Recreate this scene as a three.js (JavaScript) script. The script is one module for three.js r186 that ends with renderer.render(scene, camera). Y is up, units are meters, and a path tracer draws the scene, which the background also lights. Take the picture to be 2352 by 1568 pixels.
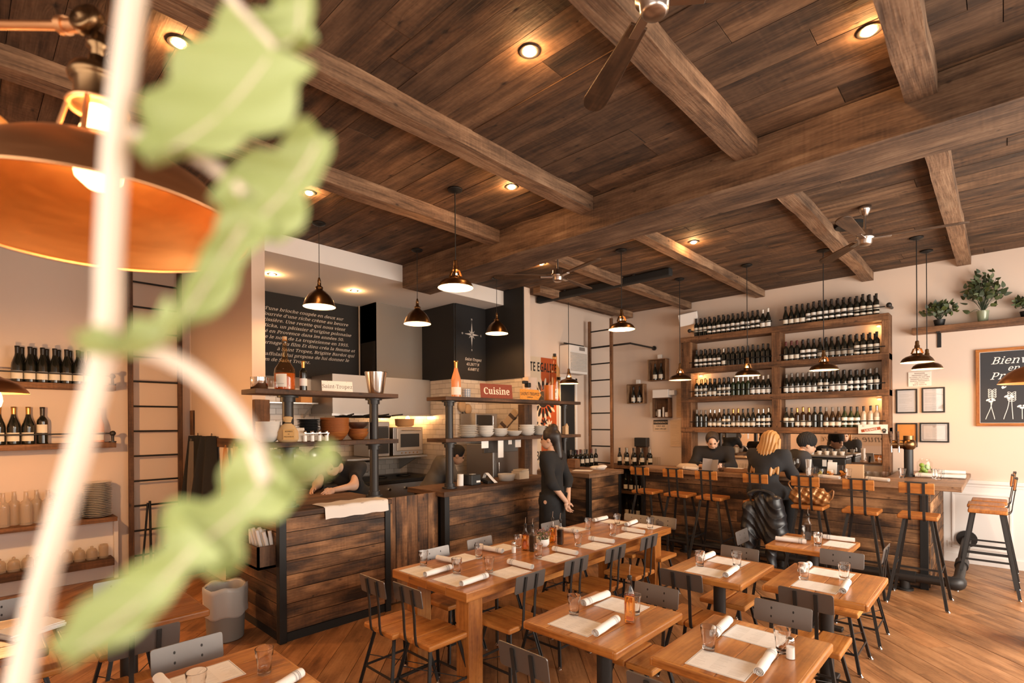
import * as THREE from 'three';
import { RoundedBoxGeometry } from 'three/addons/geometries/RoundedBoxGeometry.js';
import { mergeGeometries, toCreasedNormals } from 'three/addons/utils/BufferGeometryUtils.js';
import { RectAreaLightUniformsLib } from 'three/addons/lights/RectAreaLightUniformsLib.js';
import { MarchingCubes } from 'three/addons/objects/MarchingCubes.js';

// ---------- camera, sky, daylight, exposure ----------
const scene = new THREE.Scene();
const renderer = new THREE.WebGLRenderer({ antialias: true });
renderer.toneMapping = THREE.LinearToneMapping;
renderer.toneMappingExposure = 0.95;
renderer.shadowMap.enabled = true;
const EYE = 1.75, YAW = THREE.MathUtils.degToRad(43.28), ROLL = THREE.MathUtils.degToRad(0.362);
const camera = new THREE.PerspectiveCamera(2 * Math.atan(970.6 / 1198.2) * 180 / Math.PI, 2352 / 1941.2, 0.02, 60);
camera.position.set(0, EYE, 0);
{
  const rt = new THREE.Vector3(Math.cos(YAW), 0, -Math.sin(YAW)), fw = new THREE.Vector3(-Math.sin(YAW), 0, -Math.cos(YAW));
  camera.up.copy(rt).multiplyScalar(Math.sin(ROLL)).add(new THREE.Vector3(0, Math.cos(ROLL), 0));
  camera.lookAt(camera.position.clone().add(fw));
}
camera.setViewOffset(2352, 1941.2, 0, 0, 2352, 1568);
camera.focus = 4.2;
camera.userData.fStop = 3.2;
scene.background = new THREE.Color().setRGB(1.0, 0.9, 0.79);
scene.backgroundIntensity = 1.5;
RectAreaLightUniformsLib.init();
const DAY = new THREE.Color().setRGB(1.0, 0.9, 0.79);
const WARM = new THREE.Color().setRGB(1.0, 0.52, 0.2);
function daylight(w, h, x, y, z, tx, ty, tz, power) {      // soft daylight that comes in through one shop window
  const l = new THREE.RectAreaLight(DAY, power, w, h);
  l.name = 'window_daylight'; l.position.set(x, y, z); l.lookAt(tx, ty, tz); scene.add(l);
}
daylight(3.6, 2.2, 2.12, 1.75, -5.6, -3, 1.4, -5.6, 12.0);
daylight(3.6, 2.2, 2.12, 1.75, -1.4, -3, 1.4, -1.4, 3.0);
daylight(2.6, 2.0, 0.0, 1.85, 1.12, 0.0, 1.3, -5, 2.8);

// ---------- helpers ----------
let seedState = 12345;
function rnd() { seedState = (seedState + 0x6d2b79f5) | 0; let t = Math.imul(seedState ^ (seedState >>> 15), 1 | seedState); t = (t + Math.imul(t ^ (t >>> 7), 61 | t)) ^ t; return ((t ^ (t >>> 14)) >>> 0) / 4294967296; }
const rr = (a, b) => a + (b - a) * rnd();
const pick = (a) => a[Math.floor(rnd() * a.length)];
const taken = {};
function numbered(name) { taken[name] = (taken[name] ?? -1) + 1; return taken[name] ? name + '_' + String(taken[name]).padStart(3, '0') : name; }
function tag(o, label, category, group, kind) { o.userData.label = label; o.userData.category = category; if (group) o.userData.group = group; if (kind) o.userData.kind = kind; return o; }
function sh(o) { o.castShadow = true; o.receiveShadow = true; return o; }
function thing(name, label, category, [x, y, z] = [0, 0, 0], turn = 0, group) {
  const o = new THREE.Group(); o.name = numbered(name); scene.add(o); o.position.set(x, y, z); o.rotation.y = turn;
  return tag(o, label, category, group);
}
function flat(g) {                                          // the same attributes on every piece, so that they merge
  let n = g.index ? g.toNonIndexed() : g;
  for (const k of Object.keys(n.attributes)) if (!['position', 'normal', 'uv'].includes(k)) n.deleteAttribute(k);
  if (!n.attributes.normal) n.computeVertexNormals();
  if (!n.attributes.uv) n.setAttribute('uv', new THREE.BufferAttribute(new Float32Array(n.attributes.position.count * 2), 2));
  n.morphAttributes = {}; n.clearGroups();
  return n;
}
const merge = (list) => (list.length === 1 ? list[0] : mergeGeometries(list.map(flat)));
function part(name, geo, mat, parent) { const m = sh(new THREE.Mesh(Array.isArray(geo) ? merge(geo) : geo, mat)); m.name = name; parent.add(m); return m; }
function solo(name, geo, mat, label, category, pos, turn, group) {   // a thing that is one mesh
  const m = part(numbered(name), geo, mat, scene); if (pos) m.position.set(...pos); if (turn) m.rotation.y = turn; return tag(m, label, category, group);
}
function struct(name, geo, mat, parent = scene) { const m = part(parent === scene ? numbered(name) : name, geo, mat, parent); if (parent === scene) m.userData.kind = 'structure'; return m; }
function structGroup(name) { const g = new THREE.Group(); g.name = numbered(name); g.userData.kind = 'structure'; scene.add(g); return g; }
function copy(root, pos, turn = 0, label, group) {
  const c = root.clone(); c.name = numbered(root.name.replace(/_\d{3}$/, '')); c.userData = { ...root.userData }; scene.add(c);
  c.position.set(...pos); c.rotation.set(0, turn, 0); if (label) c.userData.label = label; if (group) c.userData.group = group; return c;
}
const tmpM = new THREE.Matrix4(), tmpE = new THREE.Euler(), tmpQ = new THREE.Quaternion();
function xf(g, x, y, z, rx = 0, ry = 0, rz = 0, s = 1) { const v = Array.isArray(s) ? new THREE.Vector3(...s) : new THREE.Vector3(s, s, s); return g.applyMatrix4(tmpM.compose(new THREE.Vector3(x, y, z), tmpQ.setFromEuler(tmpE.set(rx, ry, rz)), v)); }
// uv in metres: u runs along the grain axis, v across it
function grain(g, axis, du = rr(0, 7), dv = rr(0, 7)) {
  const p = g.attributes.position, n = g.attributes.normal, uv = new Float32Array(p.count * 2), o = [0, 1, 2].filter((i) => i !== axis);
  for (let i = 0; i < p.count; i++) {
    const P = [p.getX(i), p.getY(i), p.getZ(i)], N = [Math.abs(n.getX(i)), Math.abs(n.getY(i)), Math.abs(n.getZ(i))];
    if (N[axis] > 0.8) { uv[2 * i] = P[o[0]] * 0.25 + du; uv[2 * i + 1] = P[o[1]] + dv; }
    else { uv[2 * i] = P[axis] + du; uv[2 * i + 1] = (N[o[0]] > N[o[1]] ? P[o[1]] + 0.37 : P[o[0]]) + dv; }
  }
  g.setAttribute('uv', new THREE.BufferAttribute(uv, 2)); return g;
}
const longest = (w, h, d) => (w >= h && w >= d ? 0 : h >= d ? 1 : 2);
function box(w, h, d, x = 0, y = 0, z = 0, axis) { const g = new THREE.BoxGeometry(w, h, d); grain(g, axis ?? longest(w, h, d)); return g.translate(x, y, z); }
function rbox(w, h, d, r, x = 0, y = 0, z = 0, axis, seg = 2) { const g = flat(new RoundedBoxGeometry(w, h, d, seg, Math.min(r, w / 2.01, h / 2.01, d / 2.01))); grain(g, axis ?? longest(w, h, d)); return g.translate(x, y, z); }
// box between two corners
const span = (x0, x1, y0, y1, z0, z1, axis) => box(Math.abs(x1 - x0), Math.abs(y1 - y0), Math.abs(z1 - z0), (x0 + x1) / 2, (y0 + y1) / 2, (z0 + z1) / 2, axis);
const rspan = (x0, x1, y0, y1, z0, z1, r, axis) => rbox(Math.abs(x1 - x0), Math.abs(y1 - y0), Math.abs(z1 - z0), r, (x0 + x1) / 2, (y0 + y1) / 2, (z0 + z1) / 2, axis);
function bar(a, b, w, t = w) {                              // a straight bar between two points
  const A = new THREE.Vector3(...a), B = new THREE.Vector3(...b), L = A.distanceTo(B), g = new THREE.BoxGeometry(w, L, t); grain(g, 1);
  const d = B.clone().sub(A).normalize(); g.applyQuaternion(new THREE.Quaternion().setFromUnitVectors(new THREE.Vector3(0, 1, 0), d)); const c = A.add(B).multiplyScalar(0.5); return g.translate(c.x, c.y, c.z);
}
function rod(a, b, r, seg = 10, r2 = r) {
  const A = new THREE.Vector3(...a), B = new THREE.Vector3(...b), L = A.distanceTo(B), g = new THREE.CylinderGeometry(r2, r, L, seg);
  g.applyQuaternion(new THREE.Quaternion().setFromUnitVectors(new THREE.Vector3(0, 1, 0), B.clone().sub(A).normalize())); const c = A.add(B).multiplyScalar(0.5); return g.translate(c.x, c.y, c.z);
}
// a flat strap of width w (along x) and thickness t, swept along points that lie in one plane x = const
function strap(pts, w, t, n = 16) {
  const c = new THREE.CatmullRomCurve3(pts.map((p) => new THREE.Vector3(...p))), pos = [], idx = [];
  for (let i = 0; i <= n; i++) { const p = c.getPoint(i / n), d = c.getTangent(i / n), ny = -d.z, nz = d.y, L = Math.hypot(ny, nz) || 1; for (const [a, b] of [[-1, -1], [1, -1], [1, 1], [-1, 1]]) pos.push(p.x + a * w / 2, p.y + b * t / 2 * ny / L, p.z + b * t / 2 * nz / L); }
  for (let i = 0; i < n; i++) for (let k = 0; k < 4; k++) { const a = i * 4 + k, b = i * 4 + (k + 1) % 4; idx.push(a, a + 4, b, b, a + 4, b + 4); }
  idx.push(0, 1, 2, 0, 2, 3); const e = n * 4; idx.push(e, e + 2, e + 1, e, e + 3, e + 2);
  const g = new THREE.BufferGeometry(); g.setAttribute('position', new THREE.Float32BufferAttribute(pos, 3)); g.setIndex(idx); const f = g.toNonIndexed(); f.computeVertexNormals(); return f;
}
const V = (a) => new THREE.Vector3(...a);
function tube(pts, r, n = 16, seg = 8, closed = false) { return new THREE.TubeGeometry(new THREE.CatmullRomCurve3(pts.map(V), closed), n, r, seg, closed); }
function lathe(pts, seg = 24) { return new THREE.LatheGeometry(pts.map(([x, y]) => new THREE.Vector2(x, y)), seg); }
function cyl(r, h, x, y, z, seg = 20, r2 = r) { return new THREE.CylinderGeometry(r2, r, h, seg).translate(x, y, z); }
function ext(pts, depth, bevel = 0) { const s = new THREE.Shape(pts.map(([x, y]) => new THREE.Vector2(x, y))); return new THREE.ExtrudeGeometry(s, { depth, bevelEnabled: bevel > 0, bevelSize: bevel, bevelThickness: bevel, bevelSegments: 1, curveSegments: 8 }); }
const ORD = ['first', 'second', 'third', 'fourth', 'fifth', 'sixth', 'seventh', 'eighth', 'ninth', 'tenth', 'eleventh', 'twelfth', 'thirteenth', 'fourteenth', 'fifteenth', 'sixteenth', 'seventeenth', 'eighteenth', 'nineteenth', 'twentieth', 'twenty-first', 'twenty-second', 'twenty-third', 'twenty-fourth', 'twenty-fifth', 'twenty-sixth'];

// ---------- textures ----------
function hash2(x, y, s) { let h = Math.imul(x, 374761393) ^ Math.imul(y, 668265263) ^ Math.imul(s, 1274126177); h = Math.imul(h ^ (h >>> 13), 1274126177); return ((h ^ (h >>> 16)) >>> 0) / 4294967296; }
function vnoise(x, y, px, py, s) {                          // value noise that repeats after px, py cells
  const xi = Math.floor(x), yi = Math.floor(y), fx = x - xi, fy = y - yi, u = fx * fx * (3 - 2 * fx), v = fy * fy * (3 - 2 * fy);
  const m = (a, b) => ((a % b) + b) % b, x0 = m(xi, px), x1 = m(xi + 1, px), y0 = m(yi, py), y1 = m(yi + 1, py);
  const a = hash2(x0, y0, s), b = hash2(x1, y0, s), c = hash2(x0, y1, s), d = hash2(x1, y1, s);
  return a + (b - a) * u + (c - a) * v + (a - b - c + d) * u * v;
}
function dataTex(w, h, fn, srgb) {
  const d = new Uint8Array(w * h * 4);
  for (let y = 0; y < h; y++) for (let x = 0; x < w; x++) { const c = fn(x / w, y / h), i = (y * w + x) * 4; d[i] = c[0] * 255; d[i + 1] = c[1] * 255; d[i + 2] = c[2] * 255; d[i + 3] = 255; }
  const t = new THREE.DataTexture(d, w, h, THREE.RGBAFormat); t.wrapS = t.wrapT = THREE.RepeatWrapping; t.magFilter = THREE.LinearFilter; t.minFilter = THREE.LinearMipmapLinearFilter; t.generateMipmaps = true;
  if (srgb) t.colorSpace = THREE.SRGBColorSpace; t.needsUpdate = true; return t;
}
const clamp = (x) => Math.max(0, Math.min(1, x));
const mixc = (a, b, t) => [a[0] + (b[0] - a[0]) * t, a[1] + (b[1] - a[1]) * t, a[2] + (b[2] - a[2]) * t];
// wood: dark, mid and light tones (sRGB 0..1), with streaks, stains, knots and saw marks; covers 2 m along the grain and 1 m across
function wood(s, dark, mid, light, o = {}) {
  const { streak = 0.5, stain = 0.5, knots = 10, saw = 0, w = 1024, h = 512 } = o;
  const K = []; for (let i = 0; i < knots; i++) K.push([hash2(i, 1, s), hash2(i, 2, s), 0.004 + 0.008 * hash2(i, 3, s)]);
  const val = new Float32Array(w * h);
  for (let j = 0; j < h; j++) for (let i = 0; i < w; i++) {
    const x = i / w, y = j / h;
    let kd = 0, warp = 0;
    for (const [kx, ky, kr] of K) { let dx = Math.abs(x - kx), dy = Math.abs(y - ky); dx = Math.min(dx, 1 - dx) * 2; dy = Math.min(dy, 1 - dy); const q = (dx * dx * 0.3 + dy * dy) / (kr * kr); if (q < 30) { kd += Math.exp(-q * 1.2); warp += Math.exp(-q * 0.12) * 0.018 * Math.sign(y - ky); } }
    const yy = y + warp + 0.012 * (vnoise(x * 6, y * 6, 6, 6, s + 9) - 0.5);
    const g1 = vnoise(x * 10, yy * 90, 10, 90, s), g2 = vnoise(x * 24, yy * 220, 24, 220, s + 1), g3 = vnoise(x * 5, yy * 28, 5, 28, s + 2);
    const st = vnoise(x * 5, y * 7, 5, 7, s + 3) * 0.6 + vnoise(x * 16, y * 20, 16, 20, s + 4) * 0.4;
    const sp = vnoise(x * 120, y * 90, 120, 90, s + 5);
    let v = 0.5 + streak * (0.45 * (g1 - 0.5) + 0.35 * (g2 - 0.5) + 0.6 * (g3 - 0.5)) + stain * (st - 0.5) * 1.1 + 0.12 * (sp - 0.5);
    if (saw) v += saw * 0.12 * (vnoise(x * 150, y * 3, 150, 3, s + 6) - 0.5) * (vnoise(x * 4, y * 5, 4, 5, s + 7) > 0.55 ? 1 : 0.2);
    v -= kd * 0.5; val[j * w + i] = v;
  }
  const at = (x, y) => val[Math.min(h - 1, Math.floor(y * h)) * w + Math.min(w - 1, Math.floor(x * w))];
  const map = dataTex(w, h, (x, y) => { const v = clamp(at(x, y)); return v < 0.5 ? mixc(dark, mid, v * 2) : mixc(mid, light, v * 2 - 1); }, true);
  const bump = dataTex(w, h, (x, y) => { const v = clamp(at(x, y)); return [v, v, v]; });
  for (const t of [map, bump]) t.repeat.set(0.5, 1);
  return { map, bump };
}
function woodMat(tex, tint, rough, bumpScale = 0.002, extra = {}) { return new THREE.MeshPhysicalMaterial({ map: tex.map, bumpMap: tex.bump, bumpScale, color: new THREE.Color().setRGB(...tint), roughness: rough, ...extra }); }
const RGB = (r, g, b) => new THREE.Color().setRGB(r, g, b);
const mat = (r, g, b, rough = 0.6, metal = 0, extra = {}) => new THREE.MeshPhysicalMaterial({ color: RGB(r, g, b), roughness: rough, metalness: metal, ...extra });
const TXR = wood(11, [0.19, 0.14, 0.1], [0.4, 0.3, 0.215], [0.6, 0.475, 0.36], { streak: 0.5, stain: 0.75, knots: 16, saw: 1 });
const TXB = wood(23, [0.3, 0.22, 0.16], [0.55, 0.43, 0.33], [0.74, 0.62, 0.5], { streak: 0.6, stain: 0.6, knots: 10, saw: 1 });
const TXT = wood(37, [0.46, 0.26, 0.11], [0.71, 0.46, 0.22], [0.86, 0.63, 0.36], { streak: 0.55, stain: 0.5, knots: 7 });
const TXF = wood(51, [0.38, 0.26, 0.17], [0.63, 0.46, 0.31], [0.78, 0.61, 0.45], { streak: 0.4, stain: 0.7, knots: 4 });
const TXP = wood(63, [0.2, 0.14, 0.1], [0.47, 0.34, 0.225], [0.72, 0.55, 0.39], { streak: 0.5, stain: 1.25, knots: 18, saw: 1 });
function noiseTex(s, cells, lo, hi) { return dataTex(256, 256, (x, y) => { const v = lo + (hi - lo) * (0.5 * vnoise(x * cells, y * cells, cells, cells, s) + 0.3 * vnoise(x * cells * 4, y * cells * 4, cells * 4, cells * 4, s + 1) + 0.2 * vnoise(x * cells * 10, y * cells * 10, cells * 10, cells * 10, s + 2)); return [v, v, v]; }); }
const NPL = noiseTex(71, 8, 0, 1), NMET = noiseTex(81, 6, 0.75, 1);
const M = {
  ceil: [[0.62, 0.6, 0.6], [0.48, 0.46, 0.45], [0.82, 0.78, 0.74], [0.66, 0.6, 0.54]].map((t) => woodMat(TXR, t, 0.85, 0.004)),
  beam: woodMat(TXB, [0.8, 0.78, 0.76], 0.85, 0.005), mainbeam: woodMat(TXB, [0.52, 0.5, 0.48], 0.85, 0.005),
  floor: [[1.0, 0.95, 0.9], [0.85, 0.8, 0.76], [0.95, 0.9, 0.86], [1.1, 0.98, 0.88]].map((t) => woodMat(TXF, t, 0.42, 0.0012)),
  plank: [[0.85, 0.8, 0.74], [0.62, 0.58, 0.54], [1.05, 0.98, 0.9], [0.42, 0.39, 0.36]].map((t) => woodMat(TXP, t, 0.7, 0.004)),
  plankwarm: [[1.05, 0.92, 0.8], [0.88, 0.78, 0.68], [0.7, 0.62, 0.54], [0.96, 0.84, 0.72]].map((t) => woodMat(TXP, t, 0.62, 0.004)),
  table: [[1, 0.96, 0.9], [0.9, 0.84, 0.78], [1.1, 1.04, 0.96]].map((t) => woodMat(TXT, t, 0.3, 0.0008, { clearcoat: 0.35, clearcoatRoughness: 0.22 })),
  tabledark: woodMat(TXT, [0.55, 0.45, 0.38], 0.32, 0.0008, { clearcoat: 0.3, clearcoatRoughness: 0.25 }),
  seat: woodMat(TXT, [1.05, 0.98, 0.88], 0.42, 0.001), shelfwood: woodMat(TXR, [1.25, 1.05, 0.88], 0.75, 0.003), shelfdark: woodMat(TXR, [0.62, 0.52, 0.45], 0.7, 0.003),
  wall: mat(0.7, 0.57, 0.475, 0.9, 0, { bumpMap: NPL, bumpScale: 0.001 }), white: mat(0.82, 0.78, 0.74, 0.8), trim: mat(0.84, 0.8, 0.76, 0.5),
  black: mat(0.012, 0.012, 0.012, 0.85), iron: mat(0.045, 0.043, 0.042, 0.45, 0.6), ironblack: mat(0.015, 0.015, 0.015, 0.5, 0.3), steel: mat(0.5, 0.48, 0.46, 0.32, 1), steelbrush: mat(0.42, 0.4, 0.38, 0.45, 1),
  chrome: mat(0.75, 0.74, 0.72, 0.12, 1), plate: mat(0.2, 0.185, 0.175, 0.42, 0.75, { roughnessMap: NMET }), brass: mat(0.45, 0.26, 0.11, 0.34, 1), grout: mat(0.26, 0.21, 0.17, 0.9),
  tile: mat(0.6, 0.54, 0.47, 0.25), paper: mat(0.85, 0.83, 0.8, 0.85), cloth: mat(0.86, 0.84, 0.81, 0.95), blackcloth: mat(0.012, 0.012, 0.013, 0.9),
  china: mat(0.72, 0.68, 0.62, 0.3), plasticblack: mat(0.02, 0.02, 0.02, 0.4), glass: new THREE.MeshPhysicalMaterial({ color: 0xffffff, roughness: 0.02, transmission: 1, thickness: 0, ior: 1.5 }),
};
// ---------- room shell ----------
const CEIL = 3.74, WL = -7.5, WB = -8.45, WR = 2.2, WF = 1.2, NL = -5.37, SOF = -5.5, SY = 3.53;
// floor: boards laid at 45 degrees
{
  const f = structGroup('floor');
  part('subfloor', span(WL - 0.15, WR + 0.15, -0.12, -0.021, WB - 0.15, WF + 0.15), mat(0.05, 0.035, 0.025, 0.9), f);
  const bw = 0.207, c = Math.SQRT1_2;
  const inside = (s, t) => { const x = (s - t) * -c, z = -(s + t) * c; return [x, z]; };   // s along (-1,0,-1), t across (1,0,-1)
  // board rows across t; x = (-s + t) c, z = (-s - t) c
  const clip = (t0, t1) => { const tm = (t0 + t1) / 2; let lo = -1e9, hi = 1e9; for (const [a, b, v] of [[-c, c, 0]]) { } 
    // x between WL and WR : -s c + t c ; z between WB and WF : -s c - t c
    lo = Math.max((tm * c - WR) / c, (-tm * c - WF) / c); hi = Math.min((tm * c - WL) / c, (-tm * c - WB) / c); return [lo, hi]; };
  let n = 0, rest = [];
  for (let k = -40; k < 60; k++) {
    const t0 = k * bw, t1 = t0 + bw - 0.004; let [lo, hi] = clip(t0, t1); lo -= 0.12; hi += 0.12;
    if (hi - lo < 0.3) continue;
    for (let s = lo; s < hi;) {
      const L = Math.min(rr(2.4, 4.6), hi - s), g = box(L - 0.003, 0.021, bw - 0.004, 0, -0.0105 + rr(-0.0008, 0.0008), 0, 0);
      g.rotateY(-Math.PI / 4 + Math.PI); const sm = s + L / 2, tm = (t0 + t1) / 2; g.translate((-sm + tm) * c, 0, (-sm - tm) * c);
      part('floor_board', g, M.floor[Math.floor(rnd() * 4)], f); s += L; n++;
    }
  }
}
// ceiling: reclaimed boards running along x, each its own piece
{
  const g = structGroup('ceiling');
  part('ceiling_slab', span(WL - 0.15, WR + 0.15, CEIL + 0.03, CEIL + 0.15, WB - 0.15, WF + 0.15), M.ceil[1], g);
  for (let z = WB; z < WF;) {
    const w = Math.min(rr(0.15, 0.26), WF - z + 0.01);
    for (let x = (z < -5.69 ? NL : -5.6); x < WR;) {
      const L = Math.min(rr(1.2, 3.4), WR - x), dy = rr(0, 0.007);
      part('ceiling_board', box(L - 0.004, 0.03, w - 0.003, x + L / 2, CEIL + 0.015 + dy, z + w / 2, 0), M.ceil[Math.floor(rnd() * 4)], g); x += L;
    }
    if (z > -2.16) part('ceiling_board', box(1.95, 0.03, w - 0.003, -6.53, CEIL + 0.015, z + w / 2, 0), M.ceil[Math.floor(rnd() * 4)], g);
    z += w;
  }
}
// timber beams
function rough(g, amp, s) { const p = g.attributes.position; for (let i = 0; i < p.count; i++) { const x = p.getX(i), y = p.getY(i), z = p.getZ(i); p.setXYZ(i, x + amp * (vnoise(z * 3 + 50, y * 5 + 50, 997, 997, s) - 0.5), y + amp * (vnoise(z * 3 + x * 3 + 90, 3, 997, 997, s + 1) - 0.5), z + amp * (vnoise(x * 3 + 70, y * 5, 997, 997, s + 2) - 0.5)); } g.computeVertexNormals(); return g; }
function timber(w, h, d, x, y, z, axis, s) { const n = (v) => Math.max(1, Math.round(v / 0.25)); let g = new RoundedBoxGeometry(w, h, d, 2, 0.012); g = new THREE.BoxGeometry(w, h, d, axis === 0 ? n(w) : 1, 1, axis === 2 ? n(d) : 1); g = rough(g, 0.014, s); grain(g, axis); return g.translate(x, y, z); }
solo('ceiling_beam', timber(7.75, 0.29, 0.44, -1.63, 3.595, -4.07, 0, 3), M.mainbeam, 'massive dark timber main beam crossing the whole ceiling', 'beam');
[[-0.34, 'near wall shelf of plants'], [-1.32, 'with dark fan blade below it'], [-2.7, 'pocked with rows of nail holes'], [-3.86, 'nearest the kitchen soffit']].forEach(([x, why], i) => {
  solo('ceiling_beam', timber(0.15, 0.13, 5.1, x, CEIL - 0.055, -1.3, 2, 5 + i), M.beam, ['pale timber cross beam at far right of foreground ceiling', 'pale timber cross beam of foreground ceiling behind fan blade', 'pale timber cross beam of foreground ceiling pocked with nail holes', 'greyish timber cross beam of foreground ceiling above kitchen pendants'][i], 'beam', null, 0, 'cross beams');
  solo('ceiling_beam', timber(0.13, 0.11, 4.14, x, CEIL - 0.045, -6.37, 2, 15 + i), M.beam, ['timber cross beam meeting the bar wall above the plants', 'timber cross beam above the bar beside the right ceiling fan', 'timber cross beam meeting the bar wall above left bottle shelves', 'timber cross beam meeting the bar wall above the white speaker'][i], 'beam', null, 0, 'cross beams');
});
solo('ceiling_beam', timber(0.13, 0.11, 2.6, -4.95, CEIL - 0.045, -7.1, 2, 31), M.beam, 'dim timber cross beam over the far corner with the ladder', 'beam', null, 0, 'cross beams');
// walls
struct('wall_back', span(NL - 0.2, WR + 0.15, 0, CEIL + 0.03, WB - 0.15, WB), M.wall);
struct('wall_left', span(WL - 0.15, WL, 0, CEIL + 0.03, -2.16, WF + 0.15), M.wall);
struct('wall_left_return', span(WL, SOF, 0, CEIL + 0.03, -2.16, -2.03), M.wall);
struct('wall_left_far', span(NL - 0.2, NL, 0, CEIL + 0.03, WB, -5.82), M.wall);
struct('wall_partition', span(-5.92, -5.1, 0, CEIL, -5.82, -5.692), M.wall);
// front wall (behind the camera) and right wall, with shop windows
struct('wall_front', [span(WL - 0.15, -1.4, 0, CEIL + 0.03, WF, WF + 0.15), span(-1.4, 1.3, 0, 0.8, WF, WF + 0.15), span(-1.4, 1.3, 2.95, CEIL + 0.03, WF, WF + 0.15), span(1.3, WR + 0.15, 0, CEIL + 0.03, WF, WF + 0.15)], M.wall);
struct('wall_right', [span(WR, WR + 0.15, 0, 0.6, WB, WF), span(WR, WR + 0.15, 3.0, CEIL + 0.03, WB, WF), span(WR, WR + 0.15, 0.6, 3.0, WB, -7.6), span(WR, WR + 0.15, 0.6, 3.0, -3.7, -3.3), span(WR, WR + 0.15, 0.6, 3.0, 0.5, WF)], M.wall);
for (const [n, x0, x1, z0, z1] of [[1, WR + 0.04, WR + 0.1, -7.6, -3.7], [2, WR + 0.04, WR + 0.1, -3.3, 0.5]]) {
  const w = structGroup('window_' + n);
  part('frame', [span(x0, x1, 0.6, 0.68, z0, z1), span(x0, x1, 2.92, 3.0, z0, z1), span(x0, x1, 0.68, 2.92, z0, z0 + 0.08), span(x0, x1, 0.68, 2.92, z1 - 0.08, z1), span(x0, x1, 0.68, 2.92, (z0 + z1) / 2 - 0.04, (z0 + z1) / 2 + 0.04)], M.ironblack, w);
  part('pane', span((x0 + x1) / 2 - 0.002, (x0 + x1) / 2 + 0.002, 0.68, 2.92, z0 + 0.08, z1 - 0.08), M.glass, w);
}
{
  const w = structGroup('window_3');
  part('frame', [span(-1.4, 1.3, 0.8, 0.88, WF + 0.04, WF + 0.1), span(-1.4, 1.3, 2.87, 2.95, WF + 0.04, WF + 0.1), span(-1.4, -1.32, 0.88, 2.87, WF + 0.04, WF + 0.1), span(1.22, 1.3, 0.88, 2.87, WF + 0.04, WF + 0.1)], M.ironblack, w);
  part('pane', span(-1.32, 1.22, 0.88, 2.87, WF + 0.068, WF + 0.072), M.glass, w);
}
// ---------- lettering and print ----------
function canvasTex(w, h, draw) {
  const c = document.createElement('canvas'); c.width = w; c.height = h; const x = c.getContext('2d'); draw(x, w, h);
  const t = new THREE.CanvasTexture(c); t.colorSpace = THREE.SRGBColorSpace; t.anisotropy = 8; return t;
}
const printMat = (t, rough = 0.7, extra = {}) => new THREE.MeshPhysicalMaterial({ map: t, roughness: rough, ...extra });
// a flat board: body box with a printed face towards +z
function board(name, label, category, w, h, d, tex, bodyMat, pos, turn, tilt = 0, rough = 0.7, group) {
  const t = thing(name, label, category, pos, turn, group); t.rotation.order = 'YXZ'; t.rotation.x = tilt;
  part('body', rbox(w, h, d, 0.002, 0, h / 2, -d / 2), bodyMat, t);
  part('printed_face', new THREE.PlaneGeometry(w - 0.002, h - 0.002).translate(0, h / 2, 0.0008), printMat(tex, rough), t);
  return t;
}
function script(x, text, px, py, size, skew = -0.28, fam = 'serif') { x.save(); x.translate(px, py); x.transform(1, 0, skew, 1, 0, 0); x.font = size + 'px ' + fam; x.fillText(text, 0, 0); x.restore(); }

// ---------- kitchen alcove ----------
const KB = -7.14, SLAB = 0.14;
function tiles(parent, w, h, place, mats, cap = 300) {       // running bond of glazed tiles, each its own piece; place(u, v) puts the flat grid on its wall
  const tw = 0.155, th = 0.078, rest = []; let n = 0;
  for (let r = 0; r * th < h - 0.01; r++) for (let c = -1; c * tw < w; c++) {
    const u0 = Math.max(0, c * tw + (r % 2) * tw / 2), u1 = Math.min(w, (c + 1) * tw + (r % 2) * tw / 2), v0 = r * th, v1 = Math.min(h, v0 + th);
    if (u1 - u0 < 0.02) continue;
    const g = place(box(u1 - u0 - 0.004, v1 - v0 - 0.004, 0.008, (u0 + u1) / 2, (v0 + v1) / 2, 0.004));
    if (n++ < cap) part('tile', g, mats[n % 3], parent); else rest.push(g);
  }
  if (rest.length) { const m = part('tile_field', rest, mats[0], parent); m.userData.kind = 'stuff'; }
}
const TILE = [M.tile, mat(0.56, 0.5, 0.435, 0.25), mat(0.64, 0.575, 0.5, 0.22)];
const onX = (x, z0, y0) => (g) => g.rotateY(Math.PI / 2).translate(x, y0, z0);          // grid u runs towards -z, face looks to +x
const onZ = (z, x0, y0) => (g) => g.translate(x0, y0, z);                                // grid u runs towards +x, face looks to +z
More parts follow.
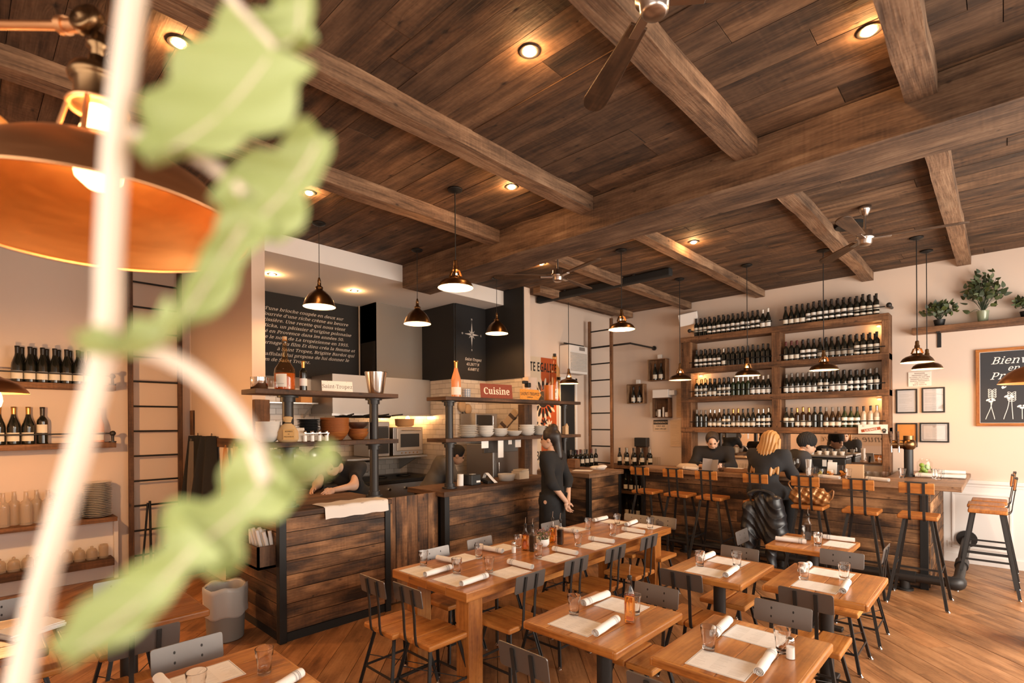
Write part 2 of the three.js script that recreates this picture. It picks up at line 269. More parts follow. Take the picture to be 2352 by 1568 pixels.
{
  const w = structGroup('wall_kitchen_back');
  part('plaster', span(KB - SLAB, KB, 0, SY + 0.2, -5.2, -2.16), M.grout, w);
  tiles(w, 2.9, 1.3, onX(KB, -2.16, 0.95), TILE);
  const e = structGroup('wall_kitchen_end');
  part('plaster', [span(KB, -5.92, 0, SY + 0.2, -5.2, -5.06)], M.grout, e);
  tiles(e, 1.22, 1.46, onZ(-5.06, KB, 0.95), TILE);
  const s = structGroup('wall_kitchen_side');
  part('plaster', span(-6.05, -5.92, 0, SY + 0.2, -5.7, -5.2), M.grout, s);
  tiles(s, 0.63, 1.46, onX(-5.92, -5.06, 0.95), TILE);
  const q = structGroup('wall_kitchen_front');
  part('plaster', span(-5.92, -5.103, 0, 2.41, -5.692, -5.69), M.grout, q);
  tiles(q, 0.815, 1.46, onZ(-5.69, -5.92, 0.95), TILE);
  struct('trim_1', span(-5.11, -5.0, 0, 2.41, -5.85, -5.66), M.wall);
  // dropped ceiling over the kitchen with white front
  struct('ceiling_kitchen', [span(KB, SOF, SY, CEIL, -5.69, -2.16)], M.white);
}
const boardBlack = mat(0.013, 0.013, 0.014, 0.8);
{
  const tx = canvasTex(2048, 1536, (x, w, h) => {
    x.fillStyle = '#1c1b1b'; x.fillRect(0, 0, w, h); x.fillStyle = '#d8cdc0';
    const L = ['d\'une brioche coupée en deux sur', 'fourrée d\'une riche crème au beurre', 'pâtissière. Une recette qui nous vient', 'Micka, un pâtissier d\'origine polonaise', 'installé en Provence dans les années 50.', 'Elle porte le nom de La tropézienne en 1955.', 'Tournage du film Et dieu créa la femme et', 'à Saint Tropez, Brigitte Bardot qui', 'en raffolait, lui proposa de lui donner le', 'nom de Saint Tropez.'];
    const ends = [1770, 1850, 1800, 1900, 1780, 1860, 1960, 1950, 1860, 1260];
    L.forEach((s, i) => { x.font = '78px serif'; const wd = x.measureText(s).width, k = Math.min(1.0, 0.92); x.save(); x.translate(ends[i] - wd * k, 330 + i * 104); x.transform(k, 0, -0.3 * k, 1, 0, 0); x.fillText(s, 0, 0); x.restore(); });
  });
  board('chalkboard', 'black kitchen chalkboard covered in white handwritten French script', 'chalkboard', 2.03, 1.12, 0.02, tx, boardBlack, [KB + 0.022, 2.4, -3.18], Math.PI / 2, 0, 0.8);
  solo('wall_panel', span(KB, -6.69, 2.4, SY, -4.215, -4.2), boardBlack, 'narrow black painted return beside the script chalkboard', 'panel');
  solo('drain_pipe', rod([KB + 0.05, 2.42, -4.17], [KB + 0.05, SY, -4.17], 0.012), mat(0.4, 0.33, 0.27, 0.6), 'thin vertical pipe in corner of script chalkboard', 'pipe');
  const st = canvasTex(1024, 1792, (x, w, h) => {
    x.fillStyle = '#1b1a1b'; x.fillRect(0, 0, w, h); x.fillStyle = '#e6dcd2'; x.save(); x.translate(520, 690);
    for (const [a, r, b] of [[0, 330, 46], [90, 270, 44], [180, 330, 46], [270, 270, 44]]) { x.save(); x.rotate(a * Math.PI / 180); x.beginPath(); x.moveTo(0, -r); x.lineTo(b * 0.55, -b); x.lineTo(0, 0); x.lineTo(-b * 0.55, -b); x.closePath(); x.fill(); x.restore(); }
    for (const a of [45, 135, 225, 315]) { x.save(); x.rotate(a * Math.PI / 180); x.beginPath(); x.moveTo(0, -160); x.lineTo(16, -48); x.lineTo(-16, -48); x.closePath(); x.fill(); x.restore(); }
    x.strokeStyle = '#1b1a1b'; x.lineWidth = 5; for (let i = 0; i < 8; i++) { x.beginPath(); x.moveTo(0, 0); x.lineTo(300 * Math.sin(i * Math.PI / 4), -300 * Math.cos(i * Math.PI / 4)); x.stroke(); }
    x.font = 'bold 62px serif'; x.textAlign = 'center'; x.fillText('N', 0, -345); x.fillText('S', 0, 400); x.fillText('E', 310, 22); x.fillText('O', -310, 22); x.restore();
    x.textAlign = 'left'; script(x, 'Saint-Tropez', 285, 1330, 92); script(x, '43.2677 N', 330, 1450, 92); script(x, '6.6407 E', 380, 1570, 92);
  });
  board('chalkboard', 'black painted panel with white compass star and coordinates', 'chalkboard', 0.63, 1.12, 0.02, st, boardBlack, [-5.92 + 0.022, 2.41, -5.375], Math.PI / 2, 0, 0.8);
  solo('wall_panel', span(-6.69, -5.92, 2.41, SY, -5.06, -5.04), boardBlack, 'plain black painted panel between hood and compass star', 'panel');
  solo('wall_panel', [span(-5.9, SOF, 2.41, SY, -5.69, -5.67), span(SOF, -5.103, 2.41, CEIL, -5.69, -5.67)], boardBlack, 'plain black painted panel between compass star and pale post', 'panel');
}
{ // extractor hood
  const h = thing('extractor_hood', 'grey metal kitchen extractor hood with tall boxed duct', 'hood', [-6.8, 1.86, -4.4]);
  part('duct', span(-0.34, 0.11, 0.58, 1.67, -0.66, 0.2), mat(0.24, 0.205, 0.17, 0.6, 0.2), h);
  part('canopy', [span(-0.3, 0.3, 0.03, 0.56, -0.65, 0.98)], M.steelbrush, h);
  part('lip', [span(0.28, 0.32, 0, 0.03, -0.655, 1.0), span(-0.34, 0.28, 0, 0.03, 0.96, 1.0)], M.steel, h);
  const bulb = part('lamp_bulb', new THREE.SphereGeometry(0.035, 12, 8).translate(0.02, -0.03, -0.42), new THREE.MeshStandardMaterial({ color: 0xffc070, emissive: WARM, emissiveIntensity: 14 }), h);
  const l = new THREE.PointLight(WARM, 2.6, 0, 2); l.position.set(0.02, -0.03, -0.42); l.castShadow = true; l.name = 'hood_lamp'; l.shadow.radius = 2; h.add(l);
}
// planked counters
function planks(parent, rows, w, y0, rowH, mats, place, name = 'plank') {
  for (let r = 0; r < rows; r++) {
    let cuts = [0, w]; if (w > 1.5 && r % 2) cuts = [0, w * rr(0.3, 0.7), w];
    for (let i = 0; i + 1 < cuts.length; i++) part(name, place(box(cuts[i + 1] - cuts[i] - 0.003, rowH - 0.006, 0.022 + rr(-0.003, 0.003), (cuts[i] + cuts[i + 1]) / 2, y0 + (r + 0.5) * rowH, 0.011, 0)), pick(mats), parent);
  }
}
{
  const c = thing('service_counter', 'low plank clad kitchen counter with black corner posts beside bin', 'counter', [-4.19, 0, -1.75]);
  part('carcass', span(-1.24, -0.024, 0.0, 1.0, -1.0, -0.024), M.ironblack, c);
  planks(c, 8, 0.98, 0.075, 0.115, M.plankwarm, (g) => g.rotateY(Math.PI / 2).translate(-0.024, 0, -0.01));
  planks(c, 8, 1.22, 0.075, 0.115, [M.plank[1], M.plank[3]], (g) => g.translate(-1.24, 0, -0.024));
  for (const z of [-0.02, -0.995]) part('corner_post', [rspan(-0.05, 0.012, 0, 1.0, z - 0.028, z + 0.03, 0.004)], M.ironblack, c);
  part('kick_board', [span(-1.24, -0.01, 0, 0.07, -0.02, -0.012), span(-0.02, -0.008, 0, 0.07, -0.98, -0.04)], M.black, c);
  part('counter_top', rspan(-1.25, 0.03, 1.0, 1.045, -1.03, 0.03, 0.006, 2), M.shelfdark, c);
  const bx2 = part('napkin_box', [span(-0.44, -0.08, 0.6, 0.62, 0.0, 0.14), span(-0.44, -0.42, 0.6, 0.78, 0.0, 0.14), span(-0.1, -0.08, 0.6, 0.78, 0.0, 0.14), span(-0.44, -0.08, 0.6, 0.78, 0.125, 0.14)], M.shelfdark, c);
}
{
  const c = thing('gate_panel', 'upright plank panel between the two kitchen counters', 'panel', [-4.3, 0, -3.1]);
  for (let i = 0; i < 5; i++) part('plank', span(-0.012, 0.012 + rr(-0.003, 0.003), 0.02, 1.035, 0.325 - i * 0.13, 0.325 - (i + 1) * 0.13 + 0.004, 1), M.plankwarm[(i * 2 + 1) % 4], c);
  part('frame', span(-0.05, -0.014, 0.02, 1.0, -0.32, 0.32), M.black, c);
}
{
  const c = thing('service_counter', 'long plank clad pass counter behind the standing waitress', 'counter', [-4.2, 0, -3.45]);
  part('carcass', span(-0.55, -0.024, 0.0, 0.99, -1.9, -0.01), M.ironblack, c);
  planks(c, 6, 1.87, 0.06, 0.155, [M.plank[0], M.plank[1], M.plankwarm[2], M.plank[3]], (g) => g.rotateY(Math.PI / 2).translate(-0.024, 0, -0.02));
  for (const z of [-0.01, -1.88]) part('corner_post', rspan(-0.06, 0.012, 0, 0.99, z - 0.035, z + 0.03, 0.004), M.ironblack, c);
  part('counter_top', rspan(-0.6, 0.04, 0.99, 1.045, -1.93, 0.05, 0.006, 2), M.shelfdark, c);
}
{
  const c = thing('host_counter', 'high side counter with pale thick top beyond the waitress', 'counter', [-4.1, 0, -5.88]);
  part('carcass', span(-0.84, -0.04, 0, 0.99, -0.8, -0.03), M.ironblack, c);
  planks(c, 6, 0.8, 0.06, 0.155, [M.plank[0], M.plank[1]], (g) => g.translate(-0.86, 0, -0.03));
  planks(c, 6, 0.76, 0.06, 0.155, [M.plank[0], M.plank[1]], (g) => g.rotateY(Math.PI / 2).translate(-0.04, 0, -0.03));
  part('corner_post', [rspan(-0.06, 0, 0, 0.99, -0.06, 0, 0.004), rspan(-0.06, 0, 0, 0.99, -0.82, -0.76, 0.004)], M.ironblack, c);
  part('counter_top', rspan(-0.95, 0.03, 0.99, 1.055, -0.84, 0.04, 0.008, 2), woodMat(TXB, [0.8, 0.76, 0.72], 0.6, 0.002), c);
}
// shelves on black pipes above both counters
function pipeShelf(name, label, x0, x1, z0, z1, ys, posts, extra) {
  const t = thing(name, label, 'shelf', [(x0 + x1) / 2, 1.045, (z0 + z1) / 2]); const X = (x0 + x1) / 2, Zc = (z0 + z1) / 2;
  for (const y of ys) part('shelf_board', rspan(x0 - X, x1 - X, y - 1.045 - 0.04, y - 1.045, z0 - Zc, z1 - Zc, 0.004, 2), M.shelfdark, t);
  for (const [px, pz, r] of posts) {
    const top = ys[0] - 1.045 - 0.04; part('pipe_post', [cyl(r, top, px - X, top / 2, pz - Zc, 16)], M.iron, t);
    const cl = []; for (const y of [0.012, ...ys.map((q) => q - 1.045 - 0.052)]) cl.push(cyl(r * 1.9, 0.014, px - X, y, pz - Zc, 16), cyl(r * 1.35, 0.04, px - X, y + (y < 0.1 ? 0.025 : -0.025), pz - Zc, 16)); part('flange', cl, M.iron, t);
  }
  return t;
}
const SH1 = 2.035, SH2 = 1.6;
pipeShelf('pipe_shelf', 'two tier pipe shelf with giant bottle over low counter', -4.57, -4.27, -2.93, -1.6, [SH1, SH2], [[-4.42, -1.92, 0.045], [-4.42, -2.75, 0.042]]);
pipeShelf('pipe_shelf', 'two tier pipe shelf with Cuisine sign and stacked plates', -4.6, -4.27, -5.93, -3.52, [SH1, 1.585], [[-4.36, -3.64, 0.042], [-4.4, -5.72, 0.032]]);
solo('wooden_post', rspan(-4.84, -4.72, 0, 2.0, -5.42, -5.26, 0.006), M.shelfdark, 'square dark wooden post between pass counter and orange poster', 'post');
solo('wooden_post', rspan(-5.5, -5.44, 0.95, 2.0, -2.18, -2.03, 0.006), M.shelfdark, 'dark timber facing on pale wall end below top shelf', 'post');

// ---------- kitchen equipment ----------
function cabinetBox(name, label, cat, pos, w, h, d, mBody, build, turn = Math.PI / 2) { const t = thing(name, label, cat, pos, turn); part('housing', rbox(w, h, d, 0.008, 0, h / 2, 0), mBody, t); build(t); return t; }
solo('equipment_shelf', [rspan(-7.1, -6.45, 1.24, 1.27, -4.95, -3.6, 0.004), xf(ext([[0, 0], [0.5, 0.22], [0, 0.22]], 0.02), -7.1, 1.02, -4.9), xf(ext([[0, 0], [0.5, 0.22], [0, 0.22]], 0.02), -7.1, 1.02, -4.1)], M.steelbrush, 'steel bracket shelf carrying the microwave ovens', 'shelf');
cabinetBox('microwave_oven', 'silver microwave oven with dark window on the steel shelf', 'microwave', [-6.75, 1.275, -4.66], 0.54, 0.42, 0.42, M.steel, (t) => {
  const d = part('door', rbox(0.46, 0.34, 0.02, 0.01, 0.02, 0.235, 0.215), mat(0.55, 0.48, 0.4, 0.35, 0.8), t); part('window', rbox(0.34, 0.2, 0.008, 0.004, 0.02, 0.22, 0.227), M.plasticblack, d); part('handle', rod([-0.15, 0.375, 0.245], [0.2, 0.375, 0.245], 0.01), M.chrome, d);
  for (let i = 0; i < 5; i++) part('button', cyl(0.01, 0.012, -0.12 + i * 0.07, 0, 0, 10).rotateX(Math.PI / 2).translate(0, 0.035, 0.215), M.brass, t);
});
cabinetBox('toaster_oven', 'grey double oven left of the silver microwave', 'oven', [-6.75, 1.275, -4.16], 0.34, 0.5, 0.42, M.steelbrush, (t) => { for (const y of [0.12, 0.34]) { const d = part('door', rbox(0.26, 0.16, 0.012, 0.004, 0.02, y, 0.214), M.plasticblack, t); part('handle', rod([-0.1, y + 0.09, 0.23], [0.13, y + 0.09, 0.23], 0.007, 8), M.chrome, d); } });
cabinetBox('control_box', 'steel switch box under the oven shelf', 'box', [-6.7, 1.06, -3.78], 0.42, 0.15, 0.3, M.steel, (t) => { part('switch', rbox(0.08, 0.06, 0.01, 0.004, -0.06, 0.08, 0.152), M.plasticblack, t); });
solo('basket', lathe([[0.1, 0], [0.14, 0.02], [0.15, 0.12], [0.14, 0.12], [0.13, 0.03], [0, 0.02]], 20), mat(0.5, 0.3, 0.14, 0.8), 'woven basket on top of the silver microwave', 'basket', [-6.72, 1.7, -4.72]);
for (let i = 0; i < 4; i++) { const p = thing('frying_pan', ['dark frying pan hanging first from left under hood', 'dark frying pan hanging second from left under hood', 'dark frying pan hanging third from left under hood', 'dark frying pan hanging nearest the silver microwave'][i], 'pan', [-6.55, 1.83, -3.6 - i * 0.21], 0.3 * i, 'hanging pans'); part('bowl', lathe([[0.0, 0], [0.1, 0], [0.125, 0.035], [0.12, 0.035], [0.098, 0.006], [0, 0.006]], 20), M.ironblack, p); part('handle', bar([0.12, 0.03, 0], [0.28, 0.05, 0], 0.02, 0.008), M.ironblack, p); }
{ // cooking range and worktop
  const t = thing('cooking_range', 'low black cooking range and steel worktop in kitchen', 'stove', [-6.75, 0, -3.7]);
  part('body', rspan(-0.37, 0.32, 0, 0.88, -1.3, 1.4, 0.01), M.steelbrush, t); part('hob', rspan(-0.35, 0.34, 0.88, 0.94, -1.28, 0.5, 0.01), M.ironblack, t);
  for (let i = 0; i < 4; i++) part('burner', new THREE.TorusGeometry(0.1, 0.012, 6, 18).rotateX(Math.PI / 2).translate(0, 0.955, 0.25 - i * 0.42), M.ironblack, t);
  for (let i = 0; i < 6; i++) part('knob', cyl(0.02, 0.03, 0, 0, 0, 12).rotateZ(Math.PI / 2).translate(0.335, 0.8, 0.3 - i * 0.28), M.chrome, t);
}
{
  const t = thing('kitchen_shelf', 'small steel wall shelf with orange box behind giant bottle', 'shelf', [KB + 0.17, 2.02, -2.9]);
  part('shelf_board', rspan(-0.15, 0.15, 0, 0.02, -0.48, 0.5, 0.003), M.steel, t); part('bracket', [bar([-0.13, -0.18, -0.4], [0.15, 0, -0.4], 0.02), bar([-0.13, -0.18, 0.4], [0.15, 0, 0.4], 0.02)], M.steel, t);
  solo('cardboard_box', rbox(0.16, 0.12, 0.16, 0.004), mat(0.62, 0.3, 0.1, 0.8), 'orange cardboard box on small steel kitchen shelf', 'box', [KB + 0.17, 2.1, -3.25]);
}
{ // papers pinned on the tile wall
  solo('pinned_paper', span(-0.002, 0.002, 0.12, 0.36, -0.16, 0.12), M.paper, 'pale paper sheet pinned below the script chalkboard', 'paper', [KB + 0.014, 2.02, -3.4]);
}
cabinetBox('microwave_oven', 'dark microwave on the shelf behind stacked plates', 'microwave', [-5.72, 1.62, -5.35], 0.44, 0.27, 0.34, M.steelbrush, (t) => { const d = part('door', rbox(0.3, 0.22, 0.012, 0.004, -0.05, 0.135, 0.175), M.plasticblack, t); part('handle', rod([0.11, 0.04, 0.19], [0.11, 0.23, 0.19], 0.008, 8), M.chrome, d); }, Math.PI / 2);
solo('equipment_shelf', rspan(-5.9, -5.2, 1.58, 1.61, -5.66, -5.1, 0.003), M.steel, 'steel shelf under the dark microwave', 'shelf');
{ // tall steel fridge cabinet and hanging gloves on the pass side
  const t = thing('steel_cabinet', 'tall steel cabinet with glass front behind the pass', 'cabinet', [-5.4, 0, -5.36]); part('body', rspan(-0.3, 0.25, 0, 1.45, -0.3, 0.28, 0.01), M.steelbrush, t); part('door', rspan(0.25, 0.262, 0.1, 1.4, -0.28, 0.26, 0.004), mat(0.25, 0.22, 0.2, 0.3, 0.8), t); part('handle', rod([0.285, 0.9, 0.2], [0.285, 1.2, 0.2], 0.01, 8), M.chrome, t);
  const gl = thing('oven_mitt', 'pair of striped oven mitts hanging on tile wall', 'mitt', [-5.88, 1.76, -5.16]); part('pad', [xf(new THREE.SphereGeometry(0.09, 12, 8), 0, 0.24, 0, 0, 0, 0, [0.4, 1, 0.9]), xf(new THREE.SphereGeometry(0.08, 12, 8), 0, 0.2, -0.12, 0, 0, 0, [0.4, 1, 0.9])], mat(0.4, 0.28, 0.17, 0.9), gl); part('handle', rod([0, 0.2, 0], [0.02, -0.02, -0.02], 0.012, 8), M.ironblack, gl);
}
{ // tray of knives, boards
  const t = thing('tilted_box', 'tilted packet with dark stripes leaning on steel cabinet', 'box', [-5.1, 1.62, -5.35], 0.4); part('packet', xf(rbox(0.1, 0.36, 0.08, 0.004), 0, 0.16, 0, 0, 0, -0.75), mat(0.4, 0.3, 0.2, 0.6), t); part('stripe', [xf(rbox(0.104, 0.05, 0.084, 0.003), 0.06, 0.22, 0, 0, 0, -0.75), xf(rbox(0.104, 0.05, 0.084, 0.003), -0.07, 0.1, 0, 0, 0, -0.75)], mat(0.05, 0.03, 0.025, 0.6), t);
}
// ---------- bar ----------
const BARTOP = woodMat(TXB, [1.0, 0.93, 0.86], 0.4, 0.001);
{
  const c = thing('bar_counter', 'long plank fronted bar with pale thick top turning to wall', 'bar', [-2.2, 0, -6.84]);
  part('carcass', [span(-1.65, 1.6, 0, 1.05, -0.4, -0.026), span(1.2, 1.63, 0, 1.05, -1.6, -0.4)], M.ironblack, c);
  planks(c, 7, 3.3, 0.02, 0.147, [M.plank[0], M.plank[2], M.plank[0], M.plank[1]], (g) => g.translate(-1.65, 0, -0.026));
  planks(c, 7, 1.55, 0.02, 0.147, [M.plank[2], M.plank[0]], (g) => g.rotateY(Math.PI / 2).translate(1.63, 0, -0.03));
  for (const x of [1.6, -0.05, -1.62]) part('bar_post', rspan(x - 0.035, x + 0.035, 0, 1.05, -0.01, 0.012, 0.003), M.ironblack, c);
  part('bar_top', [rspan(-1.72, 1.91, 1.05, 1.1, -0.42, 0.22, 0.008, 0), rspan(1.22, 1.91, 1.05, 1.1, -1.6, -0.42, 0.008, 2)], BARTOP, c);
}
{
  const c = thing('foot_rail', 'thick black iron pipe foot rail along the bar', 'foot rail', [-0.33, 0, -6.72]);
  const r = 0.045;
  part('rail_pipe', rod([-0.05, 0.14, 0], [-3.4, 0.14, 0], r, 16), M.iron, c);
  part('wall_pipe', rod([0, 0.16, -0.06], [0, 0.3, -1.71], r, 16), M.iron, c);
  part('elbow', [tube([[-0.09, 0.14, 0], [-0.01, 0.14, -0.005], [0.0, 0.145, -0.09]], r * 1.45, 12, 14), rod([0, 0.2, -0.55], [0, 0.215, -0.72], r * 1.3, 16)], M.iron, c);
  part('wall_flange', [rod([0, 0.3, -1.718], [0, 0.3, -1.69], 0.1, 20)], M.iron, c);
  for (const x of [-0.42, -1.6, -2.8]) part('stand', [rod([x, 0.0, 0], [x, 0.1, 0], r, 14), cyl(0.075, 0.02, x, 0.01, 0, 16), rod([x - 0.09, 0.14, 0], [x + 0.09, 0.14, 0], r * 1.35, 16)], M.iron, c);
}
// ---------- bottle shelves ----------
const SHY = [3.13, 2.62, 2.15, 1.66], SX0 = -3.87, SX1 = -1.06;
{
  const s = thing('bar_shelf', 'tall timber back bar shelving filled with wine bottles', 'shelf', [-2.47, 0, WB + 0.14]); const o = 2.47, zf = 0.14;
  for (const y of SHY) part('shelf_board', rspan(SX0 + o, SX1 + o, y - 0.085, y, -0.135, zf, 0.004, 0), M.shelfwood, s);
  for (const [a, b] of [[SX0, -3.7], [-2.47, -2.355], [-1.14, SX1]]) part('upright', rspan(a + o, b + o, 0.94, SHY[0] - 0.085, -0.13, zf - 0.012, 0.004, 1), M.shelfwood, s);
  for (let i = 0; i < 4; i++) for (const [a, b] of [[-3.72, -2.46], [-2.36, -1.1]]) part('guard_rail', [rod([a + o, SHY[i] + 0.085, zf - 0.01], [b + o, SHY[i] + 0.085, zf - 0.01], 0.007, 8)], M.ironblack, s);
  for (const x of [-1.06, -3.72]) part('rail_fitting', [xf(new THREE.SphereGeometry(0.032, 12, 8), x + o, SHY[0] + 0.1, zf - 0.02), rod([x + o, SHY[0] + 0.1, zf - 0.02], [x + o, SHY[0] + 0.1, -0.13], 0.018, 10)], M.iron, s);
}
{
  const b = thing('back_bar_cabinet', 'dark wooden cabinet under the bar mirror', 'cabinet', [-2.47, 0, WB + 0.27]);
  part('body', span(-1.4, 1.37, 0, 0.9, -0.265, 0.2), M.plank[3], b); part('worktop', rspan(-1.42, 1.38, 0.9, 0.94, -0.265, 0.22, 0.005, 0), M.shelfdark, b);
}
{
  const m = thing('bar_mirror', 'long mirror behind the bar below bottle shelves', 'mirror', [-2.3, 1.16, WB + 0.012]);
  part('glass', span(-1.1, 1.12, 0.02, 0.42, -0.004, 0.004), mat(0.86, 0.82, 0.78, 0.02, 1), m);
  part('frame', [span(-1.14, 1.16, 0, 0.02, -0.008, 0.012), span(-1.14, 1.16, 0.4, 0.41, -0.008, 0.01), span(-1.14, -1.1, 0, 0.42, -0.008, 0.01), span(1.12, 1.16, 0, 0.42, -0.008, 0.01)], M.shelfdark, m);
}
// small warm lamps tucked under the shelves
for (const [x, y, why] of [[-1.2, 3.0, 'top shelf at right end of bar shelving'], [-3.62, 2.5, 'second shelf at left end of bar shelving'], [-1.2, 2.03, 'third shelf at right end of bar shelving'], [-3.62, 3.25, 'speaker at left end of top bar shelf']]) {
  const t = thing('shelf_lamp', 'small warm lamp glowing below ' + why, 'lamp', [x, y, WB + 0.06], 0, 'shelf lamps');
  part('bulb', rbox(0.04, 0.02, 0.04, 0.006), new THREE.MeshStandardMaterial({ color: 0xffb050, emissive: WARM, emissiveIntensity: 5 }), t); part('holder', rbox(0.05, 0.008, 0.05, 0.002, 0, 0.016, 0), M.brass, t);
  const l = new THREE.PointLight(WARM, 0.25, 0, 2); l.name = 'shelf_lamp_light'; l.position.y = 0; l.castShadow = true; t.add(l);
}
// ---------- wine bottles ----------
const BG = { dark: mat(0.01, 0.011, 0.008, 0.12, 0, { clearcoat: 0.6, clearcoatRoughness: 0.05 }), brown: mat(0.03, 0.014, 0.006, 0.12), green: mat(0.02, 0.032, 0.012, 0.12), clear: mat(0.5, 0.4, 0.3, 0.1), rose: mat(0.7, 0.28, 0.12, 0.1) };
const CAP = { black: mat(0.015, 0.013, 0.012, 0.35), gold: mat(0.55, 0.32, 0.1, 0.3, 0.9), silver: mat(0.6, 0.57, 0.52, 0.3, 0.9), white: mat(0.75, 0.7, 0.64, 0.5), red: mat(0.1, 0.015, 0.012, 0.4), grey: mat(0.2, 0.18, 0.16, 0.4) };
const LAB = { cream: mat(0.74, 0.68, 0.58, 0.8), white: mat(0.8, 0.77, 0.72, 0.8), dim: mat(0.34, 0.3, 0.25, 0.8), grey: mat(0.5, 0.47, 0.43, 0.8) };
const PROF = { bordeaux: [[0, 0], [0.031, 0], [0.035, 0.006], [0.035, 0.172], [0.033, 0.187], [0.022, 0.204], [0.0145, 0.215], [0.0135, 0.276], [0.0155, 0.277], [0.0155, 0.284], [0, 0.284]], burgundy: [[0, 0], [0.034, 0], [0.038, 0.006], [0.0385, 0.13], [0.036, 0.15], [0.027, 0.18], [0.018, 0.208], [0.0145, 0.23], [0.0135, 0.274], [0.0155, 0.275], [0.0155, 0.284], [0, 0.284]] };
const PG = {}, LG = {}, CG = {};
for (const k in PROF) PG[k] = lathe(PROF[k], 14);
function band(r, y0, y1, arc = 2.5) { return new THREE.CylinderGeometry(r, r, y1 - y0, 10, 1, true, -arc / 2, arc).translate(0, (y0 + y1) / 2, 0); }
function capG(k, low) { const key = k + low; return CG[key] ??= lathe([[0.0146, low], [0.0152, 0.272], [0.0165, 0.274], [0.0165, 0.286], [0, 0.287]], 12); }
function labG(k, y0, y1) { const key = k + y0 + y1; return LG[key] ??= band((k === 'burgundy' ? 0.0385 : 0.035) + 0.0006, y0, y1); }
function bottle(kind, glass, cap, labels, pos, turn, label, group, s = 1, name = 'wine_bottle') {
  const t = thing(name, label, 'bottle', pos, turn, group); t.scale.setScalar(s);
  part('glass_body', PG[kind], BG[glass], t); part('capsule', capG(kind, 0.22), CAP[cap], t);
  for (const [y0, y1, m] of labels) part('paper_label', labG(kind, y0, y1), LAB[m], t);
  return t;
}
const LOW = [[0.025, 0.095, 'cream']], LOWW = [[0.022, 0.1, 'white']], DOUBLE = [[0.035, 0.062, 'white'], [0.082, 0.135, 'white']], HIGH = [[0.075, 0.13, 'cream'], [0.02, 0.045, 'cream']], DIM = [[0.03, 0.1, 'dim']], NONE = [], MID = [[0.07, 0.135, 'cream']];
// what stands on each shelf, left to right: [count, shape, glass, capsule, labels, words]
const ROWS = [
  [[[3, 'bordeaux', 'dark', 'black', MID, 'neck-high cream label'], [11, 'bordeaux', 'dark', 'black', DOUBLE, 'two white labels'], [2, 'burgundy', 'dark', 'white', LOWW, 'white capsule']], [[4, 'burgundy', 'dark', 'black', LOW, 'low cream label'], [8, 'bordeaux', 'dark', 'black', DOUBLE, 'two white labels'], [4, 'bordeaux', 'dark', 'black', HIGH, 'high cream label']]],
  [[[6, 'bordeaux', 'dark', 'black', DOUBLE, 'two white labels'], [1, 'bordeaux', 'dark', 'silver', LOW, 'silver capsule'], [9, 'bordeaux', 'dark', 'black', NONE, 'no label showing']], [[3, 'bordeaux', 'dark', 'red', LOW, 'low cream label'], [3, 'burgundy', 'dark', 'black', DOUBLE, 'two white labels'], [6, 'burgundy', 'dark', 'black', DIM, 'dim brown label'], [4, 'bordeaux', 'dark', 'black', HIGH, 'high cream label']]],
  [[[3, 'bordeaux', 'dark', 'gold', HIGH, 'gold capsule'], [2, 'burgundy', 'dark', 'black', LOW, 'low cream label'], [3, 'bordeaux', 'dark', 'black', HIGH, 'high cream label'], [4, 'bordeaux', 'green', 'silver', NONE, 'silver capsule'], [4, 'burgundy', 'dark', 'white', LOWW, 'low white label']], [[6, 'burgundy', 'dark', 'grey', LOWW, 'low white label'], [2, 'bordeaux', 'dark', 'black', HIGH, 'high cream label'], [3, 'burgundy', 'dark', 'black', LOWW, 'low white label'], [3, 'bordeaux', 'dark', 'black', DOUBLE, 'two white labels'], [2, 'bordeaux', 'dark', 'grey', MID, 'mid cream label']]],
  [[[3, 'bordeaux', 'dark', 'grey', NONE, 'no label showing'], [3, 'burgundy', 'brown', 'silver', LOW, 'silver capsule'], [2, 'bordeaux', 'dark', 'black', HIGH, 'high cream label'], [2, 'bordeaux', 'brown', 'gold', LOW, 'gold capsule'], [3, 'burgundy', 'dark', 'black', LOW, 'low cream label'], [3, 'bordeaux', 'dark', 'silver', DOUBLE, 'two white labels']], [[2, 'burgundy', 'dark', 'black', MID, 'mid cream label'], [3, 'bordeaux', 'brown', 'gold', LOW, 'gold capsule'], [2, 'bordeaux', 'dark', 'black', NONE, 'no label showing'], [3, 'burgundy', 'brown', 'grey', LOW, 'low cream label'], [3, 'burgundy', 'green', 'black', DOUBLE, 'two white labels'], [2, 'bordeaux', 'clear', 'black', LOWW, 'clear glass'], [1, 'bordeaux', 'clear', 'silver', MID, 'clear glass']]],
];
const SHN = ['top', 'second', 'third', 'lowest'], BAY = ['left', 'right'];
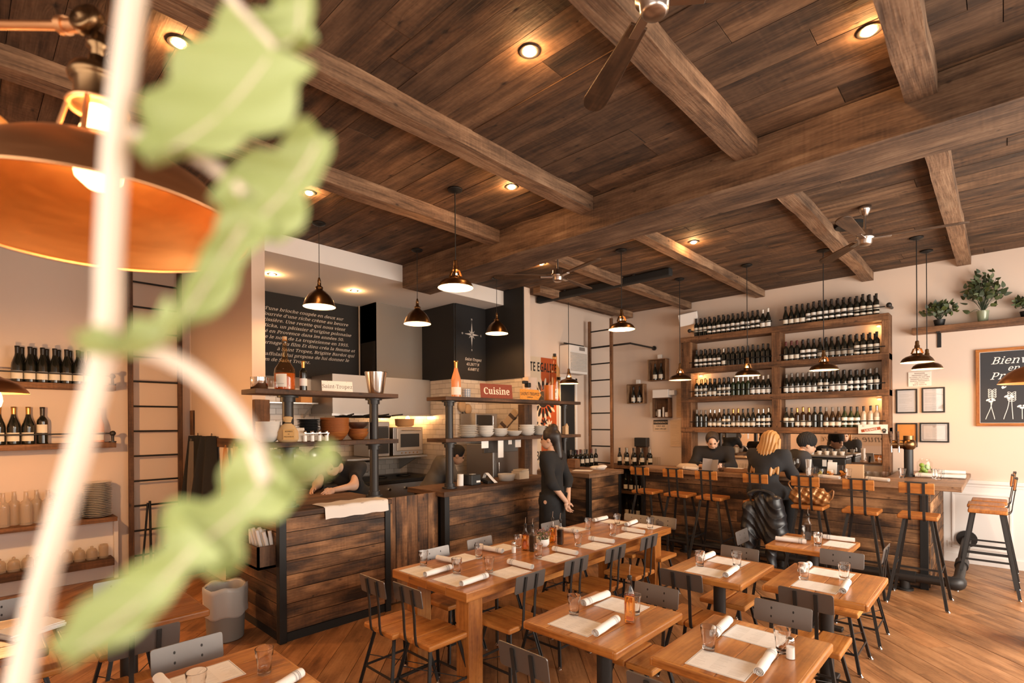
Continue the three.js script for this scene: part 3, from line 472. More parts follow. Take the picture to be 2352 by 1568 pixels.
ROWS.forEach((row, i) => row.forEach((bay, j) => {
  const x0 = j ? -2.325 : -3.665, x1 = j ? -1.165 : -2.495, n = bay.reduce((a, b) => a + b[0], 0); let k = 0;
  for (const [count, shape, glass, cap, labs, words] of bay) for (let q = 0; q < count; q++, k++) {
    const x = x0 + (x1 - x0) * (k + 0.5) / n, s = (labs === NONE ? 0.98 : 1) * rr(0.965, 1.03);
    bottle(shape, glass, cap, labs, [x + rr(-0.003, 0.003), SHY[i], WB + 0.215], 0.25 + rr(-0.25, 0.25), `wine bottle with ${words}, ${ORD[k]} from left on ${SHN[i]} shelf, ${BAY[j]} bay`, `wine bottles on the ${SHN[i]} bar shelf`, s);
    if (i < 3 && k < n - 1) bottle(shape, glass, cap, NONE, [x + 0.037, SHY[i], WB + 0.09], 0, `dark wine bottle in rear row behind gap ${ORD[k]} from left, ${SHN[i]} shelf, ${BAY[j]} bay`, `rear row of wine bottles on the ${SHN[i]} bar shelf`, s);
  }
}));
// ---------- chairs, stools, tables ----------
const CH = (() => {                                          // chair geometry shared by all; the sitter looks to +z, origin on the floor below the seat
  const seat = [rspan(-0.17, -0.003, 0.382, 0.42, -0.165, 0.165, 0.012, 2), rspan(0.003, 0.17, 0.382, 0.42, -0.165, 0.165, 0.012, 2)];
  const plate = () => { const s = new THREE.Shape(); const w = 0.145, h = 0.058, r = 0.014; s.moveTo(-w + r, -h); s.lineTo(w - r, -h); s.quadraticCurveTo(w, -h, w, -h + r); s.lineTo(w, h - r); s.quadraticCurveTo(w, h, w - r, h); s.lineTo(-w + r, h); s.quadraticCurveTo(-w, h, -w, h - r); s.lineTo(-w, -h + r); s.quadraticCurveTo(-w, -h, -w + r, -h);
    return xf(new THREE.ExtrudeGeometry(s, { depth: 0.004, bevelEnabled: true, bevelSize: 0.001, bevelThickness: 0.001, bevelSegments: 1, curveSegments: 6 }), 0, 0.7, -0.2, -0.16); };
  const upright = (x) => strap([[x, 0.378, -0.05], [x, 0.374, -0.13], [x, 0.395, -0.172], [x, 0.45, -0.183], [x, 0.58, -0.19], [x, 0.64, -0.1975], [x, 0.7, -0.2075], [x, 0.745, -0.2145]], 0.02, 0.006, 22);
  const leg = (sx, sz) => [bar([sx * 0.11, 0.382, sz * 0.11], [sx * 0.185, 0.012, sz * 0.185], 0.022, 0.006), bar([sx * 0.102, 0.382, sz * 0.11], [sx * 0.177, 0.012, sz * 0.185], 0.006, 0.02)];
  const at = (y) => 0.11 + (0.382 - y) / 0.37 * 0.075;
  const ring = (y, t = 0.016) => { const a = at(y); return [bar([-a, y, -a], [a, y, -a], t, 0.005), bar([-a, y, a], [a, y, a], t, 0.005), bar([-a, y, -a], [-a, y, a], 0.005, t), bar([a, y, -a], [a, y, a], 0.005, t)]; };
  const dots = () => { const out = []; for (const x of [-0.055, 0.055]) for (const dy of [-0.022, 0.022]) out.push(xf(new THREE.SphereGeometry(0.01, 10, 6), x, 0.7 + dy, -0.1965 + dy * -0.16, -0.16, 0, 0, [0.9, 1.15, 0.2])); return out; };
  return { seat, plate: plate(), up: [upright(-0.055), upright(0.055)], legs: [[-1, -1], [1, -1], [-1, 1], [1, 1]].map(([a, b]) => merge(leg(a, b))), ring: merge([...ring(0.13)]), cross: merge([rod([-0.14, 0.2, -0.14], [0.14, 0.12, 0.14], 0.003, 6), rod([0.14, 0.2, -0.14], [-0.14, 0.12, 0.14], 0.003, 6)]), dots: dots(), foot: [[-1, -1], [1, -1], [-1, 1], [1, 1]].map(([a, b]) => lathe([[0, 0], [0.014, 0], [0.015, 0.005], [0.006, 0.011], [0.004, 0.02], [0, 0.02]], 10).translate(a * 0.186, 0, b * 0.186)) };
})();
const boltMat = mat(0.03, 0.028, 0.026, 0.5, 0.6);
function makeChair(label, pos, turn, group) {
  const t = thing('dining_chair', label, 'chair', pos, turn, group);
  for (const g of CH.seat) part('seat_plank', g, M.seat, t);
  const b = part('backrest_plate', CH.plate, M.plate, t); CH.dots.forEach((g) => part('rivet', g, boltMat, b));
  CH.up.forEach((g) => part('back_upright', g, M.iron, t));
  CH.legs.forEach((g, i) => { const l = part('leg', g, M.iron, t); part('glide', CH.foot[i], M.chrome, l); });
  part('stretcher', CH.ring, M.iron, t); part('tie_rod', CH.cross, M.iron, t);
  return t;
}
const N = Math.PI, E = -Math.PI / 2, W = Math.PI / 2;        // which way the sitter looks: 0 = +z, N = -z, E = looks to -x, W = looks to +x
const chair0 = makeChair('steel-backed chair at near end of window tables, back plate turned to viewer below oil bottle', [-1.545, 0, -1.7 - 0.2], N, 'dining chairs');
const chairs = [
  [-1.54, -2.7, 0, 'steel-backed chair facing viewer across the two-seat table with oil bottle'],
  [-0.96, -2.04, N, 'steel-backed chair cut off at bottom edge, before nearest right table'],
  [-0.88, -2.87, 0, 'steel-backed chair facing viewer across nearest right table with salt shaker'],
  [-0.85, -3.6, N, 'steel-backed chair seen from behind, pushed to second table on right'],
  [-0.9, -4.4, 0, 'steel-backed chair facing viewer beyond second table on right'],
  [-1.56, -3.48, N, 'steel-backed chair seen from behind, at middle two-seat table'],
  [-1.52, -4.02, 0, 'steel-backed chair facing viewer beyond the middle two-seat table'],
  [-1.54, -4.9, W, 'steel-backed chair at left side of far two-seat table, tilted plate'],
  [-0.88, -5.02, E, 'steel-backed chair seen edge-on at right side of far table'],
  [-2.48, -2.59, E, 'first chair along window side of long table, nearest viewer'], [-2.48, -3.1, E, 'second chair along window side of long table'], [-2.46, -3.6, E, 'third chair along window side of long table'], [-2.46, -4.14, E, 'fourth and farthest chair along window side of long table'],
  [-3.1, -2.6, W, 'first chair on kitchen side of long table, opposite the near plates'], [-3.1, -3.09, W, 'second chair on kitchen side of long table'], [-3.1, -4.06, W, 'chair on kitchen side of long table in front of waitress'],
  [-2.87, -4.78, 0, 'left chair of the pair at far end of long table'], [-2.59, -4.84, 0, 'right chair of the pair at far end of long table'],
  [-2.97, -2.03, N, 'left chair of the pair at near end of long table by the counter'], [-2.66, -2.08, N, 'right chair of the pair at near end of long table, seat uncovered'],
  [-2.53, -0.72, W, 'pale steel-backed chair at corner table in bottom left foreground'], [-3.95, -0.72, W, 'steel-backed chair against wall at dark left table'], [-3.24, -0.62, E, 'steel-backed chair seen from behind at dark left table'], [-3.95, -0.22, W, 'steel-backed chair at far left edge by the menus'], [-2.1, -0.42, 0, 'steel-backed chair tip at very bottom left corner'],
];
for (const [x, z, r, l] of chairs) copy(chair0, [x, 0, z], r, l, 'dining chairs');

const ST = (() => {
  const seat = [rspan(-0.155, 0.155, 0.805, 0.845, -0.15, 0.15, 0.012, 0)];
  const back = xf(rbox(0.27, 0.105, 0.016, 0.006), 0, 1.11, -0.2, -0.1);
  const upr = (x) => strap([[x, 0.8, -0.06], [x, 0.798, -0.13], [x, 0.822, -0.172], [x, 0.9, -0.185], [x, 1.05, -0.205], [x, 1.11, -0.212], [x, 1.17, -0.219]], 0.022, 0.006, 20);
  const clip = [bar([-0.085, 1.166, -0.211], [0.085, 1.166, -0.211], 0.012, 0.026), bar([-0.085, 1.054, -0.2], [0.085, 1.054, -0.2], 0.012, 0.022)];
  const a = (y) => 0.11 + (0.805 - y) / 0.8 * 0.12;
  const leg = (sx, sz) => merge([bar([sx * 0.11, 0.805, sz * 0.11], [sx * 0.23, 0.01, sz * 0.23], 0.026, 0.007), bar([sx * 0.1, 0.805, sz * 0.11], [sx * 0.22, 0.01, sz * 0.23], 0.007, 0.024)]);
  const ring = (y, both) => { const q = a(y); const o = [bar([-q, y, -q], [q, y, -q], 0.02, 0.006), bar([-q, y, q], [q, y, q], 0.02, 0.006)]; const q2 = a(y + 0.07); o.push(bar([-q2, y + 0.07, -q2], [-q2, y + 0.07, q2], 0.006, 0.02), bar([q2, y + 0.07, -q2], [q2, y + 0.07, q2], 0.006, 0.02)); return o; };
  return { seat, back, up: [upr(-0.055), upr(0.055)], clip: merge(clip), legs: [[-1, -1], [1, -1], [-1, 1], [1, 1]].map(([p, q]) => leg(p, q)), ring: merge(ring(0.27)), foot: [[-1, -1], [1, -1], [-1, 1], [1, 1]].map(([p, q]) => lathe([[0, 0], [0.015, 0], [0.016, 0.006], [0.006, 0.013], [0.004, 0.02], [0, 0.02]], 10).translate(p * 0.231, 0, q * 0.231)) };
})();
function makeStool(label, pos, turn) {
  const t = thing('bar_stool', label, 'stool', pos, turn, 'bar stools');
  part('seat', ST.seat, M.seat, t); const b = part('backrest', ST.back, M.seat, t); part('back_clip', ST.clip, M.iron, b); ST.up.forEach((g) => part('back_upright', g, M.iron, t));
  ST.legs.forEach((g, i) => { const l = part('leg', g, M.iron, t); part('glide', ST.foot[i], M.chrome, l); }); part('foot_ring', ST.ring, M.iron, t); return t;
}
const stool0 = makeStool('wooden bar stool nearest the wall end of the bar', [-0.6, 0, -6.38], N);
for (const [x, z, r, l] of [[-1.06, -6.36, N, 'second wooden bar stool from wall end of the bar'], [-1.53, -6.34, N, 'wooden bar stool holding the brown leather handbag'], [-2.02, -6.3, N, 'wooden bar stool of the blonde woman, dark coat hung on it'], [-2.58, -6.3, N, 'wooden bar stool just left of the blonde woman'], [-3.0, -6.3, N, 'wooden bar stool in front of the bearded barman'], [-3.46, -6.3, N, 'last wooden bar stool at kitchen end of the bar'],
  [-0.12, -7.22, E, 'wooden bar stool standing alone before the panelled wall, nearest viewer'], [-0.14, -7.62, E, 'middle wooden bar stool in the row beside the panelled wall'], [-0.12, -8.02, E, 'wooden bar stool farthest back, against the panelled wall']]) copy(stool0, [x, 0, z], r, l, 'bar stools');

const TT = 0.7;
function tableTop(parent, w, d, th, y, boards, mats, name = 'top_board') {     // boards run along z
  for (let i = 0; i < boards; i++) { const a = -w / 2 + w * i / boards, b = -w / 2 + w * (i + 1) / boards; part(name, rspan(a + 0.0004, b - 0.0004, y - th + (rr(0, 0.0006)), y, -d / 2, d / 2, 0.005, 2), mats[(i * 7 + boards) % mats.length], parent); }
}
function smallTable(label, x, z, w, d, mats, boards = 4) {
  const t = thing('pedestal_table', label, 'table', [x, 0, z]);
  tableTop(t, w, d, 0.042, TT, boards, mats);
  part('rim', [rspan(-w / 2 - 0.012, -w / 2 + 0.01, TT - 0.042, TT - 0.0006, -d / 2 - 0.012, d / 2 + 0.012, 0.012, 2), rspan(w / 2 - 0.01, w / 2 + 0.012, TT - 0.042, TT - 0.0006, -d / 2 - 0.012, d / 2 + 0.012, 0.012, 2), rspan(-w / 2, w / 2, TT - 0.042, TT - 0.0006, -d / 2 - 0.012, -d / 2 + 0.008, 0.01, 0), rspan(-w / 2, w / 2, TT - 0.042, TT - 0.0006, d / 2 - 0.008, d / 2 + 0.012, 0.01, 0)], mats[0], t);
  part('top_plate', rspan(-0.16, 0.16, TT - 0.054, TT - 0.042, -0.16, 0.16, 0.002), M.iron, t); part('column', cyl(0.042, TT - 0.07, 0, (TT - 0.05) / 2, 0, 24), M.iron, t);
  part('foot', [rspan(-0.22, 0.22, 0, 0.03, -0.035, 0.035, 0.008), rspan(-0.035, 0.035, 0, 0.0295, -0.22, 0.22, 0.008), cyl(0.07, 0.02, 0, 0.035, 0, 20)], M.iron, t); return t;
}
smallTable('two-seat wooden table nearest viewer at right, with salt shaker', -0.875, -2.475, 0.55, 0.69, M.table);
smallTable('two-seat wooden table with tall oil bottle in foreground', -1.575, -2.39, 0.55, 0.66, [M.table[1], M.table[0], M.table[1]]);
smallTable('middle two-seat wooden table behind the oil bottle table', -1.495, -3.76, 0.52, 0.64, M.table);
smallTable('second two-seat wooden table on the right, bare edge grain', -0.85, -3.9, 0.55, 0.7, [M.table[2], M.table[0], M.table[2]]);
smallTable('farthest two-seat wooden table, before the blonde woman', -1.195, -5.03, 0.56, 0.6, M.table);
smallTable('two-seat wooden table in bottom left foreground corner', -2.3, -0.69, 0.56, 0.62, M.table);
smallTable('dark two-seat wooden table near the waste bin', -3.62, -0.66, 0.62, 0.62, [M.tabledark]);
smallTable('dark wooden table with menus at far left edge', -3.62, 0.03, 0.62, 0.62, [M.tabledark]);
{
  const t = thing('long_table', 'long communal timber table set for twelve', 'table', [-2.81, 0, -3.5]);
  tableTop(t, 0.8, 2.72, 0.06, TT, 4, [M.table[0], M.table[1], M.table[0]]);
  for (const [sx, sz] of [[-1, 1], [1, 1], [-1, -1], [1, -1]]) part('leg', rspan(sx * 0.27 - 0.062, sx * 0.27 + 0.062, 0, TT - 0.06, sz * 1.22 - 0.062, sz * 1.22 + 0.062, 0.006, 1), M.table[1], t);
  part('apron', [rspan(-0.29, -0.25, TT - 0.15, TT - 0.06, -1.16, 1.16, 0.004, 2), rspan(0.25, 0.29, TT - 0.15, TT - 0.06, -1.16, 1.16, 0.004, 2)], M.table[1], t);
}
// ---------- tableware ----------
const GLA = new THREE.MeshPhysicalMaterial({ color: RGB(0.97, 0.96, 0.94), roughness: 0.03, transmission: 1, thickness: 0, ior: 1.5 }), GLS = new THREE.MeshPhysicalMaterial({ color: RGB(0.98, 0.97, 0.96), roughness: 0.02, transmission: 1, thickness: 0.004, ior: 1.48 });
const tumblerG = (() => {                                    // faceted bistro tumbler with thick base
  const o = lathe([[0.0, 0], [0.025, 0], [0.027, 0.003], [0.0285, 0.03], [0.0325, 0.072], [0.0345, 0.08], [0.037, 0.108], [0.0362, 0.1095], [0.0345, 0.108], [0.032, 0.08], [0.03, 0.07], [0.0262, 0.03], [0.0245, 0.014], [0, 0.012]], 27);
  const p = o.attributes.position; for (let i = 0; i < p.count; i++) { const x = p.getX(i), z = p.getZ(i), y = p.getY(i), r = Math.hypot(x, z); if (r > 0.02 && y > 0.004 && y < 0.078) { const a = Math.atan2(z, x), k = 1 - 0.05 * Math.abs(Math.cos(a * 4.5)); p.setX(i, x * k); p.setZ(i, z * k); } }
  o.computeVertexNormals(); return o;
})();
const tumbler0 = solo('tumbler', tumblerG, GLS, 'faceted glass tumbler on nearest right table, by napkin end', 'glass', [-0.99, TT, -2.36], 0, 'tumblers');
function tumbler(x, z, l, y = TT) { copy(tumbler0, [x, y, z], rr(0, 1), l, 'tumblers'); }
const matG = (() => { const g = box(0.252, 0.0008, 0.195, 0, 0.0005, 0); return g; })();
const menuTex = canvasTex(512, 384, (x, w, h) => { x.fillStyle = '#f3efe9'; x.fillRect(0, 0, w, h); x.fillStyle = '#d9d4cd'; let s = 5; const q = () => { s = (s * 16807) % 2147483647; return s / 2147483647; }; for (let c = 0; c < 3; c++) for (let r = 0; r < 17; r++) if (q() > 0.12) x.fillRect(34 + c * 158, 40 + r * 18, 40 + q() * 90, q() > 0.8 ? 7 : 4); x.strokeStyle = '#4a4541'; x.lineWidth = 3; x.strokeRect(8, 8, w - 16, h - 16); });
const menuMat = printMat(menuTex, 0.85);
function placemat(x, z, turn, l) {
  const t = thing('paper_placemat', l, 'placemat', [x, TT + 0.0004, z], turn + rr(-0.03, 0.03), 'paper placemats');
  part('sheet', matG, M.paper, t); part('print', new THREE.PlaneGeometry(0.25, 0.193).rotateX(-Math.PI / 2).translate(0, 0.0013, 0), menuMat, t);
}
const rollG = (() => {                                       // rolled napkin: spiral section swept along z
  const s = [], n = 60, turns = 2.6; for (let i = 0; i <= n; i++) { const a = i / n * turns * Math.PI * 2, r = 0.007 + 0.017 * i / n; s.push([r, a]); }
  const pos = [], idx = [], L = 0.235, Zn = 7, th = 0.0035;
  for (let k = 0; k <= Zn; k++) { const z = -L / 2 + L * k / Zn, sc = 1 + 0.05 * Math.sin(k * 1.7); for (const side of [0, 1]) for (const [r, a] of s) { const R = (r - side * th) * sc; pos.push(R * Math.cos(a), R * Math.sin(a) * 0.92 + 0.0225, z); } }
  const row = 2 * s.length, S = s.length;
  for (let k = 0; k < Zn; k++) for (let i = 0; i < S - 1; i++) { const a = k * row + i, b = a + row; idx.push(a, b, a + 1, b, b + 1, a + 1); const c = a + S, d = b + S; idx.push(c, c + 1, d, d, c + 1, d + 1); }
  for (const k of [0, Zn]) for (let i = 0; i < S - 1; i++) { const a = k * row + i, c = a + S; k ? idx.push(a, c, a + 1, c, c + 1, a + 1) : idx.push(a, a + 1, c, c, a + 1, c + 1); }
  const g = new THREE.BufferGeometry(); g.setAttribute('position', new THREE.Float32BufferAttribute(pos, 3)); g.setIndex(idx); g.computeVertexNormals(); return g;
})();
const stripeMat = mat(0.1, 0.1, 0.12, 0.9);
const stripeG = merge([-0.088, -0.08, -0.066].map((z) => new THREE.CylinderGeometry(0.0247, 0.0247, 0.0022, 24, 1, true).scale(1, 1, 0.93).rotateX(Math.PI / 2).translate(0, 0.0228, z)));
const roll0 = (() => { const t = thing('napkin_roll', 'white rolled napkin on nearest right table, viewer\'s side', 'napkin', [-0.742, TT + 0.001, -2.36], 0.08, 'napkin rolls'); part('cloth_roll', rollG, M.cloth, t); part('woven_stripe', stripeG, stripeMat, t); return t; })();
function roll(x, z, turn, l, y = TT + 0.001) { copy(roll0, [x, y, z], turn, l, 'napkin rolls'); }
// one setting; d: S (diner at +z side), N, E, W. words say whose place it is
placemat(-0.89, -2.26, 0, 'paper placemat at viewer\'s side of nearest right table');
function setting(cx, cz, d, words, tx = 1) {
  const f = { S: [0, 1, 0], N: [0, -1, N], E: [1, 0, W], W: [-1, 0, -W] }[d], [fx, fz, a] = f, rx = fz, rz = -fx;     // right hand of the diner
  placemat(cx, cz, a, 'paper placemat at ' + words);
  roll(cx + rx * 0.148 - fx * 0.03, cz + rz * 0.148 - fz * 0.04, a + rr(-0.06, 0.12), 'white rolled napkin at ' + words);
  if (tx) tumbler(cx - rx * 0.1 - fx * 0.1, cz - rz * 0.1 - fz * 0.1, 'glass tumbler at ' + words);
}
setting(-0.885, -2.66, 'N', 'far side of nearest right table', 0); tumbler(-0.735, -2.56, 'glass tumbler beside salt shaker on nearest right table');
setting(-1.61, -2.2, 'S', 'viewer\'s side of oil bottle table'); setting(-1.59, -2.59, 'N', 'far side of oil bottle table', 0); tumbler(-1.47, -2.53, 'glass tumbler half hidden behind the oil bottle');
setting(-0.865, -3.73, 'S', 'viewer\'s side of second table on right'); setting(-0.87, -4.11, 'N', 'far side of second table on right');
setting(-1.51, -3.59, 'S', 'viewer\'s side of middle two-seat table'); setting(-1.505, -3.95, 'N', 'far side of middle two-seat table');
setting(-1.37, -5.07, 'W', 'left side of farthest two-seat table', 0); setting(-1.02, -5.12, 'E', 'right side of farthest two-seat table', 0); tumbler(-1.29, -5.2, 'left glass tumbler on farthest two-seat table'); tumbler(-1.14, -4.95, 'right glass tumbler on farthest two-seat table');
[[-2.65, 'first'], [-3.18, 'second'], [-3.7, 'third'], [-4.24, 'fourth']].forEach(([z, o]) => setting(-2.53, z, 'E', o + ' place on window side of long table'));
[[-2.67, 'first'], [-3.12, 'second'], [-3.62, 'third'], [-4.13, 'fourth']].forEach(([z, o]) => setting(-3.07, z, 'W', o + ' place on kitchen side of long table'));
setting(-3.02, -2.25, 'S', 'left place at near end of long table'); setting(-2.68, -2.28, 'S', 'right place at near end of long table'); setting(-2.98, -4.72, 'N', 'left place at far end of long table'); setting(-2.62, -4.74, 'N', 'right place at far end of long table');
setting(-2.42, -0.7, 'W', 'bottom left corner table', 0); tumbler(-2.27, -0.88, 'glass tumbler standing upright on bottom left corner table'); tumbler(-2.25, -0.62, 'glass tumbler cut off by bottom edge at left'); roll(-2.07, -0.86, 0.4, 'white rolled napkin at right edge of bottom left table');
// oil and vinegar, salt, flowers
const oilGlass = (r, g, b) => new THREE.MeshPhysicalMaterial({ color: RGB(r, g, b), roughness: 0.04, transmission: 1, thickness: 0.05, ior: 1.4, attenuationColor: RGB(r, g, b), attenuationDistance: 0.06 });
const OIL = oilGlass(1.0, 0.62, 0.2), VIN = mat(0.02, 0.01, 0.006, 0.08);
function cruet(x, z, content, label, tall = 1, y = TT) {
  const t = thing('oil_cruet', label, 'bottle', [x, y, z], 0.3);
  part('liquid', [rbox(0.046, 0.125 * tall, 0.046, 0.006, 0, 0.066 * tall, 0)], content, t);
  const body = [rbox(0.052, 0.14 * tall, 0.052, 0.008, 0, 0.07 * tall, 0), lathe([[0.026, 0.138 * tall], [0.013, 0.165 * tall], [0.0115, 0.2 * tall], [0.014, 0.203 * tall], [0.014, 0.212 * tall]], 16)];
  part('glass_body', body, GLA, t); const s = part('stopper', [lathe([[0, 0.2 * tall], [0.0105, 0.2 * tall], [0.0125, 0.218 * tall], [0.006, 0.222 * tall], [0, 0.222 * tall]], 14)], M.ironblack, t); part('pour_spout', tube([[0, 0.22 * tall, 0], [0, 0.245 * tall, 0], [0.004, 0.272 * tall, 0]], 0.0028, 8, 8), M.chrome, s);
}
cruet(-1.43, -2.41, OIL, 'tall square oil bottle with steel spout on foreground table', 1.12);
cruet(-2.87, -3.2, OIL, 'amber oil bottle left of planter on long table'); cruet(-2.8, -3.21, VIN, 'dark vinegar bottle left of planter on long table'); cruet(-2.88, -3.57, OIL, 'amber oil bottle right of planter on long table'); cruet(-2.78, -3.55, VIN, 'dark vinegar bottle right of planter on long table');
cruet(-1.26, -5.14, VIN, 'dark bottle with steel spout on farthest two-seat table', 1.05);
function shaker(x, z, label, y = TT) { const t = thing('salt_shaker', label, 'shaker', [x, y, z]); part('salt', cyl(0.017, 0.05, 0, 0.027, 0, 12), mat(0.85, 0.83, 0.8, 0.9), t); part('glass_body', lathe([[0, 0], [0.02, 0], [0.021, 0.004], [0.019, 0.05], [0.017, 0.072], [0.0155, 0.076]], 8), GLA, t); part('cap', lathe([[0.0165, 0.074], [0.017, 0.082], [0.014, 0.092], [0.006, 0.096], [0, 0.096]], 14), M.chrome, t); }
shaker(-0.69, -2.52, 'glass salt shaker with steel cap on nearest right table'); shaker(-2.88, -3.07, 'glass salt shaker near amber bottle on long table'); shaker(-1.17, -5.08, 'glass salt shaker on farthest two-seat table');
{
  const t = thing('flower_pot', 'white bowl with small dry flowers on long table', 'plant', [-2.85, TT, -3.4]);
  part('bowl', lathe([[0, 0], [0.035, 0], [0.052, 0.02], [0.055, 0.045], [0.05, 0.065], [0.046, 0.064], [0.045, 0.05], [0, 0.05]], 20), M.white, t);
  const leaf = [], fl = []; for (let i = 0; i < 70; i++) { const a = rr(0, 6.28), r = rr(0, 0.075), h = rr(0.07, 0.15); leaf.push(rod([r * 0.4 * Math.cos(a), 0.05, r * 0.4 * Math.sin(a)], [r * Math.cos(a), h, r * Math.sin(a)], 0.001, 4), xf(new THREE.SphereGeometry(0.007, 5, 4), r * Math.cos(a), h - 0.02, r * Math.sin(a), a, a, 0, [1, 0.4, 0.6])); fl.push(xf(new THREE.SphereGeometry(0.006, 5, 4), r * Math.cos(a), h, r * Math.sin(a))); }
  part('stems', leaf, mat(0.12, 0.14, 0.05, 0.8), t); part('blossoms', fl, mat(0.32, 0.16, 0.14, 0.8), t);
}
// ---------- lamps ----------
const glow = (k) => new THREE.MeshStandardMaterial({ color: 0xffd9a0, emissive: RGB(1, 0.6, 0.26), emissiveIntensity: k });
const BULB = glow(9), SPOTGLOW = glow(12);
const copper = mat(0.7, 0.36, 0.17, 0.42, 1, { roughnessMap: NMET }), bronze = mat(0.2, 0.115, 0.055, 0.36, 1, { roughnessMap: NMET }), enamel = mat(0.82, 0.74, 0.62, 0.55);
function shell(profile, th) { return [...profile, ...profile.slice().reverse().map(([r, y]) => [Math.max(0.001, r - th * 0.8), y - th * 0.6])]; }
const bellP = [[0.017, 0.235], [0.02, 0.205], [0.034, 0.198], [0.038, 0.186], [0.034, 0.176], [0.04, 0.165], [0.07, 0.145], [0.104, 0.112], [0.13, 0.072], [0.146, 0.03], [0.155, 0.0]];
const dishP = [[0.045, 0.098], [0.05, 0.083], [0.07, 0.074], [0.105, 0.062], [0.13, 0.044], [0.145, 0.02], [0.151, 0.0]];
const G5 = {
  bell: lathe(bellP, 40), bellIn: lathe([[0.1535, 0.0005], [0.144, 0.029], [0.128, 0.07], [0.102, 0.109], [0.068, 0.141], [0.02, 0.155]], 40), dish: lathe(dishP, 40), dishIn: lathe([[0.1495, 0.0005], [0.143, 0.019], [0.128, 0.042], [0.103, 0.059], [0.068, 0.071], [0.045, 0.08]], 40),
  bulb: new THREE.SphereGeometry(0.028, 16, 12), socket: lathe([[0, 0.235], [0.014, 0.235], [0.018, 0.225], [0.018, 0.19], [0.024, 0.185], [0.024, 0.16], [0.03, 0.155], [0.03, 0.147], [0, 0.147]], 20),
  cage: (() => { const a = []; for (let i = 0; i < 4; i++) { const t = i * Math.PI / 2 + 0.4, t2 = t + 0.5; a.push(bar([0.03 * Math.cos(t), 0.15, 0.03 * Math.sin(t)], [0.05 * Math.cos(t), 0.093, 0.05 * Math.sin(t)], 0.018, 0.003)); } return merge(a); })(),
};
function pendant(kind, x, z, rim, label, cd, swag) {
  const t = thing('pendant_lamp', label, 'lamp', [x, rim, z], rr(0, 1.5), kind + ' pendant lamps'); const top = CEIL - rim;
  if (kind === 'bell') { part('shade', G5.bell, bronze, t); part('shade_lining', G5.bellIn, enamel, t); part('bulb', G5.bulb.clone().translate(0, 0.045, 0), BULB, t); part('neck', lathe([[0, 0.29], [0.008, 0.29], [0.013, 0.27], [0.017, 0.255], [0.017, 0.23], [0, 0.23]], 16), bronze, t); }
  else { part('shade', G5.dish, bronze, t); part('shade_lining', G5.dishIn, enamel, t); part('socket_cage', G5.cage, bronze, t); part('socket', G5.socket, bronze, t); part('bulb', [G5.bulb.clone().translate(0, 0.05, 0), new THREE.CylinderGeometry(0.014, 0.022, 0.05, 14).translate(0, 0.1, 0)], BULB, t); }
  part('cord', rod([0, kind === 'bell' ? 0.285 : 0.23, 0], [0, top, 0], kind === 'bell' ? 0.0035 : 0.005, 6), M.ironblack, t);
  part('ceiling_canopy', lathe([[0, top - 0.03], [0.02, top - 0.03], [0.062, top - 0.012], [0.064, top], [0, top]], 20), M.ironblack, t);
  const l = new THREE.PointLight(WARM, cd, 0, 2); l.position.set(0, 0.045, 0); l.castShadow = true; l.shadow.radius = 1.4; l.name = 'pendant_light'; t.add(l); return t;
}
const KC = 2.2, BC = 1.0;
pendant('bell', -4.93, -2.46, 2.91, 'dark bell-shaped pendant lamp in front of script chalkboard', KC);
pendant('bell', -4.89, -3.62, 2.89, 'dark bell-shaped pendant lamp in front of grey hood', KC);
pendant('bell', -5.04, -5.06, 2.97, 'dark bell-shaped pendant lamp beside white compass star', KC);
pendant('dish', -3.39, -2.91, 2.9, 'brass pendant lamp with glowing bowl above near long table', KC);
pendant('dish', -3.21, -5.27, 2.82, 'pale pendant lamp hanging near the far ladder top', KC);
pendant('dish', -4.98, -6.6, 2.36, 'small pendant lamp beside the orange poster', BC);
pendant('dish', -3.28, -6.91, 2.33, 'first pendant lamp over bar from kitchen end', BC);
pendant('dish', -2.37, -6.9, 2.33, 'second pendant lamp over bar from kitchen end', BC);
pendant('dish', -1.52, -6.92, 2.34, 'third pendant lamp over bar, before right shelf bay', BC);
pendant('dish', -0.68, -7.17, 2.38, 'front one of two chained pendant lamps near warning notice', BC);
pendant('dish', -0.65, -7.82, 2.35, 'rear one of two chained pendant lamps near warning notice', BC);
function downlight(x, y, z, label, cd) {
  const t = thing('recessed_downlight', label, 'ceiling light', [x, y, z], 0, 'recessed ceiling lights');
  part('trim_ring', lathe([[0.05, 0.0], [0.055, -0.004], [0.04, -0.006], [0.036, 0.0], [0.034, 0.006]], 24), M.steel, t);
  part('bulb', new THREE.SphereGeometry(0.034, 16, 8, 0, Math.PI * 2, Math.PI / 2, Math.PI / 2).scale(1, 0.55, 1).translate(0, -0.001, 0), SPOTGLOW, t);
  const l = new THREE.PointLight(WARM, cd, 0, 2); l.position.set(0, -0.035, 0); l.castShadow = true; l.name = 'downlight_source'; t.add(l);
}
downlight(-3.12, CEIL, -0.8, 'recessed ceiling light beside the big green leaf', 0.8); downlight(-1.84, CEIL, -2.11, 'recessed ceiling light glowing brightest near top centre', 0.8); downlight(-0.49, CEIL, -3.2, 'recessed ceiling light beside far right cross beam', 0.8); downlight(-4.34, CEIL, -2.08, 'recessed ceiling light above the script chalkboard', 0.8); downlight(-3.01, CEIL, -3.21, 'recessed ceiling light under the nail-holed beam end', 0.8); downlight(-2.49, CEIL, -5.6, 'recessed ceiling light between the two ceiling fans', 0.8); downlight(-4.2, CEIL, -5.01, 'recessed ceiling light beside the kitchen side fan', 0.8);
downlight(-6.3, SY, -2.56, 'left recessed light in white kitchen soffit', 0.5); downlight(-6.31, SY, -3.64, 'right recessed light in white kitchen soffit', 0.5);
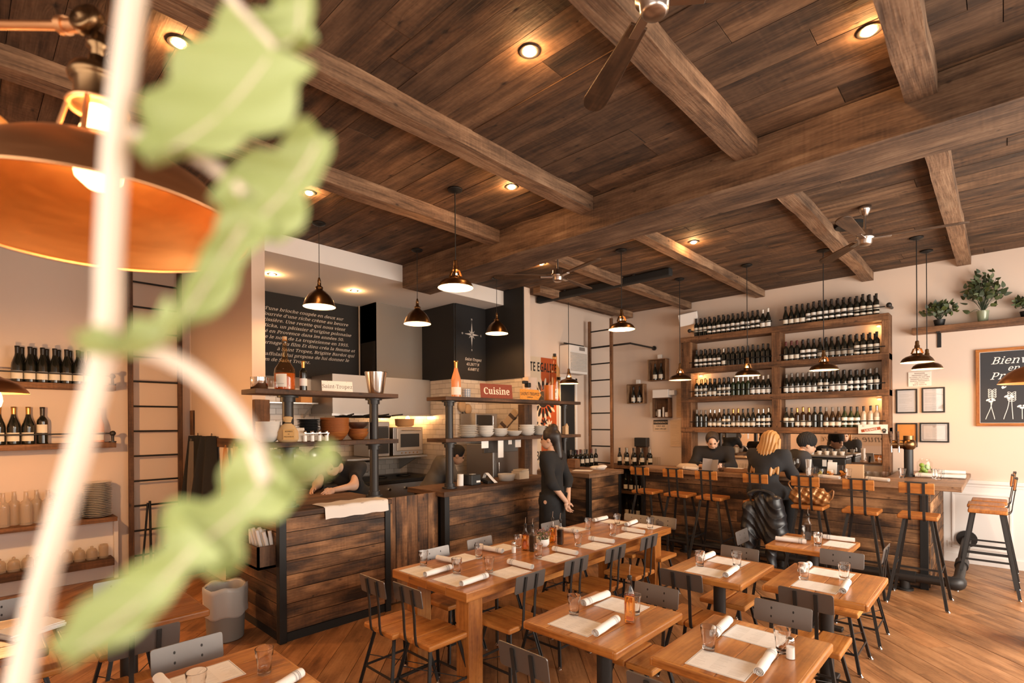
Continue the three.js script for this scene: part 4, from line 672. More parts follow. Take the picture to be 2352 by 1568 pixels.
// ---------- ceiling fans ----------
const nickel = mat(0.55, 0.5, 0.46, 0.28, 1), bladeM = woodMat(TXR, [0.45, 0.4, 0.36], 0.6, 0.001);
const bladeG = (() => { const s = new THREE.Shape(); s.moveTo(0.14, -0.035); s.lineTo(0.66, -0.06); s.quadraticCurveTo(0.74, -0.05, 0.74, 0); s.quadraticCurveTo(0.74, 0.05, 0.66, 0.06); s.lineTo(0.14, 0.035); const g = flat(new THREE.ExtrudeGeometry(s, { depth: 0.008, bevelEnabled: true, bevelSize: 0.002, bevelThickness: 0.002, bevelSegments: 1 })); grain(g, 0); return g.rotateX(-Math.PI / 2).rotateX(0.2); })();
function fan(x, z, hub, angles, label) {
  const t = thing('ceiling_fan', label, 'fan', [x, hub, z]); const up = CEIL - hub;
  part('canopy', lathe([[0, up - 0.08], [0.025, up - 0.08], [0.05, up - 0.03], [0.055, up], [0, up]], 24), nickel, t); part('down_rod', rod([0, 0.06, 0], [0, up - 0.07, 0], 0.011, 12), nickel, t);
  part('motor', lathe([[0, -0.06], [0.04, -0.06], [0.055, -0.045], [0.058, -0.01], [0.075, 0], [0.075, 0.02], [0.06, 0.03], [0.06, 0.07], [0.03, 0.08], [0, 0.08]], 28), nickel, t);
  for (const a of angles) { const b = part('blade', bladeG, bladeM, t); b.rotation.y = a; part('blade_bracket', rspan(0.06, 0.2, -0.012, 0.002, -0.022, 0.022, 0.004), nickel, b); }
}
const ang = (x, z) => Math.atan2(-z, x);
fan(-3.75, -4.77, 3.44, [ang(-0.74, 0.68), ang(0.7, 0.2), ang(-0.06, -0.74)], 'nickel ceiling fan above the compass star panel');
fan(-0.93, -5.8, 3.44, [ang(-0.42, -0.5), ang(0.6, -0.12), ang(-0.05, 0.74)], 'nickel ceiling fan above right bottle shelves');
fan(-1.0, -1.9, 3.42, [ang(-0.45, -0.32), ang(0.5, -0.4), ang(0.05, 0.7)], 'nearest ceiling fan with dark blade at top edge');
solo('ceiling_speaker', cyl(0.13, 0.03, 0, 0, 0, 28), M.ironblack, 'round black ceiling speaker behind right fan', 'speaker', [-1.12, CEIL - 0.015, -6.2]);
{ const t = thing('track_rail', 'thick black duct running along ceiling toward the ladder', 'duct', [-4.2, CEIL - 0.06, -6.3]); part('duct', rspan(-1.15, 1.1, -0.05, 0.05, -0.05, 0.05, 0.02), M.black, t); part('hanger', [rspan(-0.6, -0.57, 0.04, 0.06, -0.06, 0.06, 0.002), rspan(0.57, 0.6, 0.04, 0.06, -0.06, 0.06, 0.002)], M.iron, t); }

function copperPendant(label, x, y, z, cd) {
  const t = thing('pendant_lamp', label, 'lamp', [x, y, z]);
  part('shade', lathe([[0.03, 0.13], [0.05, 0.118], [0.075, 0.108], [0.115, 0.092], [0.15, 0.068], [0.178, 0.036], [0.19, 0.02], [0.198, 0.004], [0.2005, 0.0]], 48), copper, t); part('shade_lining', lathe([[0.1995, 0.0004], [0.187, 0.019], [0.148, 0.065], [0.113, 0.088], [0.05, 0.108]], 48), copper, t);
  part('bulb', lathe([[0, 0.09], [0.018, 0.085], [0.02, 0.05], [0.042, -0.02], [0.046, -0.06], [0.036, -0.1], [0.016, -0.122], [0, -0.125]], 20), glow(6), t); part('socket', cyl(0.022, 0.08, 0, 0.15, 0, 18), bronze, t); part('cord', rod([0, 0.18, 0], [0, CEIL - y, 0], 0.005, 6), M.ironblack, t); part('ceiling_canopy', cyl(0.06, 0.02, 0, CEIL - y - 0.01, 0, 20), M.ironblack, t);
  const l = new THREE.PointLight(WARM, cd, 0, 2); l.position.set(0, -0.08, 0); l.castShadow = true; l.shadow.radius = 2; l.name = 'pendant_light'; t.add(l);
}
copperPendant('copper shade cut off by left frame edge before wine shelf', -5.6, 2.0, -0.193, 8); copperPendant('large copper shade cut off by right frame edge before chalkboard', 0.17, 1.98, -4.66, 1.2);
// ---------- crockery stacks: every piece is its own thing ----------
const plateG = (r, h) => lathe([[0, 0], [r * 0.6, 0], [r * 0.64, 0.004], [r * 0.97, h * 0.9], [r, h], [r * 0.96, h], [r * 0.62, 0.008], [0, 0.007]], 28);
const bowlG = (r, h) => lathe([[0, 0], [r * 0.5, 0], [r * 0.55, 0.004], [r * 0.85, h * 0.5], [r, h], [r * 0.96, h], [r * 0.8, h * 0.52], [r * 0.5, 0.012], [0, 0.01]], 28);
function stack(kind, n, r, h, step, m, pos, words, tilt = 0.0) {
  const g = kind === 'bowl' ? bowlG(r, h) : plateG(r, h);
  for (let i = 0; i < n; i++) { const o = solo(kind, g, m, `${words}, ${n === 1 ? 'single' : ORD[i] + ' from bottom of its stack'}`, kind, [pos[0] + rr(-0.003, 0.003), pos[1] + i * step, pos[2] + rr(-0.003, 0.003)], 0, words + ' stack'); o.rotation.x = rr(-tilt, tilt); }
}
const WX = -4.43;
stack('plate', 7, 0.125, 0.022, 0.02, M.china, [WX, 1.586, -3.97], 'white dinner plate beside the thick pipe post');
stack('bowl', 4, 0.1, 0.055, 0.026, M.china, [WX, 1.586, -4.25], 'white bowl second stack from pipe post');
stack('bowl', 3, 0.1, 0.05, 0.024, M.china, [WX, 1.586, -4.49], 'cream bowl third stack from pipe post');
stack('bowl', 1, 0.11, 0.065, 0.02, M.china, [WX, 1.586, -4.73], 'wide cream bowl on pass shelf');
stack('bowl', 4, 0.105, 0.055, 0.028, M.china, [WX, 1.586, -4.98], 'grey white bowl fifth stack from pipe post');
stack('plate', 6, 0.105, 0.022, 0.02, M.china, [WX, 1.586, -5.22], 'pale side plate stack behind the waitress');
stack('plate', 6, 0.1, 0.02, 0.018, M.plasticblack, [WX, 1.586, -5.47], 'black plate at end of pass shelf');
stack('bowl', 9, 0.1, 0.06, 0.014, M.china, [WX, SH2 + 0.001, -1.76], 'white handled bowl on low counter shelf');
const bambooM = woodMat(TXT, [0.55, 0.4, 0.26], 0.6, 0.001);
stack('bowl', 8, 0.128, 0.1, 0.015, bambooM, [WX, SH2 + 0.001, -2.35], 'brown wooden bowl on counter shelf');
stack('bowl', 2, 0.1, 0.075, 0.028, bambooM, [WX, SH2 + 0.001, -2.58], 'small brown wooden bowl beside right pipe post');
solo('strainer_bowl', bowlG(0.105, 0.06), M.steel, 'pierced metal bowl on top of small brown bowls', 'bowl', [WX, SH2 + 0.105, -2.58]);
stack('plate', 8, 0.1, 0.02, 0.014, M.plasticblack, [WX - 0.03, SH2 + 0.075, -2.12], 'black plate on raised shelf rack');
{ const t = thing('shelf_rack', 'small raised rack holding black plates', 'rack', [WX - 0.03, SH2, -2.12]); part('tray', rspan(-0.1, 0.1, 0.065, 0.073, -0.15, 0.13, 0.002), M.steel, t); part('leg', [rspan(-0.09, -0.08, 0, 0.065, -0.14, -0.13, 0.001)], M.steel, t); part('leg', rspan(-0.09, -0.08, 0, 0.065, 0.11, 0.12, 0.001), M.steel, t); part('leg', rspan(0.08, 0.09, 0, 0.065, -0.14, -0.13, 0.001), M.steel, t); part('leg', rspan(0.08, 0.09, 0, 0.065, 0.11, 0.12, 0.001), M.steel, t); }
for (let i = 0; i < 4; i++) shaker(WX + 0.11, -2.02 - i * 0.065, `glass salt shaker, ${ORD[i]} of four under the black plates`, SH2);
{ // fabric sack with print
  const t = thing('flour_sack', 'small tied cloth sack with printed words on counter shelf', 'sack', [WX + 0.1, SH2, -1.88], Math.PI / 2 - 0.3);
  part('sack_body', lathe([[0, 0], [0.07, 0], [0.085, 0.03], [0.08, 0.09], [0.05, 0.14], [0.022, 0.16], [0.03, 0.185], [0.04, 0.205], [0.02, 0.215], [0, 0.215]], 18).scale(1, 1, 0.6), mat(0.55, 0.36, 0.17, 0.95), t);
  part('tie', new THREE.TorusGeometry(0.024, 0.005, 6, 14).rotateX(Math.PI / 2).scale(1, 1, 0.6).translate(0, 0.16, 0), M.blackcloth, t);
  const st = canvasTex(256, 256, (x) => { x.fillStyle = '#c19a62'; x.fillRect(0, 0, 256, 256); x.fillStyle = '#241b12'; x.font = 'bold 50px sans-serif'; x.textAlign = 'center'; x.fillText('HERBES', 128, 70); x.font = 'bold 34px sans-serif'; x.fillText('DE', 128, 130); x.font = 'bold 44px sans-serif'; x.fillText('PROVENCE', 128, 200); });
  part('print', new THREE.PlaneGeometry(0.085, 0.085).rotateX(-0.12).translate(0, 0.065, 0.053), printMat(st, 0.95), t);
}
solo('card_board', xf(rbox(0.008, 0.12, 0.09, 0.003), 0, 0.06, 0, 0, 0, 0.25), mat(0.6, 0.52, 0.42, 0.7), 'pale tag board leaning beside the cloth sack', 'board', [WX + 0.08, SH2, -1.99]);
// top shelf of the low counter
solo('steel_tin', lathe([[0, 0], [0.065, 0], [0.066, 0.1], [0.063, 0.1], [0.062, 0.004], [0, 0.004]], 28), M.chrome, 'polished steel tin at end of top counter shelf', 'tin', [WX, SH1, -1.69]);
solo('glass_jar', lathe([[0, 0], [0.05, 0], [0.055, 0.02], [0.055, 0.08], [0.045, 0.1], [0.04, 0.1], [0.05, 0.078], [0.05, 0.01], [0, 0.006]], 24), GLA, 'round glass jar between steel tin and giant bottle', 'jar', [WX - 0.02, SH1, -1.82]);
function bigBottle(pos, s, glass, liquid, fill, labelM, label, text, capM, profile) {
  const t = thing('display_bottle', label, 'bottle', pos, Math.PI / 4); t.scale.setScalar(s);
  const p = profile || [[0, 0], [0.07, 0], [0.077, 0.01], [0.078, 0.13], [0.072, 0.17], [0.045, 0.215], [0.024, 0.245], [0.018, 0.28], [0.0165, 0.37], [0.021, 0.375], [0.021, 0.395], [0.017, 0.4]];
  part('glass_body', lathe(p, 28), glass, t); const rmax = Math.max(...p.map((q) => q[0]));
  part('liquid', lathe(p.filter(([r, y]) => y <= fill).map(([r, y]) => [r * 0.95, y + 0.004]).concat([[0, fill]]), 24), liquid, t);
  part('cork', cyl(0.017, 0.03, 0, p[p.length - 1][1] + 0.008, 0, 14), capM, t);
  const lt = canvasTex(256, 256, (x) => { x.fillStyle = '#e9e1d4'; x.fillRect(0, 0, 256, 256); x.fillStyle = '#2c251f'; x.font = 'bold 90px serif'; x.textAlign = 'center'; x.fillText(text[0], 128, 90); x.font = '30px serif'; x.fillText(text[1] || '', 128, 160); x.fillRect(60, 190, 136, 4); });
  part('paper_label', new THREE.CylinderGeometry(rmax + 0.001, rmax + 0.001, 0.1, 14, 1, true, -0.55, 1.1).translate(0, 0.075, 0), printMat(lt, 0.8), t); return t;
}
const amberG = new THREE.MeshPhysicalMaterial({ color: RGB(0.95, 0.75, 0.5), roughness: 0.03, transmission: 1, thickness: 0, ior: 1.5 }), amberL = mat(0.75, 0.26, 0.045, 0.1, 0, { transmission: 0.45, thickness: 0 }), CORK = mat(0.55, 0.36, 0.2, 0.8);
bigBottle([WX, SH1, -1.9], 1.08, amberG, amberL, 0.13, LAB.white, 'giant half-full amber bottle with pale label on top shelf', ['', ''], CORK);
bigBottle([WX - 0.02, SH1, -5.58], 1.35, amberG, amberL, 0.25, LAB.white, 'tall amber liqueur bottle with black stopper at far shelf end', ['AI', ''], M.ironblack, [[0, 0], [0.05, 0], [0.054, 0.01], [0.054, 0.3], [0.05, 0.33], [0.03, 0.37], [0.024, 0.4], [0.024, 0.46]]);
bottle('bordeaux', 'dark', 'gold', [[0.05, 0.12, 'white']], [WX, SH1, -2.06], 1.2, 'small dark bottle with pale cork beside Saint-Tropez sign', null, 0.92, 'wine_bottle');
{ const t = bottle('burgundy', 'rose', 'gold', [[0.02, 0.08, 'white']], [WX, SH1, -3.8], 1.0, 'pale rose wine bottle beside checked cup on pass shelf', null, 1.42, 'wine_bottle'); }
board('small_sign', 'small white card lettered Saint-Tropez on top counter shelf', 'sign', 0.29, 0.1, 0.008, canvasTex(512, 176, (x, w, h) => { x.fillStyle = '#eee4d8'; x.fillRect(0, 0, w, h); x.fillStyle = '#57483d'; x.font = '84px serif'; x.textAlign = 'center'; x.fillText('Saint-Tropez', w / 2, 118); x.fillStyle = '#8c7a68'; x.fillRect(90, 6, 8, 8); x.fillRect(410, 6, 8, 8); }), mat(0.75, 0.7, 0.62, 0.7), [WX + 0.08, SH1, -2.34], Math.PI / 2 - 0.06, -0.12);
{ const t = thing('ice_bucket', 'polished steel ice bucket with copper inside on shelf end', 'bucket', [WX, SH1, -2.78]); part('bucket_wall', lathe([[0, 0], [0.07, 0], [0.074, 0.01], [0.105, 0.21], [0.109, 0.215], [0.1, 0.215]], 32), M.chrome, t); part('bucket_lining', lathe([[0.1, 0.214], [0.07, 0.01], [0, 0.01]], 32), copper, t); }
// top shelf of the pass
solo('checked_cup', cyl(0.05, 0.1, 0, 0.05, 0, 20), printMat(canvasTex(128, 64, (x) => { x.fillStyle = '#c9c6c2'; x.fillRect(0, 0, 128, 64); x.strokeStyle = '#53677f'; x.lineWidth = 3; for (let i = 0; i < 128; i += 12) { x.beginPath(); x.moveTo(i, 0); x.lineTo(i, 64); x.stroke(); } for (let i = 0; i < 64; i += 12) { x.beginPath(); x.moveTo(0, i); x.lineTo(128, i); x.stroke(); } }), 0.5), 'blue and white checked cup beside Cuisine sign', 'cup', [WX, SH1, -3.95]);
const rust = (x, w, h) => { for (let i = 0; i < 260; i++) { x.fillStyle = i % 3 ? 'rgba(40,14,8,0.16)' : 'rgba(190,110,60,0.14)'; const q = hash2(i, 3, 9) * w, r = hash2(i, 5, 9) * h, s = 2 + 12 * hash2(i, 7, 9); x.fillRect(q, r, s * 2, s * 0.6); } };
board('enamel_sign', 'rusty brown sign lettered Cuisine on pass shelf', 'sign', 0.5, 0.17, 0.006, canvasTex(768, 264, (x, w, h) => { x.fillStyle = '#83391f'; x.fillRect(0, 0, w, h); rust(x, w, h); x.fillStyle = '#ecd9bf'; x.font = 'bold 170px serif'; x.textAlign = 'center'; x.fillText('Cuisine', w / 2, 190); }), mat(0.3, 0.1, 0.05, 0.7), [WX + 0.12, SH1, -4.33], Math.PI / 2 - 0.05, -0.1);
{
  const tx = canvasTex(512, 160, (x, w, h) => { x.fillStyle = '#d28a2c'; x.fillRect(0, 0, w, h); rust(x, w, h); x.fillStyle = '#3a2410'; x.font = 'bold 66px sans-serif'; x.textAlign = 'center'; x.fillText('SAINT-TROPEZ', w / 2 - 20, 92); x.fillRect(w / 2 - 90, 116, 140, 10); });
  const t = thing('arrow_sign', 'yellow arrow-shaped sign lettered SAINT-TROPEZ', 'sign', [WX + 0.12, SH1, -4.92], Math.PI / 2); const s = ext([[-0.2, 0], [0.14, 0], [0.2, 0.065], [0.14, 0.13], [-0.2, 0.13]], 0.004); part('plate', s, mat(0.55, 0.24, 0.05, 0.6), t);
  const f = new THREE.ShapeGeometry(new THREE.Shape([[-0.2, 0], [0.14, 0], [0.2, 0.065], [0.14, 0.13], [-0.2, 0.13]].map(([a, b]) => new THREE.Vector2(a, b)))); const uv = f.attributes.uv, p = f.attributes.position; for (let i = 0; i < uv.count; i++) uv.setXY(i, (p.getX(i) + 0.2) / 0.4, p.getY(i) / 0.13); part('printed_face', f.translate(0, 0, 0.0052), printMat(tx, 0.55), t);
}
solo('glass_decanter', lathe([[0, 0], [0.08, 0], [0.085, 0.01], [0.06, 0.05], [0.025, 0.09], [0.022, 0.15], [0.045, 0.2]], 24), GLA, 'clear glass decanter in front of poster on pass shelf', 'decanter', [WX, SH1, -5.22]);
solo('wine_glass', lathe([[0, 0], [0.045, 0], [0.046, 0.004], [0.006, 0.01], [0.005, 0.1], [0.035, 0.13], [0.048, 0.17], [0.042, 0.23]], 22), GLA, 'stemmed glass behind clear decanter on pass shelf', 'glass', [WX - 0.08, SH1, -5.38]);
solo('amber_pitcher', lathe([[0, 0], [0.07, 0], [0.075, 0.02], [0.075, 0.18], [0.08, 0.21], [0.076, 0.21], [0.07, 0.18], [0.07, 0.01], [0, 0.008]], 24), amberL, 'amber glass pitcher left of the tall liqueur bottle', 'pitcher', [WX + 0.02, SH1, -5.42]);
{ const t = thing('corkscrew_machine', 'dark mechanical grinder on pass shelf before poster', 'grinder', [WX - 0.05, SH1, -5.06]); part('base', cyl(0.045, 0.06, 0, 0.03, 0, 18), M.ironblack, t); part('glass_cup', cyl(0.035, 0.1, 0, 0.11, 0, 18), GLA, t); part('head', [rbox(0.07, 0.06, 0.06, 0.01, 0, 0.2, 0), rbox(0.03, 0.04, 0.1, 0.01, 0, 0.235, 0.05)], M.ironblack, t); }
solo('ceramic_house', merge([rbox(0.07, 0.1, 0.06, 0.004, 0, 0.05, 0), xf(ext([[-0.04, 0], [0.04, 0], [0, 0.05]], 0.06), 0, 0.1, -0.03), rbox(0.02, 0.06, 0.02, 0.002, 0, 0.16, 0)]), mat(0.55, 0.38, 0.22, 0.7), 'little clay house ornament at end of pass shelf', 'ornament', [WX + 0.05, 1.586, -5.72], Math.PI / 2);
// pass counter
{ const t = thing('paper_roll', 'two stacked white till rolls beside the printer', 'paper roll', [WX - 0.02, 1.046, -3.87]); part('roll', cyl(0.036, 0.07, 0, 0.035, 0, 20), M.paper, t); part('roll', cyl(0.035, 0.06, 0.003, 0.1005, 0, 20), M.paper, t); }
{ const t = thing('receipt_printer', 'black receipt printer on pass counter', 'printer', [WX, 1.046, -4.02], Math.PI / 2); part('body', rbox(0.15, 0.12, 0.17, 0.012, 0, 0.06, 0), M.plasticblack, t); part('sticker', rbox(0.06, 0.022, 0.002, 0.0005, 0.03, 0.04, 0.086), M.paper, t); part('paper_tongue', [rbox(0.06, 0.002, 0.05, 0.0005, 0, 0.122, 0.02)], M.paper, t); }
{ const t = thing('card_reader', 'card terminal with curling receipt beside printer', 'terminal', [WX + 0.02, 1.046, -4.24], Math.PI / 2); part('body', xf(rbox(0.1, 0.04, 0.16, 0.01), 0, 0.03, 0, 0.2), M.plasticblack, t); part('receipt', tubeStrip([[0, 0.06, -0.04], [0.01, 0.1, -0.03], [0.0, 0.12, 0.0], [0.02, 0.05, 0.08], [0.04, 0.01, 0.12]], 0.05), M.paper, t); }
function tubeStrip(pts, w) { return strap(pts, w, 0.0015, 20); }
solo('paper_basket', lathe([[0, 0], [0.09, 0], [0.11, 0.08], [0.105, 0.08], [0.085, 0.006], [0, 0.006]], 22), M.china, 'pale round basket on pass counter beside waitress', 'basket', [WX, 1.046, -4.6]);
solo('paper_stack', [rbox(0.14, 0.1, 0.18, 0.004, 0, 0.05, 0), xf(rbox(0.13, 0.02, 0.17, 0.003), 0.01, 0.111, 0, 0, 0.2)], mat(0.6, 0.5, 0.38, 0.9), 'stack of folded papers on pass counter', 'paper', [WX, 1.046, -4.85]);
for (let i = 0; i < 4; i++) solo('order_ticket', rspan(-0.001, 0.001, -[0.08, 0.2, 0.05, 0.09][i], 0, -[0.06, 0.045, 0.03, 0.05][i], [0.05, 0.045, 0.03, 0.05][i], 0.0004), M.paper, ['square order ticket hanging nearest the pipe post', 'long order ticket hanging under pass shelf', 'small order ticket hanging right of the long one', 'rightmost order ticket hanging under pass shelf'][i], 'ticket', [WX + 0.14, 1.543, [-4.1, -4.36, -4.52, -4.66][i]], 0, 'order tickets');
solo('heat_lamp_shade', rspan(-0.02, 0.02, -0.16, 0, -0.4, 0.2, 0.006), mat(0.12, 0.11, 0.1, 0.5, 0.4), 'grey metal panel hanging behind the order tickets', 'panel', [-4.58, 1.544, -4.55]);
// cloth on the low counter, chopping board, pans
{ const g = new THREE.PlaneGeometry(0.34, 0.62, 10, 14).rotateX(-Math.PI / 2); const p = g.attributes.position; for (let i = 0; i < p.count; i++) { const x = p.getX(i), z = p.getZ(i); let y = 0.004 * Math.sin(z * 31); if (x > 0.06) { p.setX(i, 0.06 + (x - 0.06) * 0.12 + 0.003 * Math.sin(z * 24)); y -= (x - 0.06) * 0.95; } p.setY(i, y); } g.computeVertexNormals(); const c = new THREE.MeshPhysicalMaterial({ color: RGB(0.82, 0.76, 0.7), roughness: 0.95, side: THREE.DoubleSide }); solo('dish_cloth', g, c, 'white cloth hanging over edge of low plank counter', 'cloth', [-4.215, 1.0525, -2.42]); }
for (let i = 0; i < 14; i++) { const o = roll0.clone(); o.name = numbered('napkin_roll'); o.userData = { label: `white napkin roll standing in counter side box, ${ORD[i]} of bunch`, category: 'napkin', group: 'napkin rolls in the counter box' }; o.position.set(-4.6 + (i % 5) * 0.062 + rr(-0.01, 0.01) + 0.02, 0.78 + rr(-0.02, 0.03), -1.72 + Math.floor(i / 5) * 0.034); o.rotation.set(-1.35 + rr(-0.2, 0.2), 0, rr(-0.3, 0.3)); o.scale.setScalar(0.8); scene.add(o); }
// kitchen jars and utensils behind the low counter
for (let i = 0; i < 3; i++) { const t = thing('saucepan', ['steel saucepan hanging behind left pipe post', 'steel saucepan with round base beside the cook', 'steel saucepan nearest the coats'][i], 'pan', [[-5.66, -5.65, -5.65][i], 1.355, [-2.5, -2.75, -2.3][i]]); part('bowl', lathe([[0, 0], [0.1, 0], [0.105, 0.01], [0.107, 0.1], [0.102, 0.1], [0.1, 0.008], [0, 0.006]], 24).rotateZ(-1.2), M.steel, t); part('handle', bar([0.02, 0.12, 0], [-0.05, 0.3, 0], 0.02, 0.006), M.steel, t); part('hook', rod([-0.05, 0.3, 0], [-0.05, 0.36, 0], 0.004, 6), M.steel, t); }
{ const t = thing('utensil_rail', 'steel rail for hanging pans below the wall shelf', 'rail', [-5.7, 1.72, -2.6]); part('rail', rod([0, 0, -0.3], [0, 0, 0.4], 0.008, 8), M.steel, t); part('bracket', rod([0, 0, 0.4], [0, 0, 0.44], 0.015, 8), M.steel, t); }
// ---------- left wall ----------
const LX = WL + 0.13;
function wallShelf(label, y, z0, z1, d, m, th = 0.06) { const t = thing('wall_shelf', label, 'shelf', [WL, y, (z0 + z1) / 2]); const h = Math.abs(z1 - z0) / 2; part('board', rspan(0, d, -th, 0, -h, h, 0.004, 2), m, t); return t; }
{
  const a = wallShelf('upper wooden wine shelf with pipe rail on left wall', 2.2, -1.22, 0.4, 0.24, M.shelfwood), b = wallShelf('lower wooden wine shelf with pipe rail on left wall', 1.56, -1.22, 0.4, 0.24, M.shelfwood);
  for (const t of [a, b]) { part('guard_rail', rod([0.22, 0.1, -0.78], [0.22, 0.1, 0.8], 0.008, 8), M.iron, t); part('rail_end', [xf(new THREE.SphereGeometry(0.03, 12, 8), 0.22, 0.1, -0.78), rod([0.22, 0, -0.78], [0.22, 0.1, -0.78], 0.014, 10), cyl(0.035, 0.012, 0.22, 0.006, -0.78, 14)], M.iron, t); }
  wallShelf('thick wooden shelf carrying plates on left wall', 0.73, -1.22, 0.4, 0.28, M.shelfwood, 0.05); const g = wallShelf('dark low shelf of upturned glasses on left wall', 0.26, -1.2, 0.4, 0.22, M.shelfdark, 0.08);
  solo('wall_cabinet_back', [rspan(0, 0.02, 0, 0.68, -0.82, 0.82, 0.003), rspan(0.02, 0.08, 0, 0.68, -0.84, -0.8, 0.003)], M.trim, 'white panel frame behind the low glasses shelf', 'panel', [WL, 0.0, -0.42]);
}
for (let i = 0; i < 7; i++) { bottle('burgundy', 'dark', 'black', [[0.025, 0.09, 'cream']], [LX, 2.2, -0.42 - i * 0.097], Math.PI / 2 - 0.4, `dark burgundy bottle with cream label, ${ORD[i]} from left on upper left-wall shelf`, 'bottles on the upper left-wall shelf', 1.3); if (i < 6) bottle('burgundy', 'dark', 'black', NONE, [LX - 0.09, 2.2, -0.46 - i * 0.097], 0, `dark burgundy bottle in rear row, ${ORD[i]} from left, upper left-wall shelf`, 'rear bottles on the upper left-wall shelf', 1.3); }
for (let i = 0; i < 4; i++) bottle(i === 3 ? 'bordeaux' : 'burgundy', 'dark', i === 3 ? 'black' : 'gold', [[i === 3 ? 0.085 : 0.025, i === 3 ? 0.15 : 0.09, 'cream']], [LX, 1.56, -0.28 - i * 0.11], Math.PI / 2 - 0.4, ['dark wine bottle cut by frame on lower left-wall shelf', 'gold-topped dark bottle, left one on lower left-wall shelf', 'gold-topped dark bottle, right one on lower left-wall shelf', 'square-shouldered dark bottle on lower left-wall shelf'][i], 'bottles on the lower left-wall shelf', 1.35);
for (let i = 0; i < 2; i++) bottle('burgundy', 'rose', 'gold', [[0.02, 0.085, 'cream']], [LX - i * 0.08, 1.56, -1.08 + i * 0.05], Math.PI / 2 - 0.4, ['pale rose bottle at right end of lower left-wall shelf', 'pale rose bottle behind its twin on lower left-wall shelf'][i], 'rose bottles on the left wall', 1.35);
stack('plate', 20, 0.135, 0.02, 0.0195, M.china, [LX + 0.01, 0.731, -1.06], 'cream plate of tall left-wall stack', 0.02);
stack('plate', 16, 0.13, 0.02, 0.0195, M.china, [LX + 0.01, 0.731, -0.78], 'cream plate of vine-hidden left-wall stack', 0.02);
const carafeG = lathe([[0, 0], [0.048, 0], [0.052, 0.006], [0.054, 0.2], [0.045, 0.235], [0.02, 0.26], [0.016, 0.34], [0.019, 0.345]], 20), dusty = new THREE.MeshPhysicalMaterial({ color: RGB(0.8, 0.72, 0.62), roughness: 0.12, transmission: 0.75, thickness: 0, ior: 1.5 });
for (let i = 0; i < 6; i++) solo('glass_carafe', carafeG, dusty, `clear glass water bottle, ${ORD[i]} from left beside stacked plates`, 'bottle', [LX + (i % 2) * 0.08 - 0.03, 0.731, -0.22 - i * 0.085], 0, 'clear water bottles');
const jarG = lathe([[0.046, 0], [0.05, 0.004], [0.05, 0.09], [0.035, 0.12], [0.012, 0.128], [0.016, 0.14], [0.008, 0.15], [0, 0.15]], 20);
for (let i = 0; i < 9; i++) solo('glass_cloche', i === 8 ? lathe([[0.042, 0], [0.044, 0.13], [0.035, 0.155], [0, 0.16]], 20) : jarG, dusty, i === 8 ? 'plain round-topped glass jar at end of low shelf' : `small upturned glass, ${ORD[i]} from left on low dark shelf`, 'glass', [LX - 0.02, 0.26, -0.28 - i * 0.105], 0, 'upturned glasses on the low shelf');
function ladder(label, pos, w, h, rungs, r, m, lean, turn) {
  const t = thing('ladder', label, 'ladder', pos, turn); t.rotation.order = 'YXZ'; t.rotation.x = lean;
  part('rail', rspan(-w / 2 - 0.025, -w / 2 + 0.025, 0, h, -0.02, 0.02, 0.005, 1), m, t); part('rail', rspan(w / 2 - 0.025, w / 2 + 0.025, 0, h, -0.02, 0.02, 0.005, 1), m, t);
  for (let i = 0; i < rungs; i++) part('rung', rod([-w / 2, h * (i + 0.75) / (rungs + 0.4), 0], [w / 2, h * (i + 0.75) / (rungs + 0.4), 0], r, 10), M.ironblack, t); return t;
}
ladder('tall dark rolling ladder leaning on the orange-lit left wall', [WL + 0.1, 0, -1.63], 0.5, 3.62, 12, 0.011, M.shelfdark, 0, Math.PI / 2);
ladder('brown rolling ladder in far corner beside the bar shelves', [-5.02, 0, -7.55], 0.44, 3.5, 12, 0.012, M.shelfwood, 0, 0);
{ const t = thing('ladder_rail', 'black pipe rail fixed to bar wall behind far ladder', 'rail', [-4.9, 3.05, -7.62]); part('pipe', rod([-0.35, 0, 0], [0.42, 0, 0], 0.016, 10), M.iron, t); part('bracket', [rod([0.42, 0, 0], [0.42, 0, -0.82], 0.016, 10), rod([0.42, 0, -0.82], [0.42, 0, -0.8], 0.04, 14)], M.iron, t); }
{ const t = thing('broom', 'black broom standing at foot of the left ladder', 'broom', [WL + 0.2, 0, -1.55], Math.PI / 2); part('handle', rod([0, 0.08, 0], [-0.01, 0.86, 0], 0.013, 10), M.ironblack, t); part('head', rbox(0.36, 0.05, 0.06, 0.01, 0, 0.055, 0), M.ironblack, t); part('bristles', rbox(0.36, 0.035, 0.05, 0.006, 0, 0.018, 0), M.blackcloth, t); }
{ const t = thing('dust_pan_stick', 'black dustpan handle leaning beside the broom', 'broom', [WL + 0.2, 0, -1.46], Math.PI / 2); part('handle', rod([0.0, 0.05, 0], [0.06, 0.84, 0], 0.011, 10), M.ironblack, t); part('pan', rbox(0.2, 0.03, 0.12, 0.01, 0, 0.018, 0.02), M.ironblack, t); }
solo('coat_board', [rspan(-7.45, -5.5, 1.5, 1.6, -2.03, -2.005, 0.003, 0)], M.shelfdark, 'dark coat rack board below the orange wall', 'coat rack');
solo('electric_cover', rspan(-7.49, -7.36, 1.62, 1.93, -2.03, -2.01, 0.003, 1), M.plank[1], 'small upright weathered board above the coats', 'board');
